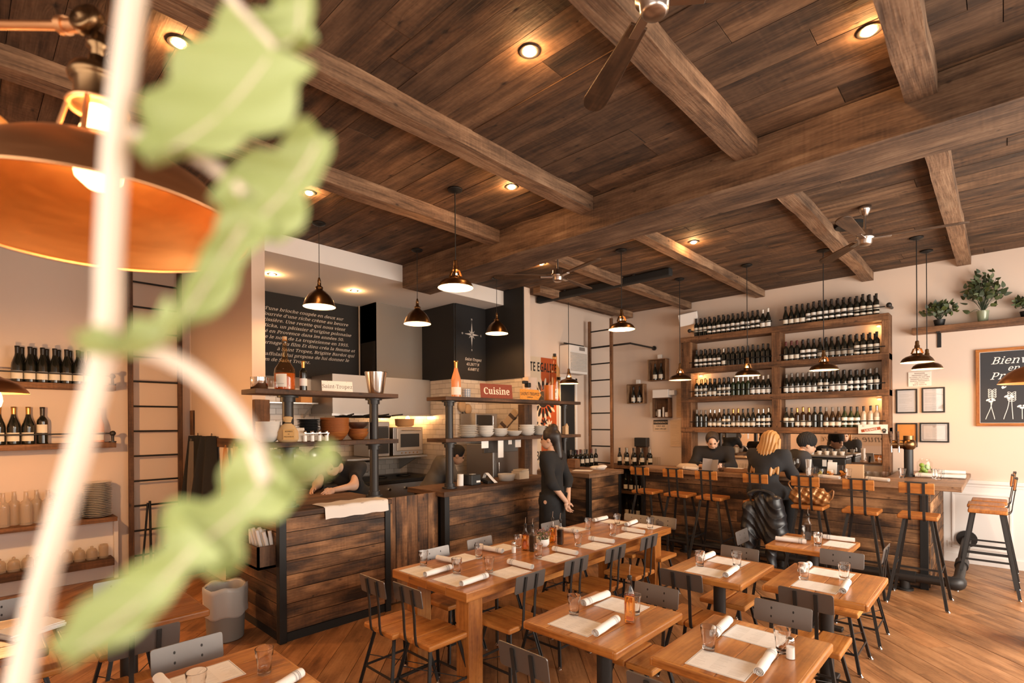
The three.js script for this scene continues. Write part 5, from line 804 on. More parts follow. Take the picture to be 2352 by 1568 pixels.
// hanging coats and aprons: cloth hung from a peg, with folds
function hanging(name, label, cat, pos, turn, w0, w1, len, thick, m, folds, seed) {
  const nx = 28, ny = 22, pos3 = [], idx = [];
  for (const side of [0, 1]) for (let j = 0; j <= ny; j++) for (let i = 0; i <= nx; i++) { const u = i / nx * 2 - 1, v = j / ny, w = w0 + (w1 - w0) * Math.min(1, v * 1.6) * (1 - 0.12 * v), x = u * w / 2 + 0.02 * Math.sin(v * 4 + seed), edge = Math.sqrt(Math.max(0, 1 - u * u)); const f = 0.5 + 0.28 * Math.sin(u * folds + seed + v * 1.2) + 0.15 * Math.sin(u * folds * 2.1 + seed * 2); pos3.push(x, -v * len + 0.02 * Math.cos(u * 2 + seed) * (v > 0.95 ? 1 : 0), (side ? 0 : thick * edge * f * (0.6 + 0.6 * v))); }
  const row = nx + 1, S = row * (ny + 1);
  for (let j = 0; j < ny; j++) for (let i = 0; i < nx; i++) { const a = j * row + i, b = a + row; idx.push(a, b, a + 1, b, b + 1, a + 1); idx.push(S + a, S + a + 1, S + b, S + b, S + a + 1, S + b + 1); }
  const rim = []; for (let i = 0; i < nx; i++) rim.push([i, i + 1], [ny * row + i + 1, ny * row + i]); for (let j = 0; j < ny; j++) rim.push([(j + 1) * row, j * row], [j * row + nx, (j + 1) * row + nx]);
  for (const [a, b] of rim) idx.push(a, b, S + a, b, S + b, S + a);
  const g = new THREE.BufferGeometry(); g.setAttribute('position', new THREE.Float32BufferAttribute(pos3, 3)); g.setIndex(idx); g.computeVertexNormals();
  const t = thing(name, label, cat, pos, turn); part('garment', g, m, t); part('hanging_loop', new THREE.TorusGeometry(0.016, 0.003, 6, 12).translate(0, 0.012, 0.01), m, t); return t;
}
hanging('hanging_coat', 'long black furry coat hanging nearest the ladder', 'coat', [-7.1, 1.62, -2.0], 0, 0.22, 0.44, 1.25, 0.22, M.blackcloth, 5, 1);
hanging('hanging_coat', 'long black coat with grey lining on coat rack', 'coat', [-6.6, 1.62, -2.0], 0, 0.24, 0.52, 1.2, 0.24, M.blackcloth, 6, 3);
hanging('hanging_scarf', 'grey wool strip hanging between the black coats', 'scarf', [-6.86, 1.56, -1.86], 0, 0.1, 0.16, 0.85, 0.05, mat(0.12, 0.1, 0.085, 0.95), 4, 2);
hanging('hanging_apron', 'tan leather apron hanging beside the coats', 'apron', [-6.12, 1.5, -1.99], 0, 0.06, 0.28, 0.52, 0.06, mat(0.42, 0.2, 0.07, 0.6), 4, 5);
hanging('hanging_apron', 'shorter tan leather bag hanging by the plank board', 'apron', [-5.86, 1.52, -1.99], 0, 0.14, 0.2, 0.4, 0.05, mat(0.4, 0.19, 0.07, 0.6), 4, 7);
{ const t = thing('boots', 'pair of black boots standing below the coats', 'boots', [-7.2, 0.25, -1.85]); for (const s of [-1, 1]) part('boot', [lathe([[0, 0], [0.055, 0], [0.05, 0.1], [0.055, 0.3], [0.05, 0.31], [0, 0.31]], 14).translate(s * 0.07, 0, 0), xf(new THREE.SphereGeometry(0.055, 12, 8), s * 0.07, 0.04, 0.09, 0, 0, 0, [1, 0.75, 1.6])], M.plasticblack, t); solo('boot_box', rspan(-7.4, -6.9, 0, 0.25, -2.0, -1.6, 0.006), M.shelfdark, 'low dark box under the boots', 'box'); }
{ const t = thing('waste_bin', 'grey round bin with clear plastic liner beside counter', 'bin', [-4.66, 0, -1.5]); part('bin_wall', lathe([[0, 0], [0.13, 0], [0.135, 0.01], [0.155, 0.42], [0.15, 0.42], [0.13, 0.012], [0, 0.01]], 32), mat(0.22, 0.2, 0.18, 0.6), t);
  const g = lathe([[0.152, 0.2], [0.166, 0.22], [0.16, 0.3], [0.166, 0.4], [0.162, 0.44], [0.145, 0.42], [0.14, 0.3], [0.12, 0.2]], 40), p = g.attributes.position; for (let i = 0; i < p.count; i++) { const a = Math.atan2(p.getZ(i), p.getX(i)), k = 1 + 0.02 * Math.sin(a * 9) + 0.014 * Math.sin(a * 23 + p.getY(i) * 40); p.setX(i, p.getX(i) * k); p.setZ(i, p.getZ(i) * k); p.setY(i, p.getY(i) + 0.01 * Math.sin(a * 5)); } g.computeVertexNormals(); part('bin_liner', g, new THREE.MeshPhysicalMaterial({ color: RGB(0.85, 0.82, 0.78), roughness: 0.35, transmission: 0.55, thickness: 0 }), t); }
{ const t = thing('menu_stack', 'stack of printed menus on far left table', 'menus', [-3.62, TT, -0.25], 0.4); for (let i = 0; i < 6; i++) part('menu', xf(rbox(0.16, 0.004, 0.22, 0.001), rr(-0.01, 0.01), 0.003 + i * 0.0045, rr(-0.01, 0.01), 0, rr(-0.15, 0.15)), M.paper, t); solo('tea_glass', cyl(0.03, 0.09, 0, 0.045, 0, 18), amberL, 'amber glass on menus at far left table', 'glass', [-3.66, TT + 0.03, -0.24]); }
// ---------- bar wall ----------
const onWall = (x, y) => [x, y, WB + 0.012];
board('wall_notice', 'printed pregnancy warning notice above the framed papers', 'notice', 0.235, 0.185, 0.004, canvasTex(512, 400, (x, w, h) => { x.fillStyle = '#efe3d6'; x.fillRect(0, 0, w, h); x.fillStyle = '#6b5145'; x.textAlign = 'center'; ['WARNING', 'PREGNANCY AND', 'ALCOHOL DO NOT MIX', 'DRINKING ALCOHOL', 'DURING PREGNANCY', 'CAN CAUSE', 'BIRTH DEFECTS'].forEach((s, i) => { x.font = (i ? 'bold 42px' : 'bold 48px') + ' sans-serif'; x.fillText(s, w / 2, 60 + i * 53); }); }), M.paper, onWall(-0.777, 2.185), 0);
function framed(label, x0, x1, y0, y1, draw) {
  const w = x1 - x0, h = y1 - y0, t = thing('picture_frame', label, 'frame', onWall((x0 + x1) / 2, y0), 0); const b = 0.017;
  part('frame', [rspan(-w / 2, w / 2, 0, b, -0.01, 0.012, 0.002), rspan(-w / 2, w / 2, h - b, h, -0.01, 0.012, 0.002), rspan(-w / 2, -w / 2 + b, b, h - b, -0.01, 0.012, 0.002), rspan(w / 2 - b, w / 2, b, h - b, -0.01, 0.012, 0.002)], M.ironblack, t);
  part('document', new THREE.PlaneGeometry(w - 2 * b, h - 2 * b).translate(0, h / 2, 0), printMat(canvasTex(256, Math.round(256 * h / w), draw), 0.7), t);
  part('glazing', span(-w / 2 + b, w / 2 - b, b, h - b, 0.004, 0.006), M.glass, t);
}
const lines = (bg, ink) => (x, w, h) => { x.fillStyle = bg; x.fillRect(0, 0, w, h); x.fillStyle = ink; for (let i = 0; i < 22; i++) if (hash2(i, 4, 2) > 0.2) x.fillRect(16, 22 + i * (h - 40) / 22, (w - 40) * (0.4 + 0.6 * hash2(i, 9, 4)), 3); };
framed('black frame with grey typed permit, upper left of four', -1.024, -0.8, 1.84, 2.155, lines('#b9bcc2', '#94979c')); framed('black frame with grey typed permit, upper right of four', -0.757, -0.528, 1.845, 2.163, lines('#bbbdc2', '#94979c')); framed('black frame with orange certificate, behind the beer tap', -1.027, -0.802, 1.406, 1.715, lines('#cf8a3c', '#c98637'));
framed('black frame with wide bordered licence, lower right of four', -0.78, -0.489, 1.47, 1.718, (x, w, h) => { x.fillStyle = '#bdb6b2'; x.fillRect(0, 0, w, h); x.strokeStyle = '#978d88'; x.lineWidth = 10; x.strokeRect(16, 16, w - 32, h - 32); x.fillStyle = '#a89a94'; x.beginPath(); x.arc(w / 2, 30, 16, 0, 7); x.fill(); for (let i = 0; i < 6; i++) x.fillRect(46, 66 + i * 18, w - 92, 3); });
{ // chalkboard with welcome and flowers
  const w = 0.98, h = 0.92, t = thing('chalkboard', 'wood framed welcome chalkboard with drawn flowers', 'chalkboard', onWall(0.25, 1.674), 0), b = 0.035;
  part('frame', [rspan(-w / 2, w / 2, 0, b, -0.01, 0.02, 0.003), rspan(-w / 2, w / 2, h - b, h, -0.01, 0.02, 0.003), rspan(-w / 2, -w / 2 + b, b, h - b, -0.01, 0.02, 0.003, 1), rspan(w / 2 - b, w / 2, b, h - b, -0.01, 0.02, 0.003, 1)], woodMat(TXT, [0.85, 0.75, 0.6], 0.5), t);
  const tx = canvasTex(1024, 960, (x, W, H) => {
    x.fillStyle = '#35363a'; x.fillRect(0, 0, W, H); x.strokeStyle = '#d9d6d2'; x.lineWidth = 5; x.strokeRect(3, 3, W - 6, H - 6); x.fillStyle = '#f4efe9'; x.lineCap = 'round';
    script(x, 'Bienvenue', 110, 170, 128, -0.35); script(x, 'en', 270, 265, 100, -0.35); script(x, 'Provence', 100, 375, 128, -0.35);
    x.strokeStyle = '#f1ece6'; const curve = (p, lw = 7) => { x.lineWidth = lw; x.beginPath(); x.moveTo(p[0], p[1]); x.bezierCurveTo(p[2], p[3], p[4], p[5], p[6], p[7]); x.stroke(); };
    for (let i = 0; i < 11; i++) { const bx = 60 + i * 88, top = 560 + 150 * hash2(i, 1, 77), lean = (hash2(i, 2, 77) - 0.5) * 130; curve([bx, 905, bx + lean * 0.3, 820, bx + lean, 760, bx + lean, top + 60]);
      if (i % 3 === 0) for (let k = 0; k < 5; k++) for (const s of [-1, 1]) { x.lineWidth = 6; x.beginPath(); x.ellipse(bx + lean + s * 20, top + 50 - k * 24, 22, 10, s * -0.6, 0, 7); x.stroke(); }
      else for (let k = 0; k < 3; k++) { x.beginPath(); x.ellipse(bx + lean + (k - 1) * 26, top + 40 + (k % 2) * 22, 24, 13, (k - 1) * 0.5, 0, 7); x.fill(); } }
    x.beginPath(); x.moveTo(225, 505); x.bezierCurveTo(195, 470, 240, 455, 245, 480); x.bezierCurveTo(255, 455, 290, 480, 225, 505); x.fill();
  });
  part('slate', new THREE.PlaneGeometry(w - 2 * b, h - 2 * b).translate(0, h / 2, 0.004), printMat(tx, 0.75), t);
}
{ // plant shelf
  const t = thing('plant_shelf', 'wooden wall shelf with potted plants above chalkboard', 'shelf', [-0.1, 2.91, WB], 0); part('board', rspan(-0.735, 1.2, -0.07, 0, 0, 0.2, 0.004, 0), M.shelfwood, t); for (const x of [-0.48, 0.5]) part('bracket', [rspan(x - 0.02, x + 0.02, -0.25, 0.02, 0, 0.012, 0.003), rspan(x - 0.02, x + 0.02, -0.082, -0.07, 0, 0.18, 0.003)], M.ironblack, t);
}
const leafM = [mat(0.045, 0.065, 0.022, 0.5), mat(0.075, 0.1, 0.03, 0.5), mat(0.03, 0.045, 0.018, 0.5)];
const leafG = (() => { const s = new THREE.Shape(); s.moveTo(0, 0); s.bezierCurveTo(0.03, 0.0, 0.032, 0.035, 0, 0.08); s.bezierCurveTo(-0.032, 0.035, -0.03, 0, 0, 0); const g = new THREE.ExtrudeGeometry(s, { depth: 0.0012, bevelEnabled: false, curveSegments: 5 }); const p = g.attributes.position; for (let i = 0; i < p.count; i++) p.setZ(i, p.getZ(i) + 4 * p.getX(i) ** 2 - 1.6 * p.getY(i) ** 2); g.computeVertexNormals(); return g; })();
function potPlant(name, label, pos, rx, ry, n, potH, potM, drop = 0) {
  const t = thing(name, label, 'plant', pos); part('pot', lathe([[0, 0], [0.045, 0], [0.06, potH], [0.055, potH], [0.042, 0.008], [0, 0.008]], 20), potM, t);
  const stems = [];
  for (let i = 0; i < n; i++) { const a = rr(0, 6.28), e = rr(-0.25, 1.2), k = rr(0.45, 1), px = Math.cos(a) * Math.cos(e) * rx * k, py = potH + ry * 0.35 + Math.sin(e) * ry * 0.65 * k - (drop && rnd() < 0.15 ? rr(0, drop) : 0), pz = Math.max(-0.015, Math.sin(a) * Math.cos(e) * rx * 0.6 * k); const m = part('leaf', leafG, leafM[i % 3], t); m.position.set(px, py, pz); m.rotation.set(rr(0.0, 1.3), rr(-0.9, 0.9), rr(-1.6, 1.6)); m.scale.setScalar(rr(0.6, 1.05)); if (i % 3 === 0) stems.push(tube([[0, potH * 0.8, 0], [px * 0.5, (py + potH) / 2 + 0.03, pz * 0.5], [px, py, pz]], 0.0025, 6, 4)); }
  part('stems', stems, leafM[2], t);
}
potPlant('potted_plant', 'bushy dark potted plant at left end of wall shelf', [-0.57, 2.911, WB + 0.11], 0.19, 0.22, 90, 0.08, M.ironblack, 0.05); potPlant('potted_plant', 'tallest leafy plant in glass vase on wall shelf', [-0.17, 2.911, WB + 0.11], 0.2, 0.5, 110, 0.13, new THREE.MeshPhysicalMaterial({ color: RGB(0.6, 0.66, 0.5), roughness: 0.1, transmission: 0.7, thickness: 0 }), 0.25); potPlant('potted_plant', 'small potted plant at right frame edge of wall shelf', [0.2, 2.911, WB + 0.11], 0.14, 0.16, 60, 0.07, M.ironblack);
solo('speaker_box', [xf(rbox(0.3, 0.2, 0.2, 0.015), 0, 0, 0, 0.25, 0.35, 0.06)], M.white, 'white loudspeaker in corner above top bottle shelf', 'speaker', [-3.78, 3.45, WB + 0.16]);
function crate(label, x, y, w, h, group) {
  const t = thing('wine_crate', label, 'crate', [x, y, WB + 0.012]), d = 0.13, b = 0.012, m = woodMat(TXB, [1.1, 1.0, 0.85], 0.75);
  part('board', rspan(-w / 2, w / 2, 0, b, 0, d, 0.002, 0), m, t); part('board', rspan(-w / 2, w / 2, h - b, h, 0, d, 0.002, 0), m, t); part('board', rspan(-w / 2, -w / 2 + b, b, h - b, 0, d, 0.002, 1), m, t); part('board', rspan(w / 2 - b, w / 2, b, h - b, 0, d, 0.002, 1), m, t); part('back', span(-w / 2 + b, w / 2 - b, b, h - b, 0, 0.006), m, t);
  solo('wall_box', rbox(0.07, 0.08, 0.05, 0.004), M.paper, 'small white box on top of ' + group, 'box', [x + 0.02, y + h + 0.04, WB + 0.05]);
}
crate('upper wooden wine crate fixed on bar wall', -4.375, 2.464, 0.34, 0.377, 'upper wine crate'); crate('lower wooden wine crate fixed on bar wall', -4.8, 2.08, 0.33, 0.35, 'lower wine crate');
[[-4.43, 2.477, 'left bottle in upper wine crate'], [-4.32, 2.477, 'right bottle in upper wine crate'], [-4.86, 2.093, 'left bottle in lower wine crate'], [-4.74, 2.093, 'right bottle in lower wine crate']].forEach(([x, y, l]) => bottle('burgundy', 'dark', 'black', LOW, [x, y, WB + 0.085], 0.3, 'dark ' + l, null, 1.02));
board('safety_sign', 'EMERGENCY first aid kit sign below the wall box', 'sign', 0.275, 0.2, 0.005, canvasTex(512, 372, (x, w, h) => { x.fillStyle = '#d8c0a6'; x.fillRect(0, 0, w, h); x.fillStyle = '#2a2623'; x.fillRect(0, 0, w, 150); x.fillStyle = '#d8c0a6'; x.textAlign = 'center'; x.font = 'bold 84px sans-serif'; x.fillText('EMERGENCY', w / 2, 108, w - 24); x.fillStyle = '#2a2623'; x.font = 'bold 66px sans-serif'; x.fillText('FIRST AID', w / 2, 228); x.fillText('AND CPR KIT', w / 2, 320, w - 24); }), M.paper, onWall(-4.37, 1.585), 0);
{ const t = thing('first_aid_shelf', 'small box shelf with first aid things above sign', 'shelf', [-4.3, 1.82, WB + 0.012]); part('case', [rspan(-0.15, 0.15, 0, 0.014, 0, 0.14, 0.002), rspan(-0.15, -0.136, 0, 0.34, 0, 0.14, 0.002), rspan(0.136, 0.15, 0, 0.34, 0, 0.14, 0.002), rspan(-0.15, 0.15, 0.33, 0.344, 0, 0.14, 0.002)], M.shelfwood, t); part('back', span(-0.136, 0.136, 0.014, 0.33, 0, 0.006), M.shelfdark, t); part('bottle', cyl(0.03, 0.13, -0.06, 0.08, 0.07, 14), M.china, t); part('tube', cyl(0.015, 0.17, 0.02, 0.1, 0.07, 12), M.paper, t); part('carton', rbox(0.05, 0.08, 0.06, 0.003, 0.09, 0.055, 0.07), M.paper, t); }
solo('first_aid_box', [rbox(0.29, 0.14, 0.14, 0.006, 0, 0.07, 0), rbox(0.1, 0.08, 0.1, 0.004, 0.2, 0.08, 0)], M.paper, 'white boxes stacked on the first aid shelf', 'box', [-4.3, 2.165, WB + 0.09]); hanging('hanging_glove', 'pale glove hanging beside first aid shelf', 'glove', [-4.5, 2.1, WB + 0.02], 0, 0.08, 0.14, 0.26, 0.06, M.china, 3, 4);
board('wall_notice', 'tall paper schedule pinned left of the bar shelving', 'notice', 0.2, 0.46, 0.003, canvasTex(192, 440, lines('#d9bfa2', '#bda184')), M.paper, onWall(-4.09, 1.32), 0); board('wall_notice', 'narrow paper list pinned above the tall schedule', 'notice', 0.11, 0.5, 0.003, canvasTex(128, 480, lines('#c9a988', '#a98a6c')), M.paper, onWall(-4.02, 1.82), 0);
{ const t = board('licence_sign', 'white licence sign with bottle opener on lowest shelf end', 'sign', 0.32, 0.12, 0.01, canvasTex(768, 288, (x, w, h) => { x.fillStyle = '#eee6dc'; x.fillRect(0, 0, w, h); x.strokeStyle = '#cdbfae'; x.lineWidth = 3; x.strokeRect(8, 8, w - 16, h - 16); x.fillStyle = '#4d453e'; x.font = '64px serif'; x.fillText('IV', 100, 72); x.save(); x.translate(w / 2 - 40, h / 2 + 14); x.rotate(-0.19); x.fillStyle = '#a4512f'; x.fillRect(-270, -48, 520, 92); x.fillStyle = '#f2e8dc'; x.font = 'bold 84px sans-serif'; x.textAlign = 'center'; x.fillText('LICENCE', -10, 30); x.restore(); }), M.trim, [-1.235, 1.578, WB + 0.305], 0); part('bottle_opener', [xf(new THREE.TorusGeometry(0.017, 0.006, 8, 16), 0.125, 0.045, 0.012), rbox(0.03, 0.03, 0.012, 0.004, 0.125, 0.025, 0.008)], M.iron, t); }
{ // wainscot
  const g = structGroup('trim_2'); part('chair_rail', [rspan(-0.55, WR, 0.975, 1.02, WB, WB + 0.035, 0.006), rspan(-0.55, WR, 0.94, 0.975, WB, WB + 0.016, 0.004)], M.trim, g); part('wainscot', span(-0.55, WR, 0.1, 0.95, WB, WB + 0.008), M.trim, g);
  for (const x of [-0.2, 0.5, 1.2]) part('panel_moulding', [rspan(x - 0.27, x + 0.27, 0.84, 0.86, WB + 0.008, WB + 0.02, 0.003), rspan(x - 0.27, x + 0.27, 0.18, 0.2, WB + 0.008, WB + 0.02, 0.003), rspan(x - 0.27, x - 0.25, 0.2, 0.84, WB + 0.008, WB + 0.02, 0.003), rspan(x + 0.25, x + 0.27, 0.2, 0.84, WB + 0.008, WB + 0.02, 0.003)], M.trim, g);
  struct('baseboard_back', [rspan(-0.55, WR, 0, 0.11, WB, WB + 0.022, 0.004)], M.trim);
}
{ const t = thing('power_outlet', 'white wall outlet beside the bar end', 'outlet', [-0.46, 0.22, WB + 0.01]); part('cover', rbox(0.11, 0.07, 0.008, 0.002), M.paper, t); part('socket', rbox(0.03, 0.03, 0.004, 0.001, -0.025, 0, 0.004), M.china, t); part('socket', rbox(0.03, 0.03, 0.004, 0.001, 0.025, 0, 0.004), M.china, t); }
{ // poster, air conditioner, door on the far left wall
  const tx = canvasTex(768, 1920, (x, w, h) => { x.fillStyle = '#d8c3a8'; x.fillRect(0, 0, w, h); x.fillStyle = '#b04f1e'; x.fillRect(w * 0.42, 0, w * 0.58, h); x.fillStyle = '#17130f'; x.font = 'bold 230px sans-serif'; x.save(); x.scale(0.62, 1); x.fillText('TE EGALITE', 30, 260); x.fillText('LIBERTE', 60, h - 60); x.restore();
    x.fillStyle = '#17130f'; for (let i = 0; i < 16; i++) { x.save(); x.translate(380, 760); x.rotate(i * Math.PI / 8); x.beginPath(); x.ellipse(0, -250, 34, 90, 0, 0, 7); x.fill(); x.restore(); } x.fillStyle = '#e2d1b8'; for (let i = 0; i < 16; i++) { x.save(); x.translate(380, 760); x.rotate((i + 0.5) * Math.PI / 8); x.beginPath(); x.ellipse(0, -330, 26, 70, 0, 0, 7); x.fill(); x.restore(); } x.fillStyle = '#17130f'; x.beginPath(); x.arc(380, 760, 150, 0, 7); x.fill();
    for (let k = 0; k < 5; k++) { x.save(); x.translate(160 + k * 130, 1260 + 60 * Math.sin(k * 2)); x.fillStyle = k % 2 ? '#e2d1b8' : '#17130f'; for (let i = 0; i < 9; i++) { x.rotate(Math.PI * 2 / 9); x.beginPath(); x.ellipse(0, -74, 20, 48, 0, 0, 7); x.fill(); } x.restore(); } });
  board('wall_poster', 'large orange and cream graphic poster on far left wall', 'poster', 0.68, 1.69, 0.01, tx, M.paper, [NL + 0.014, 1.1, -6.42], Math.PI / 2, 0, 0.6);
  const t = thing('air_conditioner', 'white wall air conditioner beside the far ladder', 'air conditioner', [NL + 0.02, 2.56, -7.11], Math.PI / 2); part('housing', rbox(0.52, 0.47, 0.2, 0.012, 0, 0.235, 0.09), M.white, t); for (let i = 0; i < 14; i++) part('louvre', xf(rbox(0.46, 0.012, 0.012, 0.002), 0, 0.05 + i * 0.022, 0.194, 0.5), mat(0.5, 0.45, 0.4, 0.6), t); part('control_panel', rbox(0.16, 0.06, 0.006, 0.002, 0.1, 0.42, 0.191), mat(0.25, 0.22, 0.2, 0.5), t); part('bracket', rod([-0.3, 0.49, 0.12], [0.24, 0.49, 0.12], 0.012, 8), M.ironblack, t);
  const d = structGroup('door_1'); part('frame', [span(NL, NL + 0.04, 0, 2.5, -6.84, -6.79), span(NL, NL + 0.04, 0, 2.5, -7.3, -7.25), span(NL, NL + 0.04, 2.45, 2.5, -7.3, -6.79)], M.white, d); part('leaf', span(NL, NL + 0.02, 0, 2.45, -7.25, -6.84), M.black, d);
}
// ---------- low wine counter by the far ladder ----------
{
  const t = thing('wine_counter', 'low dark counter lined with wine bottles below far ladder', 'counter', [-5.2, 0, -7.6]); part('body', [span(-0.165, 0.12, 0, 0.94, -0.84, 0.62), span(0.12, 1.3, 0, 0.1, -0.84, -0.4), span(0.12, 1.3, 0.5, 0.54, -0.84, -0.4), span(1.26, 1.3, 0, 0.94, -0.84, -0.4), span(0.12, 1.3, 0, 0.94, -0.845, -0.82)], M.plank[3], t); part('worktop', [rspan(-0.165, 0.16, 0.94, 0.985, -0.84, 0.66, 0.005, 2), rspan(0.16, 1.32, 0.94, 0.985, -0.84, -0.36, 0.005, 0)], M.shelfwood, t);
}
for (let i = 0; i < 11; i++) bottle('bordeaux', 'dark', ['black', 'grey', 'red'][i % 3], i % 2 ? LOW : MID, [-5.2 - (i % 2) * 0.09, 0.986, -6.98 - i * 0.068], Math.PI / 2 - 0.5, `dark wine bottle on far wall ledge, ${ORD[i]} beyond the waitress`, 'bottles on the far wall ledge', 1.05);
for (let i = 0; i < 9; i++) bottle(i % 3 ? 'bordeaux' : 'burgundy', 'dark', ['black', 'grey', 'silver'][i % 3], i % 2 ? LOW : MID, [-4.98 + i * 0.075, 0.986, -8.08 - (i % 2) * 0.09], 0.3, `dark wine bottle on low bar-wall ledge, ${ORD[i]} from ladder`, 'bottles on the low bar-wall ledge', 1.08);
for (let i = 0; i < 9; i++) bottle('bordeaux', 'dark', 'black', LOW, [-4.9 + i * 0.11, 0.541, -8.15], 0.3, `dark wine bottle stored under the ledge, ${ORD[i]} from left`, 'bottles under the ledge', 1.08);
for (let i = 0; i < 8; i++) bottle('bordeaux', 'dark', 'black', LOW, [-4.88 + i * 0.11, 0.101, -8.15], 0.3, `dark wine bottle on bottom rack, ${ORD[i]} from left`, 'bottles on the bottom rack', 1.08);
solo('menu_box', rbox(0.24, 0.16, 0.12, 0.008, 0, 0.08, 0), M.plasticblack, 'black box behind glasses on the low bar-wall ledge', 'box', [-4.7, 1.31, WB + 0.08]); solo('box_stand', rspan(-0.1, 0.1, 0, 0.325, -0.05, 0.05, 0.004), M.shelfdark, 'dark stand under the black box', 'stand', [-4.7, 0.985, WB + 0.07]);
for (let i = 0; i < 6; i++) solo('tall_glass', cyl(0.032, 0.17, 0, 0.085, 0, 16), GLA, `tall glass on low bar-wall ledge, ${ORD[i]} from left`, 'glass', [-4.42 + (i % 3) * 0.08, 0.986, -8.05 - Math.floor(i / 3) * 0.1], 0, 'tall glasses on the ledge');
solo('towel', [xf(new THREE.SphereGeometry(0.1, 16, 8), 0, 0.02, 0, 0, 0, 0, [1.3, 0.35, 0.7]), xf(new THREE.SphereGeometry(0.06, 14, 8), 0.08, 0.04, 0.02, 0.3, 0.5, 0, [1.4, 0.5, 0.8])], M.cloth, 'crumpled pale towel on high side counter', 'towel', [-4.35, 1.057, -6.45]); solo('paper_sheet', box(0.26, 0.003, 0.2, 0, 0.0025, 0), M.paper, 'white paper sheet lying on high side counter', 'paper', [-4.4, 1.056, -6.15], 0.4); solo('tissue_holder', rbox(0.16, 0.14, 0.12, 0.01, 0, 0.07, 0), M.shelfwood, 'brown wooden holder on high side counter', 'box', [-4.75, 1.057, -6.4]); solo('soap_bottle', lathe([[0, 0], [0.035, 0], [0.038, 0.09], [0.015, 0.115], [0.012, 0.15], [0, 0.15]], 16), GLA, 'clear pump bottle on high side counter', 'bottle', [-4.85, 1.057, -6.05]);
// ---------- on the bar ----------
const BT = 1.101;
function barRoll(x, z, a, l) { roll(x, z, a, l, BT); }
barRoll(-1.42, -6.68, 1.2, 'short napkin roll on bar above second stool'); barRoll(-0.98, -6.74, 1.1, 'napkin roll on bar beside wall end stool');
for (let i = 0; i < 3; i++) { barRoll(-0.62, -7.5 - i * 0.07, W + 0.1, `stacked napkin roll near beer tap, ${ORD[i]} from front`); barRoll(-0.42, -7.55 - i * 0.07, W, `napkin roll at bar's wall edge, ${ORD[i]} from front`); }
barRoll(-0.42, -7.6, W, 'napkin roll on top of the pile at bar end'); scene.children[scene.children.length - 1].position.y = BT + 0.046;
[[-0.83, -7.27, 'glass tumbler on bar beside the beer tap'], [-1.27, -6.85, 'glass tumbler before cardboard box on bar'], [-0.52, -7.32, 'front glass tumbler at bar\'s wall corner'], [-0.55, -7.4, 'rear glass tumbler at bar\'s wall corner'], [-1.62, -6.72, 'glass tumbler beside straw holder on bar'], [-2.66, -6.78, 'glass tumbler in front of the barman']].forEach(([x, z, l]) => tumbler(x, z, l, BT));
solo('cardboard_box', rbox(0.17, 0.15, 0.13, 0.004, 0, 0.075, 0), mat(0.5, 0.31, 0.17, 0.85), 'small cardboard box on bar between stools', 'box', [-1.23, BT, -6.98], 0.1);
{ const t = thing('straw_holder', 'glass holder full of white straws on bar', 'straws', [-1.66, BT, -6.82]); part('holder', cyl(0.035, 0.09, 0, 0.045, 0, 16), GLA, t); const s = []; for (let i = 0; i < 22; i++) { const a = rr(0, 6.28), r = rr(0, 0.026); s.push(rod([r * Math.cos(a), 0.01, r * Math.sin(a)], [r * 1.6 * Math.cos(a), 0.2, r * 1.6 * Math.sin(a)], 0.003, 5)); } part('straws', s, M.paper, t); }
[['jar of sliced lemon on bar', -1.56, -6.9, 0.42, 0.36, 0.05], ['low jar of orange slices on bar', -1.47, -6.95, 0.7, 0.3, 0.03], ['tall jar of orange peel on bar', -1.36, -7.04, 0.75, 0.34, 0.05]].forEach(([l, x, z, r, g, b], i) => { const t = thing('garnish_jar', 'glass ' + l, 'jar', [x, BT, z]), h = [0.09, 0.08, 0.13][i]; part('glass', lathe([[0, 0], [0.045, 0], [0.048, 0.006], [0.048, h], [0.042, h + 0.005]], 18), GLA, t); for (let k = 0; k < 6; k++) part('slice', xf(cyl(0.018, 0.008, 0, 0, 0, 12), rr(-0.02, 0.02), 0.012 + k * 0.009, rr(-0.02, 0.02), rr(-0.6, 0.6), 0, rr(-0.6, 0.6)), mat(r, g, b, 0.6), t); });
for (let i = 0; i < 12; i++) solo('pint_glass', lathe([[0, 0], [0.03, 0], [0.032, 0.004], [0.042, 0.15], [0.04, 0.15], [0.03, 0.008], [0, 0.006]], 18), GLA, `upturned pint glass behind cardboard box, ${ORD[i]} of cluster`, 'glass', [-1.42 + (i % 6) * 0.08, 0.942, -8.0 - Math.floor(i / 6) * 0.1], 0, 'pint glasses'), 0;
{ const t = thing('beer_tap', 'bronze pipe beer tap tower with two dark handles', 'beer tap', [-0.8, BT, -7.55], 0.2); part('column', [cyl(0.045, 0.34, 0, 0.17, 0, 20), cyl(0.07, 0.02, 0, 0.01, 0, 20)], M.iron, t); part('elbow', [xf(new THREE.SphereGeometry(0.075, 20, 14), 0, 0.37, 0), rod([0, 0.37, 0], [-0.16, 0.37, 0], 0.05, 18), rod([0, 0.4, 0], [0, 0.47, 0], 0.05, 18)], bronze, t); for (const x of [-0.1, -0.17]) { part('spout', tube([[x, 0.37, 0.05], [x, 0.36, 0.1], [x, 0.28, 0.11]], 0.009, 8, 8), M.chrome, t); part('tap_handle', rod([x, 0.38, 0.06], [x - 0.01, 0.52, 0.07], 0.012, 12, 0.018), M.shelfdark, t); } }
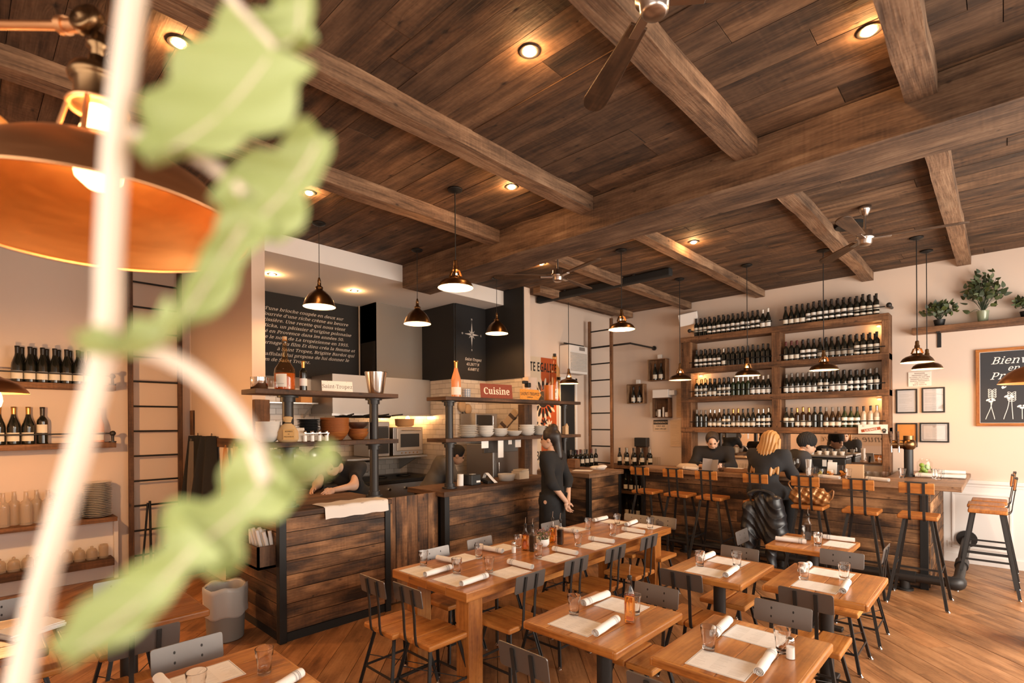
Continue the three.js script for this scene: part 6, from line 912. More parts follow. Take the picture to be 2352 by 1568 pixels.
{ const t = thing('lime_jar', 'tall glass jar with limes behind the beer tap', 'jar', [-0.68, BT, -7.85]); part('glass', lathe([[0, 0], [0.07, 0], [0.075, 0.01], [0.075, 0.15], [0.05, 0.175], [0.055, 0.19]], 22), GLA, t); for (let k = 0; k < 7; k++) part('lime', xf(new THREE.SphereGeometry(0.026, 12, 8), rr(-0.035, 0.035), 0.03 + k * 0.014, rr(-0.035, 0.035)), mat(0.25, 0.42, 0.06, 0.4), t); }
{ const t = thing('tablet_stand', 'small white tablet screen leaning behind bar', 'tablet', [-1.5, BT, -7.2], 0.1); part('screen', xf(rbox(0.1, 0.15, 0.008, 0.004), 0, 0.08, 0, -0.4), mat(0.7, 0.75, 0.78, 0.3), t); part('stand', xf(rbox(0.03, 0.1, 0.006, 0.002), 0, 0.05, -0.03, 0.4), M.plasticblack, t); }
{ const t = thing('coffee_machine', 'dark espresso machine behind the bar', 'coffee machine', [-1.75, 0.942, -8.14]); part('body', rbox(0.5, 0.3, 0.34, 0.02, 0, 0.16, 0), M.plasticblack, t); part('cup_tray', rbox(0.52, 0.03, 0.36, 0.006, 0, 0.33, 0), M.steel, t); for (const x of [-0.12, 0.12]) part('group_head', [cyl(0.03, 0.04, x, 0.17, 0.19, 14), rod([x, 0.16, 0.2], [x, 0.13, 0.3], 0.01, 8)], M.chrome, t); part('button_panel', [rbox(0.05, 0.09, 0.006, 0.002, 0.0, 0.24, 0.172), rbox(0.05, 0.09, 0.006, 0.002, 0.07, 0.24, 0.172)], M.paper, t); for (let i = 0; i < 5; i++) part('cup', lathe([[0, 0], [0.022, 0], [0.032, 0.05], [0.029, 0.05], [0, 0.006]], 14).translate(-0.18 + i * 0.09, 0.346, 0.03), M.china, t); }
for (let i = 0; i < 10; i++) solo('wine_glass', lathe([[0, 0], [0.033, 0], [0.034, 0.003], [0.004, 0.008], [0.004, 0.075], [0.028, 0.1], [0.036, 0.135], [0.03, 0.175]], 18), GLA, `wine glass on back counter before mirror, ${ORD[i]} from barman`, 'glass', [-2.85 + (i % 5) * 0.085, 0.942, -8.02 - Math.floor(i / 5) * 0.1], 0, 'wine glasses behind the bar');
solo('wine_glass', lathe([[0, 0], [0.036, 0], [0.037, 0.003], [0.004, 0.008], [0.004, 0.085], [0.032, 0.112], [0.042, 0.155], [0.034, 0.205]], 20), GLA, 'wine glass on bar right of the blonde woman', 'glass', [-1.78, BT, -6.78]);
{ const t = thing('wood_tray', 'low wooden tray on bar left of the blonde woman', 'tray', [-2.52, BT, -6.86]); part('tray', rbox(0.36, 0.045, 0.16, 0.006, 0, 0.023, 0), M.shelfwood, t); part('paper_slip', box(0.2, 0.002, 0.08, 0, 0.047, 0), M.paper, t); }
solo('menu_holder', [xf(rbox(0.12, 0.16, 0.006, 0.002), 0, 0.08, 0, -0.25, 0.5), xf(rbox(0.1, 0.15, 0.006, 0.002), 0.1, 0.075, 0, -0.25, -0.3)], mat(0.3, 0.28, 0.28, 0.6), 'small folded menus standing before the barman', 'menu', [-2.85, BT, -6.78]);
solo('linen_bag', lathe([[0, 0], [0.08, 0], [0.1, 0.04], [0.07, 0.09], [0, 0.1]], 16).scale(1.6, 0.8, 1), mat(0.6, 0.5, 0.4, 0.9), 'soft beige cloth bundle on bar near last stool', 'cloth', [-3.15, BT, -6.85]); barRoll(-3.05, -6.72, 1.3, 'napkin roll on bar before beige bundle');
// reversed lettering seen in the mirror: words on the wall behind the camera
{ const tx = canvasTex(1024, 160, (x, w, h) => { x.fillStyle = '#d8bda2'; x.fillRect(0, 0, w, h); x.fillStyle = '#2a211b'; script(x, 'Bienvenue en Provence', 40, 110, 104, -0.25); }); board('wall_lettering', 'dark script lettering seen mirrored behind the bar', 'sign', 2.4, 0.36, 0.006, tx, M.wall, [-2.85, 1.02, WF - 0.012], Math.PI, 0, 0.8); }
solo('floor_box', [rbox(0.3, 0.28, 0.3, 0.01, 0, 0.14, 0)], M.ironblack, 'dark grey box on floor at right frame edge', 'box', [0.28, 0, -5.75], 0.1);
solo('dark_canister', lathe([[0, 0], [0.09, 0], [0.092, 0.36], [0.06, 0.4], [0.05, 0.42], [0, 0.42]], 20), M.plasticblack, 'black canister on floor by the high side counter', 'canister', [-3.9, 0, -5.7]);
// ---------- people ----------
function sdfMesh(c, half, res, f) {                         // meshes the zero surface of f inside a cube; smooth normals from the field
  const mc = new MarchingCubes(res, new THREE.MeshBasicMaterial(), false, false, 400000); mc.isolation = 0; const h = res / 2;
  for (let k = 0; k < res; k++) for (let j = 0; j < res; j++) for (let i = 0; i < res; i++) { const edge = i < 2 || j < 2 || k < 2 || i > res - 3 || j > res - 3 || k > res - 3; mc.field[i + j * res + k * res * res] = edge ? -1 : -f(c[0] + (i - h) / h * half, c[1] + (j - h) / h * half, c[2] + (k - h) / h * half); }
  mc.update(); const n = mc.count, p = mc.positionArray.slice(0, n * 3), nn = mc.normalArray.slice(0, n * 3);
  for (let i = 0; i < n * 3; i++) p[i] = p[i] * half + c[i % 3];
  for (let i = 0; i < n; i++) { const x = p[i * 3], y = p[i * 3 + 1], z = p[i * 3 + 2], e = 0.002, a = f(x + e, y, z) - f(x - e, y, z), b = f(x, y + e, z) - f(x, y - e, z), d = f(x, y, z + e) - f(x, y, z - e), L = Math.hypot(a, b, d) || 1; nn[i * 3] = a / L; nn[i * 3 + 1] = b / L; nn[i * 3 + 2] = d / L; }
  const g = new THREE.BufferGeometry(); g.setAttribute('position', new THREE.BufferAttribute(p, 3)); g.setAttribute('normal', new THREE.BufferAttribute(nn, 3)); return g;
}
function cap(a, b, ra, rb, sx = 1) {                         // distance to a tapered capsule
  const bx = b[0] - a[0], by = b[1] - a[1], bz = b[2] - a[2], L = bx * bx + by * by + bz * bz || 1e-9;
  return (x, y, z) => { const px = x - a[0], py = y - a[1], pz = z - a[2]; let t = (px * bx + py * by + pz * bz) / L; t = t < 0 ? 0 : t > 1 ? 1 : t; const dx = px - bx * t, dy = py - by * t, dz = pz - bz * t; return Math.sqrt(dx * dx + dy * dy + dz * dz) - (ra + (rb - ra) * t); };
}
const ell = (c, r) => (x, y, z) => { const a = (x - c[0]) / r[0], b = (y - c[1]) / r[1], d = (z - c[2]) / r[2]; return (Math.sqrt(a * a + b * b + d * d) - 1) * Math.min(r[0], r[1], r[2]); };
const smin = (a, b, k) => { const h = Math.max(k - Math.abs(a - b), 0) / k; return Math.min(a, b) - h * h * k * 0.25; };
const blend = (fs, k) => (x, y, z) => { let d = fs[0](x, y, z); for (let i = 1; i < fs.length; i++) d = smin(d, fs[i](x, y, z), k); return d; };
const lerp3 = (a, b, t) => [a[0] + (b[0] - a[0]) * t, a[1] + (b[1] - a[1]) * t, a[2] + (b[2] - a[2]) * t];
const add3 = (a, b) => [a[0] + b[0], a[1] + b[1], a[2] + b[2]], mul3 = (a, s) => [a[0] * s, a[1] * s, a[2] * s];
function handField(w, dir, side, nrm, s = 1, curl = 0.5) {   // palm and five fingers: dir = along the hand, side = towards the thumb, nrm = out of the palm
  const P = (a, b, c) => add3(w, add3(mul3(dir, a * s), add3(mul3(side, b * s), mul3(nrm, c * s)))); const F = [cap(P(0, 0, 0), P(0.035, 0.004, 0), 0.022 * s, 0.024 * s), cap(P(0.03, 0.02, 0), P(0.078, 0.026, 0), 0.015 * s, 0.011 * s), cap(P(0.03, 0, 0), P(0.08, 0, 0), 0.016 * s, 0.012 * s), cap(P(0.03, -0.02, 0), P(0.074, -0.024, 0), 0.015 * s, 0.011 * s)];
  const L = [0.066, 0.074, 0.068, 0.052], B = [0.029, 0.0095, -0.01, -0.028];
  const fing = []; for (let i = 0; i < 4; i++) { let a = 0.08 - Math.abs(i - 1) * 0.004, c = 0, t = 0, p = P(a, B[i], 0); for (let q = 0; q < 3; q++) { t += curl * (q ? 0.75 : 0.5); const l = L[i] * [0.45, 0.32, 0.23][q]; a += Math.cos(t) * l; c += Math.sin(t) * l; const n = P(a, B[i] * (1 + 0.1 * q), c); fing.push(cap(p, n, (0.009 - q * 0.0012) * s, (0.0082 - q * 0.0012) * s)); p = n; } }
  const th = [cap(P(0.018, 0.022, 0.004), P(0.045, 0.05, 0.014), 0.0125 * s, 0.0105 * s), cap(P(0.045, 0.05, 0.014), P(0.072, 0.058, 0.024), 0.0105 * s, 0.008 * s)];
  const palm = blend(F, 0.02), fs = [...fing, ...th]; return (x, y, z) => { let d = palm(x, y, z); for (const f of fs) d = smin(d, f(x, y, z), 0.005); return d; };
}
function person(label, pos, turn, J, o) {
  const t = thing('person', label, 'person', pos, turn), head = J.head, hr = o.head || 0.1, up = o.headUp || [0, 1, 0], fwd = o.headFwd || [0, 0, 1], rt = [up[1] * fwd[2] - up[2] * fwd[1], up[2] * fwd[0] - up[0] * fwd[2], up[0] * fwd[1] - up[1] * fwd[0]];
  const H = (a, b, c) => add3(head, add3(mul3(rt, a), add3(mul3(up, b), mul3(fwd, c))));
  const lim = []; const limb = (a, b, ra, rb) => lim.push(cap(J[a], J[b], ra, rb));
  const torso = [cap(J.pelvis, lerp3(J.pelvis, J.chest, 0.5), 0.115, 0.1), cap(lerp3(J.pelvis, J.chest, 0.5), J.chest, 0.1, 0.115), cap(J.shL, J.shR, 0.062, 0.062), cap(lerp3(J.chest, J.shL, 0.5), lerp3(J.chest, J.shR, 0.5), 0.1, 0.1), cap(J.hipL, J.hipR, 0.1, 0.1)];
  const neck = cap(J.neck, H(0, -0.04, -0.015), 0.05, 0.046);
  for (const s of ['L', 'R']) { limb('sh' + s, 'el' + s, 0.052, 0.04); limb('el' + s, 'wr' + s, 0.039, 0.026); limb('hip' + s, 'kn' + s, 0.085, 0.055); limb('kn' + s, 'an' + s, 0.055, 0.037); limb('an' + s, 'to' + s, 0.042, 0.03); }
  const body = blend([...torso, neck, ...lim], 0.05), dress = blend([...torso, ...lim], 0.05);
  const geos = [sdfMesh(o.center, o.half, o.res || 110, body)];
  const skull = blend([ell(H(0, 0.02, -0.01), [hr * 0.76, hr * 1.02, hr * 0.94]), ell(H(0, -0.05, 0.03), [hr * 0.56, hr * 0.62, hr * 0.6]), cap(H(0, -0.02, hr * 0.86), H(0, 0.015, hr * 0.82), 0.014, 0.007)], 0.035);
  const feat = [ell(H(0, -0.027, hr * 0.93), [0.014, 0.012, 0.014]), ell(H(hr * 0.76, -0.005, -0.012), [0.012, 0.03, 0.02]), ell(H(-hr * 0.76, -0.005, -0.012), [0.012, 0.03, 0.02]), ell(H(0, -0.062, hr * 0.84), [0.024, 0.006, 0.012])];
  const sock = [ell(H(0.032, 0.006, hr * 0.88), [0.018, 0.011, 0.014]), ell(H(-0.032, 0.006, hr * 0.88), [0.018, 0.011, 0.014])];
  const face = (x, y, z) => { let d = skull(x, y, z); for (const f of feat) d = smin(d, f(x, y, z), 0.012); for (const f of sock) d = Math.max(d, -f(x, y, z) + 0.004); return d; };
  geos.push(sdfMesh(head, 0.17, 76, face));
  for (const [s, d, sd, n, c] of o.hands || []) geos.push(sdfMesh(add3(J['wr' + s], mul3(d, 0.06)), 0.13, 76, handField(J['wr' + s], d, sd, n, 0.95, c)));
  part('body', mergeGeometries(geos), o.skin, t);
  for (const s of [-1, 1]) part('eye', new THREE.SphereGeometry(0.009, 8, 6).translate(...H(s * 0.032, 0.005, hr * 0.83)), mat(0.03, 0.02, 0.015, 0.2), t);
  for (const [name, keep, r, m] of o.clothes) part(name, sdfMesh(o.center, o.half, o.res || 110, (x, y, z) => Math.max(dress(x, y, z) - r, -keep(x, y, z))), m, t);
  if (o.hair) part('hair', sdfMesh(add3(head, o.hairOff || [0, 0, 0]), o.hairHalf || 0.2, o.hairRes || 80, o.hair(H, face, J)), o.hairMat, t);
  if (o.extra) o.extra(t, H, J); return t;
}
const SKIN = mat(0.62, 0.38, 0.26, 0.5), SKIN2 = mat(0.5, 0.28, 0.17, 0.5);
const nrm3 = (a) => mul3(a, 1 / Math.hypot(...a));
const hairCap = (back = 0, top = 0.05) => (H, face) => { const c = ell(H(0, 0.04, -0.02), [0.09, 0.1, 0.108]), front = H(0, 0.05, 0.06), n = nrm3([H(0, 0, 1)[0] - H(0, 0, 0)[0], H(0, 0, 1)[1] - H(0, 0, 0)[1], H(0, 0, 1)[2] - H(0, 0, 0)[2]]); return (x, y, z) => { const q = (x - front[0]) * n[0] + (y - front[1]) * n[1] + (z - front[2]) * n[2]; return Math.max(c(x, y, z), q); }; };
// waitress: stands with her back to the room, hands clasped behind her; looks towards +z of her own frame
{
  const J = { pelvis: [0, 0.92, 0], chest: [0, 1.2, 0.0], neck: [0, 1.4, -0.01], head: [0, 1.555, 0.03], shL: [0.165, 1.36, -0.01], shR: [-0.165, 1.36, -0.01], elL: [0.235, 1.08, -0.1], elR: [-0.225, 1.08, -0.1], wrL: [0.06, 0.86, -0.2], wrR: [-0.02, 0.87, -0.19], hipL: [0.085, 0.86, 0], hipR: [-0.085, 0.86, 0], knL: [0.095, 0.48, 0.01], knR: [-0.095, 0.48, 0.01], anL: [0.1, 0.08, -0.02], anR: [-0.1, 0.08, -0.02], toL: [0.105, 0.03, 0.1], toR: [-0.105, 0.03, 0.1] };
  person('dark-haired waitress in black standing with hands clasped behind her back', [-3.78, 0, -4.68], -Math.PI / 2 + 0.25, J, { center: [0, 0.74, 0], half: 0.78, res: 124, skin: SKIN, headFwd: nrm3([0.15, -0.05, 1]), headUp: nrm3([0, 1, 0.05]),
    hands: [['L', nrm3([-0.25, -0.95, -0.1]), nrm3([-0.8, 0.2, -0.4]), nrm3([0.2, 0, -1]), 0.7], ['R', nrm3([0.45, -0.85, -0.15]), nrm3([0.8, 0.3, -0.3]), nrm3([-0.1, 0, -1]), 0.5]],
    clothes: [['black_top', (x, y, z) => Math.min(y - 0.86, 1.43 - y, Math.hypot(x, z * 1.1) < 0.175 ? 1 : y - 1.0), 0.014, M.blackcloth], ['black_trousers', (x, y, z) => Math.min(0.95 - y, y - 0.06, Math.hypot(x, z * 1.1) < 0.2 || y < 0.7 ? 1 : -1), 0.016, M.blackcloth]],
    hairMat: mat(0.018, 0.012, 0.01, 0.45), hairHalf: 0.26, hairOff: [0, -0.05, -0.02], hair: (H, face) => { const c = hairCap()(H, face), bun = ell(H(0, 0.13, -0.05), [0.055, 0.05, 0.055]), tail = cap(H(0, 0.03, -0.08), H(0, -0.2, -0.1), 0.055, 0.05); return (x, y, z) => smin(smin(c(x, y, z), bun(x, y, z), 0.03), tail(x, y, z), 0.04); } ,
    extra: (t) => { part('apron', sdfMesh([0, 0.62, 0], 0.42, 60, (x, y, z) => { const d = Math.hypot(x * 0.95, z * 1.15) - (0.155 + (0.95 - y) * 0.02); return Math.max(Math.abs(d) - 0.008, y - 0.95, 0.42 - y); }), M.blackcloth, t); part('wristband', new THREE.TorusGeometry(0.03, 0.004, 6, 16).rotateX(1.2).translate(-0.01, 0.855, -0.192), M.chrome, t); } });
}
// barman: stands behind the bar, leaning on it, head bowed
{
  const J = { pelvis: [0, 0.95, -0.08], chest: [0, 1.2, 0.0], neck: [0, 1.36, 0.05], head: [0, 1.47, 0.12], shL: [0.19, 1.33, 0.03], shR: [-0.19, 1.33, 0.03], elL: [0.26, 1.13, 0.16], elR: [-0.26, 1.13, 0.16], wrL: [0.1, 1.135, 0.36], wrR: [-0.1, 1.135, 0.36], hipL: [0.09, 0.9, -0.1], hipR: [-0.09, 0.9, -0.1], knL: [0.1, 0.5, -0.08], knR: [-0.1, 0.5, -0.08], anL: [0.1, 0.08, -0.12], anR: [-0.1, 0.08, -0.12], toL: [0.11, 0.03, 0.02], toR: [-0.11, 0.03, 0.02] };
  const dark = mat(0.012, 0.011, 0.012, 0.9);
  person('bearded barman in black sweater looking down behind the bar', [-3.02, 0, -7.42], 0.25, J, { center: [0, 0.74, 0.05], half: 0.78, res: 120, skin: SKIN, headFwd: nrm3([0.2, -0.55, 1]), headUp: nrm3([0, 1, 0.5]), hands: [['L', nrm3([-0.6, -0.05, 0.8]), nrm3([-0.4, 0.8, -0.2]), nrm3([-0.5, -0.6, -0.3]), 0.5], ['R', nrm3([0.6, -0.05, 0.8]), nrm3([0.4, 0.8, -0.2]), nrm3([0.5, -0.6, -0.3]), 0.5]],
    clothes: [['black_sweater', (x, y, z) => Math.min(y - 0.9, 1.4 - y, 0.33 - z), 0.02, dark], ['dark_trousers', (x, y, z) => Math.min(0.95 - y, y - 0.06), 0.018, dark]], hairMat: mat(0.03, 0.018, 0.012, 0.7), hair: (H, face, J2) => { const c = hairCap()(H, face), f1 = face; const j = ell(H(0, -0.075, 0.055), [0.05, 0.042, 0.045]); return (x, y, z) => Math.min(Math.max(c(x, y, z), -0.02 - c(x, y, z) * 0), Math.max(f1(x, y, z) - 0.004, j(x, y, z))); } });
}
// blonde woman on a bar stool, seen from behind
{
  const J = { pelvis: [0, 0.97, 0], chest: [0, 1.22, 0.06], neck: [0, 1.4, 0.11], head: [0, 1.5, 0.16], shL: [0.165, 1.36, 0.09], shR: [-0.165, 1.36, 0.09], elL: [0.24, 1.16, 0.22], elR: [-0.22, 1.14, 0.2], wrL: [0.14, 1.14, 0.4], wrR: [-0.14, 1.14, 0.4], hipL: [0.09, 0.94, 0.02], hipR: [-0.09, 0.94, 0.02], knL: [0.12, 0.9, 0.38], knR: [-0.12, 0.9, 0.38], anL: [0.1, 0.42, 0.36], anR: [-0.1, 0.42, 0.36], toL: [0.1, 0.36, 0.46], toR: [-0.1, 0.36, 0.46] };
  const grey = mat(0.022, 0.022, 0.024, 0.95);
  person('woman with long blonde hair seated at the bar in dark jacket', [-2.0, 0, -6.36], Math.PI - 0.15, J, { center: [0, 0.98, 0.15], half: 0.72, res: 116, skin: SKIN, headFwd: nrm3([-0.15, -0.25, 1]), headUp: nrm3([0, 1, 0.25]), hands: [['L', nrm3([-0.5, 0, 0.85]), nrm3([0, 1, 0]), nrm3([-0.8, 0, -0.5]), 0.5], ['R', nrm3([0.5, 0, 0.85]), nrm3([0, 1, 0]), nrm3([0.8, 0, -0.5]), 0.5]],
    clothes: [['dark_jacket', (x, y, z) => Math.min(y - 0.9, 1.43 - y, 0.37 - z, z < 0.16 || y > 1.04 ? 1 : -1), 0.018, grey], ['black_trousers', (x, y, z) => Math.min(1.02 - y, y - 0.4), 0.016, M.blackcloth]],
    hairMat: mat(0.46, 0.235, 0.075, 0.45, 0, { sheen: 0.4, sheenColor: RGB(0.9, 0.6, 0.3) }), hairHalf: 0.34, hairRes: 110, hairOff: [0, -0.14, -0.06], hair: (H, face) => { const c = hairCap()(H, face), L = []; for (let i = 0; i < 11; i++) { const u = (i - 5) / 5, a = H(u * 0.05, 0.06, -0.085 + 0.03 * Math.abs(u)), b = H(u * 0.115, -0.14, -0.115 + 0.05 * u * u), e = H(u * 0.16 + 0.012 * Math.sin(i * 2), -0.42 + 0.05 * Math.abs(u) + 0.025 * Math.sin(i * 3), -0.125 + 0.06 * u * u); L.push(cap(a, b, 0.03, 0.032), cap(b, e, 0.032, 0.016)); } const s1 = cap(H(0.08, 0.02, 0.0), H(0.12, -0.26, 0.02), 0.03, 0.015), s2 = cap(H(-0.08, 0.02, 0.0), H(-0.12, -0.26, 0.02), 0.03, 0.015); L.push(s1, s2); const all = blend(L, 0.014); return (x, y, z) => smin(c(x, y, z), all(x, y, z), 0.03) + 0.004 * Math.sin(x * 190 + y * 8); } });
}
// man in beanie behind the bar, turned away
{
  const J = { pelvis: [0, 0.9, -0.1], chest: [0, 1.16, 0.0], neck: [0, 1.33, 0.06], head: [0, 1.43, 0.13], shL: [0.19, 1.28, 0.03], shR: [-0.19, 1.28, 0.03], elL: [0.25, 1.02, 0.12], elR: [-0.25, 1.02, 0.12], wrL: [0.14, 0.97, 0.34], wrR: [-0.14, 0.97, 0.34], hipL: [0.09, 0.86, -0.1], hipR: [-0.09, 0.86, -0.1], knL: [0.1, 0.47, -0.06], knR: [-0.1, 0.47, -0.06], anL: [0.1, 0.08, -0.1], anR: [-0.1, 0.08, -0.1], toL: [0.11, 0.03, 0.02], toR: [-0.11, 0.03, 0.02] };
  const hood = mat(0.035, 0.036, 0.04, 0.95);
  person('man in black beanie and dark hoodie turned away behind bar', [-1.98, 0, -7.55], Math.PI / 2 + 0.5, J, { center: [0, 0.72, 0.05], half: 0.76, res: 112, skin: SKIN, headFwd: nrm3([0, -0.3, 1]), headUp: nrm3([0, 1, 0.3]), hands: [['L', nrm3([-0.3, -0.2, 0.9]), nrm3([-0.3, 0.9, 0.1]), nrm3([-0.9, -0.3, 0]), 0.6], ['R', nrm3([0.3, -0.2, 0.9]), nrm3([0.3, 0.9, 0.1]), nrm3([0.9, -0.3, 0]), 0.6]],
    clothes: [['dark_hoodie', (x, y, z) => Math.min(y - 0.84, 1.38 - y, 0.31 - z), 0.024, hood], ['dark_trousers', (x, y, z) => Math.min(0.9 - y, y - 0.06), 0.018, M.blackcloth]], hairMat: M.blackcloth, hair: (H) => { const c = ell(H(0, 0.06, -0.025), [0.098, 0.115, 0.12]); return (x, y, z) => c(x, y, z) + 0.002 * Math.sin(x * 200) * Math.sin(z * 200); } });
}
// cook in black T-shirt, bent over the low counter
{
  const J = { pelvis: [0, 0.86, -0.12], chest: [0, 1.1, 0.08], neck: [0, 1.2, 0.22], head: [0, 1.24, 0.34], shL: [0.18, 1.2, 0.14], shR: [-0.18, 1.2, 0.14], elL: [0.22, 1.02, 0.3], elR: [-0.22, 1.02, 0.3], wrL: [0.12, 1.0, 0.5], wrR: [-0.12, 1.0, 0.5], hipL: [0.09, 0.84, -0.12], hipR: [-0.09, 0.84, -0.12], knL: [0.1, 0.46, -0.08], knR: [-0.1, 0.46, -0.08], anL: [0.1, 0.08, -0.14], anR: [-0.1, 0.08, -0.14], toL: [0.11, 0.03, 0.0], toR: [-0.11, 0.03, 0.0] };
  person('cook in black T-shirt bending over the low kitchen counter', [-5.3, 0.08, -3.0], 0.5, J, { center: [0, 0.62, 0.1], half: 0.68, res: 104, skin: SKIN, headFwd: nrm3([0, -0.6, 1]), headUp: nrm3([0, 1, 0.7]), hands: [['L', nrm3([-0.3, -0.2, 0.9]), nrm3([-0.6, 0.7, 0]), nrm3([-0.4, -0.9, 0]), 0.5], ['R', nrm3([0.3, -0.2, 0.9]), nrm3([0.6, 0.7, 0]), nrm3([0.4, -0.9, 0]), 0.5]], clothes: [['black_tshirt', (x, y, z) => Math.min(y - 0.8, 1.3 - y, 0.26 - z), 0.02, M.blackcloth], ['dark_trousers', (x, y, z) => Math.min(0.88 - y, y - 0.06), 0.016, M.blackcloth]], hairMat: mat(0.02, 0.014, 0.01, 0.6), hair: hairCap() });
  solo('floor_mat', rspan(-0.5, 0.5, 0, 0.08, -0.5, 0.5, 0.01), M.plasticblack, 'rubber step mat under the bending cook', 'mat', [-5.2, 0, -3.0]);
}
// cook in grey shirt and black cap behind the pass
{
  const J = { pelvis: [0, 0.9, -0.1], chest: [0, 1.14, 0.05], neck: [0, 1.27, 0.15], head: [0, 1.33, 0.26], shL: [0.17, 1.25, 0.09], shR: [-0.17, 1.25, 0.09], elL: [0.22, 1.03, 0.2], elR: [-0.22, 1.03, 0.2], wrL: [0.12, 1.0, 0.42], wrR: [-0.12, 1.0, 0.42], hipL: [0.09, 0.86, -0.1], hipR: [-0.09, 0.86, -0.1], knL: [0.1, 0.47, -0.06], knR: [-0.1, 0.47, -0.06], anL: [0.1, 0.08, -0.1], anR: [-0.1, 0.08, -0.1], toL: [0.11, 0.03, 0.04], toR: [-0.11, 0.03, 0.04] };
  person('cook in grey shirt and black cap half hidden by post', [-5.3, 0, -4.22], Math.PI - 0.5, J, { center: [0, 0.68, 0.08], half: 0.72, res: 104, skin: SKIN2, headFwd: nrm3([0, -0.5, 1]), headUp: nrm3([0, 1, 0.5]), hands: [['L', nrm3([-0.3, -0.2, 0.9]), nrm3([-0.6, 0.7, 0]), nrm3([-0.4, -0.9, 0]), 0.5], ['R', nrm3([0.3, -0.2, 0.9]), nrm3([0.6, 0.7, 0]), nrm3([0.4, -0.9, 0]), 0.5]], clothes: [['grey_shirt', (x, y, z) => Math.min(y - 0.84, 1.32 - y, 0.36 - z), 0.022, mat(0.1, 0.09, 0.08, 0.9)], ['dark_trousers', (x, y, z) => Math.min(0.9 - y, y - 0.06), 0.016, M.blackcloth]], hairMat: M.blackcloth, hair: (H, f) => { const c = hairCap()(H, f), b = ell(H(0, 0.06, -0.12), [0.045, 0.045, 0.045]); return (x, y, z) => smin(c(x, y, z), b(x, y, z), 0.02); }, extra: (t, H, J2) => part('apron_strap', new THREE.TorusGeometry(0.075, 0.009, 8, 24).rotateX(1.2).translate(0, 1.27, 0.13), M.paper, t) });
}
// coat on the stool and the handbag
{
  const t = thing('puffer_coat', 'black quilted puffer coat hanging on blonde woman\'s stool', 'coat', [-1.96, 0.16, -6.13]);
  const lobe = [cap([-0.12, 0.62, 0], [-0.15, 0.2, 0.02], 0.085, 0.1), cap([0.12, 0.7, 0], [0.16, 0.3, 0.02], 0.1, 0.13), cap([0.0, 0.72, 0], [0.0, 0.35, 0.0], 0.08, 0.09), cap([0.1, 0.3, 0.0], [0.1, 0.0, 0.02], 0.075, 0.05)], d = blend(lobe, 0.05);
  part('quilted_shell', sdfMesh([0, 0.38, 0.02], 0.46, 96, (x, y, z) => d(x, y, z) * 1.0 + 0.009 * Math.abs(Math.sin((y + 0.2 * Math.sin(x * 9)) * 30)) + 0.012 * Math.sin(x * 33 + y * 17) * Math.sin(y * 11 + 1)), mat(0.014, 0.015, 0.018, 0.35), t);
  part('collar', new THREE.TorusGeometry(0.12, 0.035, 10, 20, Math.PI).scale(1, 0.5, 0.7).translate(0, 0.76, 0.02), mat(0.014, 0.015, 0.018, 0.4), t);
}
{
  const t = thing('handbag', 'shiny bronze leather handbag on bar stool seat', 'handbag', [-1.53, 0.848, -6.32], 0.05);
  const d = blend([cap([-0.13, 0.07, 0], [0.13, 0.07, 0], 0.07, 0.07), cap([-0.1, 0.15, 0], [0.1, 0.14, 0], 0.045, 0.05)], 0.06);
  part('leather_body', sdfMesh([0, 0.11, 0], 0.24, 90, (x, y, z) => Math.max(d(x, y, z) + 0.009 * Math.sin(x * 44 + y * 50) * Math.sin(y * 30 + x * 12) + 0.006 * Math.sin(x * 90 - y * 40), -y)), mat(0.36, 0.17, 0.06, 0.28, 0.45), t);
  part('strap', [tube([[-0.15, 0.12, 0.02], [-0.2, 0.22, 0.03], [-0.1, 0.26, 0.02], [0.02, 0.2, 0.01]], 0.008, 20, 8), tube([[0.17, 0.12, 0], [0.22, 0.17, 0.01], [0.21, 0.08, 0.02], [0.17, 0.05, 0.02]], 0.008, 16, 8)], mat(0.3, 0.14, 0.05, 0.35, 0.3), t);
}
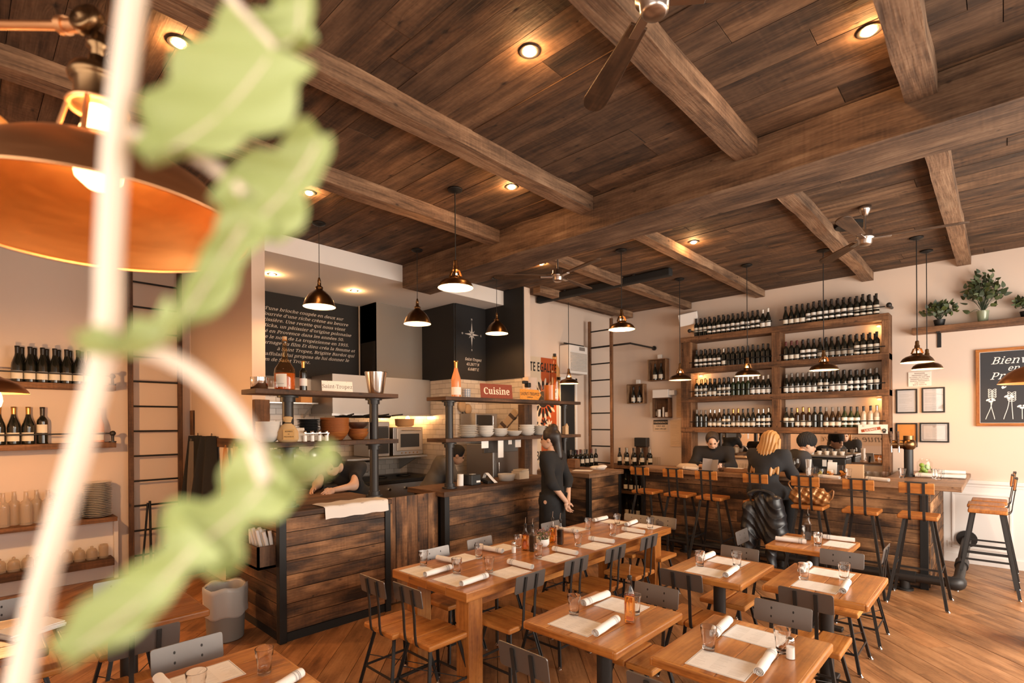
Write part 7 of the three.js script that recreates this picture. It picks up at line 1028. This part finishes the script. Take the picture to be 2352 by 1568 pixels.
// ---------- foreground: swing-arm lamp, timber post, vine ----------
{
  const R = 0.2, t = thing('wall_lamp', 'large copper swing-arm lamp with glowing neck in left foreground', 'lamp', [-0.985, 2.045, -0.148]);
  t.rotation.set(0.0, 0, 0.05);
  part('shade', lathe([[0.048, 0.128], [0.052, 0.118], [0.075, 0.108], [0.115, 0.092], [0.15, 0.068], [0.178, 0.036], [0.19, 0.02], [0.198, 0.004], [0.2005, 0.0]], 64), copper, t);
  part('shade_lining', lathe([[0.1995, 0.0004], [0.196, 0.004], [0.187, 0.019], [0.175, 0.034], [0.148, 0.065], [0.113, 0.088], [0.05, 0.108]], 64), mat(0.62, 0.27, 0.085, 0.42, 1, { roughnessMap: NMET }), t);
  part('rim', new THREE.TorusGeometry(0.2, 0.0022, 8, 64).rotateX(Math.PI / 2), copper, t);
  const cage = []; for (let i = 0; i < 5; i++) { const a = i * Math.PI * 2 / 5 + 0.5; cage.push(bar([0.036 * Math.cos(a), 0.185, 0.036 * Math.sin(a)], [0.052 * Math.cos(a), 0.122, 0.052 * Math.sin(a)], 0.006, 0.004)); } cage.push(new THREE.TorusGeometry(0.036, 0.004, 8, 32).rotateX(Math.PI / 2).translate(0, 0.184, 0), new THREE.TorusGeometry(0.052, 0.003, 8, 32).rotateX(Math.PI / 2).translate(0, 0.122, 0)); part('neck_cage', cage, copper, t);
  part('socket', lathe([[0, 0.262], [0.012, 0.262], [0.012, 0.245], [0.034, 0.238], [0.038, 0.228], [0.036, 0.222], [0.03, 0.219], [0.03, 0.187], [0.034, 0.184], [0, 0.184]], 32), bronze, t);
  part('bulb', lathe([[0, 0.184], [0.018, 0.182], [0.018, 0.165], [0.03, 0.13], [0.034, 0.1], [0.03, 0.076], [0.016, 0.062], [0, 0.058]], 24), glow(7), t);
  part('swivel_stem', lathe([[0, 0.3], [0.009, 0.3], [0.009, 0.288], [0.014, 0.284], [0.014, 0.278], [0.009, 0.274], [0.009, 0.258], [0, 0.258]], 20), bronze, t);
  const j = part('swivel_joint', [xf(lathe([[0, 0.014], [0.006, 0.014], [0.008, 0.01], [0.012, 0.011], [0.014, 0.008], [0.019, 0.01], [0.023, 0.007], [0.023, -0.007], [0, -0.007]], 28), -0.004, 0.318, 0.012, 1.25, 0, -0.6)], bronze, t);
  part('arm', [rod([-0.022, 0.318, 0.014], [-0.43, 0.43, 0.25], 0.0065, 12), rod([-0.022, 0.318, 0.014], [-0.055, 0.327, 0.033], 0.01, 12), rod([-0.05, 0.326, 0.03], [-0.06, 0.3285, 0.036], 0.013, 12)], copper, t);
  const l = new THREE.PointLight(WARM, 1.6, 0, 2); l.position.set(0, 0.1, 0); l.castShadow = true; l.shadow.radius = 1.5; l.name = 'wall_lamp_light'; t.add(l);
}
{
  solo('timber_post', timber(0.09, CEIL - 0.001, 0.09, -1.455, CEIL / 2, -0.005, 1, 77), woodMat(TXT, [0.9, 0.78, 0.6], 0.6, 0.002), 'upright timber post at far left frame edge', 'post');
  const t = thing('arm_bracket', 'copper bracket holding the swing arm on timber post', 'bracket', [-1.452, 2.44, 0.08]); part('plate', cyl(0.045, 0.012, 0, 0, 0, 24).rotateX(Math.PI / 2).translate(0, 0, -0.03), copper, t); part('knuckle', rod([0, 0, -0.03], [0.01, 0.005, 0.03], 0.012, 12), copper, t);
  const a = thing('amber_lantern', 'small amber lantern cut off by left frame edge', 'lantern', [-1.36, 2.2, -0.035]); part('cap', lathe([[0, 0.13], [0.02, 0.128], [0.034, 0.115], [0.036, 0.1], [0.028, 0.095], [0, 0.095]], 24), mat(0.55, 0.22, 0.05, 0.5), a); part('glass', cyl(0.024, 0.08, 0, 0.055, 0, 20), GLA, a); part('base', lathe([[0, 0], [0.026, 0], [0.026, 0.02], [0, 0.02]], 20), mat(0.6, 0.26, 0.06, 0.5), a); part('bracket', rod([0, 0.008, 0], [-0.06, 0.008, 0.015], 0.006, 8), M.iron, a);
}
{ // vine close to the lens; stems and leaves stand about a hand's breadth from it
  const RT = [Math.cos(YAW), 0, -Math.sin(YAW)], FW = [-Math.sin(YAW), 0, -Math.cos(YAW)];
  const Q = (u, v, w) => { const r = (u - 1176) / 1198.2, s = (970.6 - v) / 1198.2; return [(FW[0] + RT[0] * r) * w, EYE + s * w, (FW[2] + RT[2] * r) * w]; };
  const t = thing('climbing_vine', 'out-of-focus pale vine with lobed green leaves before lens', 'vine');
  const stemM = mat(0.78, 0.62, 0.5, 0.5), D = 0.16, KS = D / 0.27, leafMat = new THREE.MeshPhysicalMaterial({ color: RGB(0.47, 0.53, 0.2), roughness: 0.5, transmission: 0.3, thickness: 0, side: THREE.DoubleSide });
  part('main_stem', tube([[318, -60], [300, 80], [270, 330], [255, 560], [245, 760], [190, 1000], [110, 1280], [40, 1560], [10, 1700]].map(([u, v]) => Q(u, v, D)), 0.0058 * KS, 60, 12), stemM, t);
  const pet = (pts, r) => part('petiole', tube(pts.map(([u, v, w]) => Q(u, v, w)), r * KS, 30, 10), stemM, t);
  pet([[262, 305, D], [350, 310, D * 1.02], [450, 350, D * 1.05], [520, 400, D * 1.06], [566, 445, D * 1.06]], 0.0034); pet([[255, 790, D], [360, 805, D], [470, 870, D * 1.03], [560, 970, D * 1.05], [612, 1100, D * 1.05]], 0.0046); pet([[520, -30, D * 1.1], [560, 20, D * 1.1], [640, 110, D * 1.1]], 0.0024);
  // a leaf blade: outline about a midrib, cupped, with real thickness
  function leaf(name, base, tip, nrm, half, depth = 0.006 * KS) {
    const B = V(base), T = V(tip), a = T.clone().sub(B), L = a.length(); a.normalize(); const n0 = V(nrm).normalize(), s = n0.clone().cross(a).normalize(), n = a.clone().cross(s).normalize(), pos = [], idx = [], NU = 30, NW = 12, th = 0.0009;
    for (const side of [1, -1]) for (let i = 0; i <= NU; i++) for (let k = -NW; k <= NW; k++) { const v = i / NU, q = k / NW, w = half(v, Math.sign(q)) * Math.abs(q) * Math.sign(q), lift = depth * (q * q * 1.6 - 1.4 * Math.sin(v * Math.PI)) + 0.0015 * Math.sin(v * 17 + q * 5) * Math.abs(q); const p = B.clone().addScaledVector(a, v * L).addScaledVector(s, w).addScaledVector(n, lift + side * th * (1 - Math.abs(q) ** 4)); pos.push(p.x, p.y, p.z); }
    const row = 2 * NW + 1, S = row * (NU + 1); for (let i = 0; i < NU; i++) for (let k = 0; k < 2 * NW; k++) { const c = i * row + k, d = c + row; idx.push(c, c + 1, d, d, c + 1, d + 1, S + c, S + d, S + c + 1, S + d, S + d + 1, S + c + 1); }
    const g = new THREE.BufferGeometry(); g.setAttribute('position', new THREE.Float32BufferAttribute(pos, 3)); g.setIndex(idx); g.computeVertexNormals(); const m = part(name, g, leafMat, t); part('midrib', tube([base, B.clone().addScaledVector(a, L * 0.5).addScaledVector(n, -depth * 1.3).toArray(), tip], 0.0006, 12, 6), stemM, m);
  }
  const lobes = (W, arr) => (v, s) => { let w = 0; for (const [c, r, a, sd] of arr) { const f = 1 - ((v - c) / r) ** 2; if (f > 0 && (!sd || sd === s)) w = Math.max(w, a * Math.sqrt(f)); } return Math.max(0.0004, W * KS * w); };
  const toCam = mul3(FW, -1), tilt = (k, j) => [toCam[0] + RT[0] * k, j, toCam[2] + RT[2] * k];
  leaf('leaf', Q(640, 110, D * 1.1), Q(345, 370, D * 0.98), tilt(0.25, 0.3), lobes(0.036, [[0.1, 0.3, 0.8, 0], [0.38, 0.32, 1, 1], [0.34, 0.3, 0.95, -1], [0.6, 0.28, 0.75, 0], [0.85, 0.18, 0.28, 0]]));
  leaf('leaf', Q(640, 110, D * 1.1), Q(700, -10, D * 1.12), tilt(-0.2, 0.2), lobes(0.03, [[0.15, 0.35, 0.85, 0], [0.3, 0.5, 1, 1], [0.75, 0.3, 0.5, 0]]));
  leaf('leaf', Q(575, 520, D * 1.06), Q(745, 310, D * 1.1), tilt(0.5, 0.5), lobes(0.028, [[0.05, 0.3, 0.8, 0], [0.35, 0.35, 0.95, 1], [0.25, 0.28, 0.8, -1], [0.7, 0.35, 0.5, 0], [0.95, 0.15, 0.28, 0]]));
  leaf('leaf', Q(585, 480, D * 1.06), Q(410, 745, D), tilt(1.4, 1.0), lobes(0.014, [[0.1, 0.3, 0.9, 0], [0.4, 0.3, 0.7, 0], [0.65, 0.3, 0.95, 1], [0.65, 0.3, 0.6, -1], [0.92, 0.14, 0.3, 0]]));
  leaf('leaf', Q(420, 735, D), Q(185, 795, D * 0.9), tilt(0.4, 2.2), lobes(0.012, [[0.3, 0.45, 1, 0], [0.75, 0.35, 0.7, 0]]));
  leaf('leaf', Q(612, 1100, D * 1.05), Q(775, 1055, D * 1.12), tilt(0.3, 1.3), lobes(0.02, [[0.1, 0.35, 1, 0], [0.5, 0.3, 0.7, 1], [0.7, 0.35, 0.5, 0]]));
  leaf('leaf', Q(640, 1070, D * 1.05), Q(440, 1260, D), tilt(0.9, 1.2), lobes(0.023, [[0.15, 0.4, 1, 0], [0.6, 0.25, 0.6, 0], [0.85, 0.24, 1.1, 0]]));
  leaf('leaf', Q(470, 1230, D), Q(150, 1505, D * 0.88), tilt(0.9, 1.4), lobes(0.018, [[0.05, 0.2, 1, 0], [0.35, 0.4, 0.62, 0], [0.6, 0.35, 0.85, 0], [0.9, 0.2, 0.5, 0]]));
}
renderer.render(scene, camera);
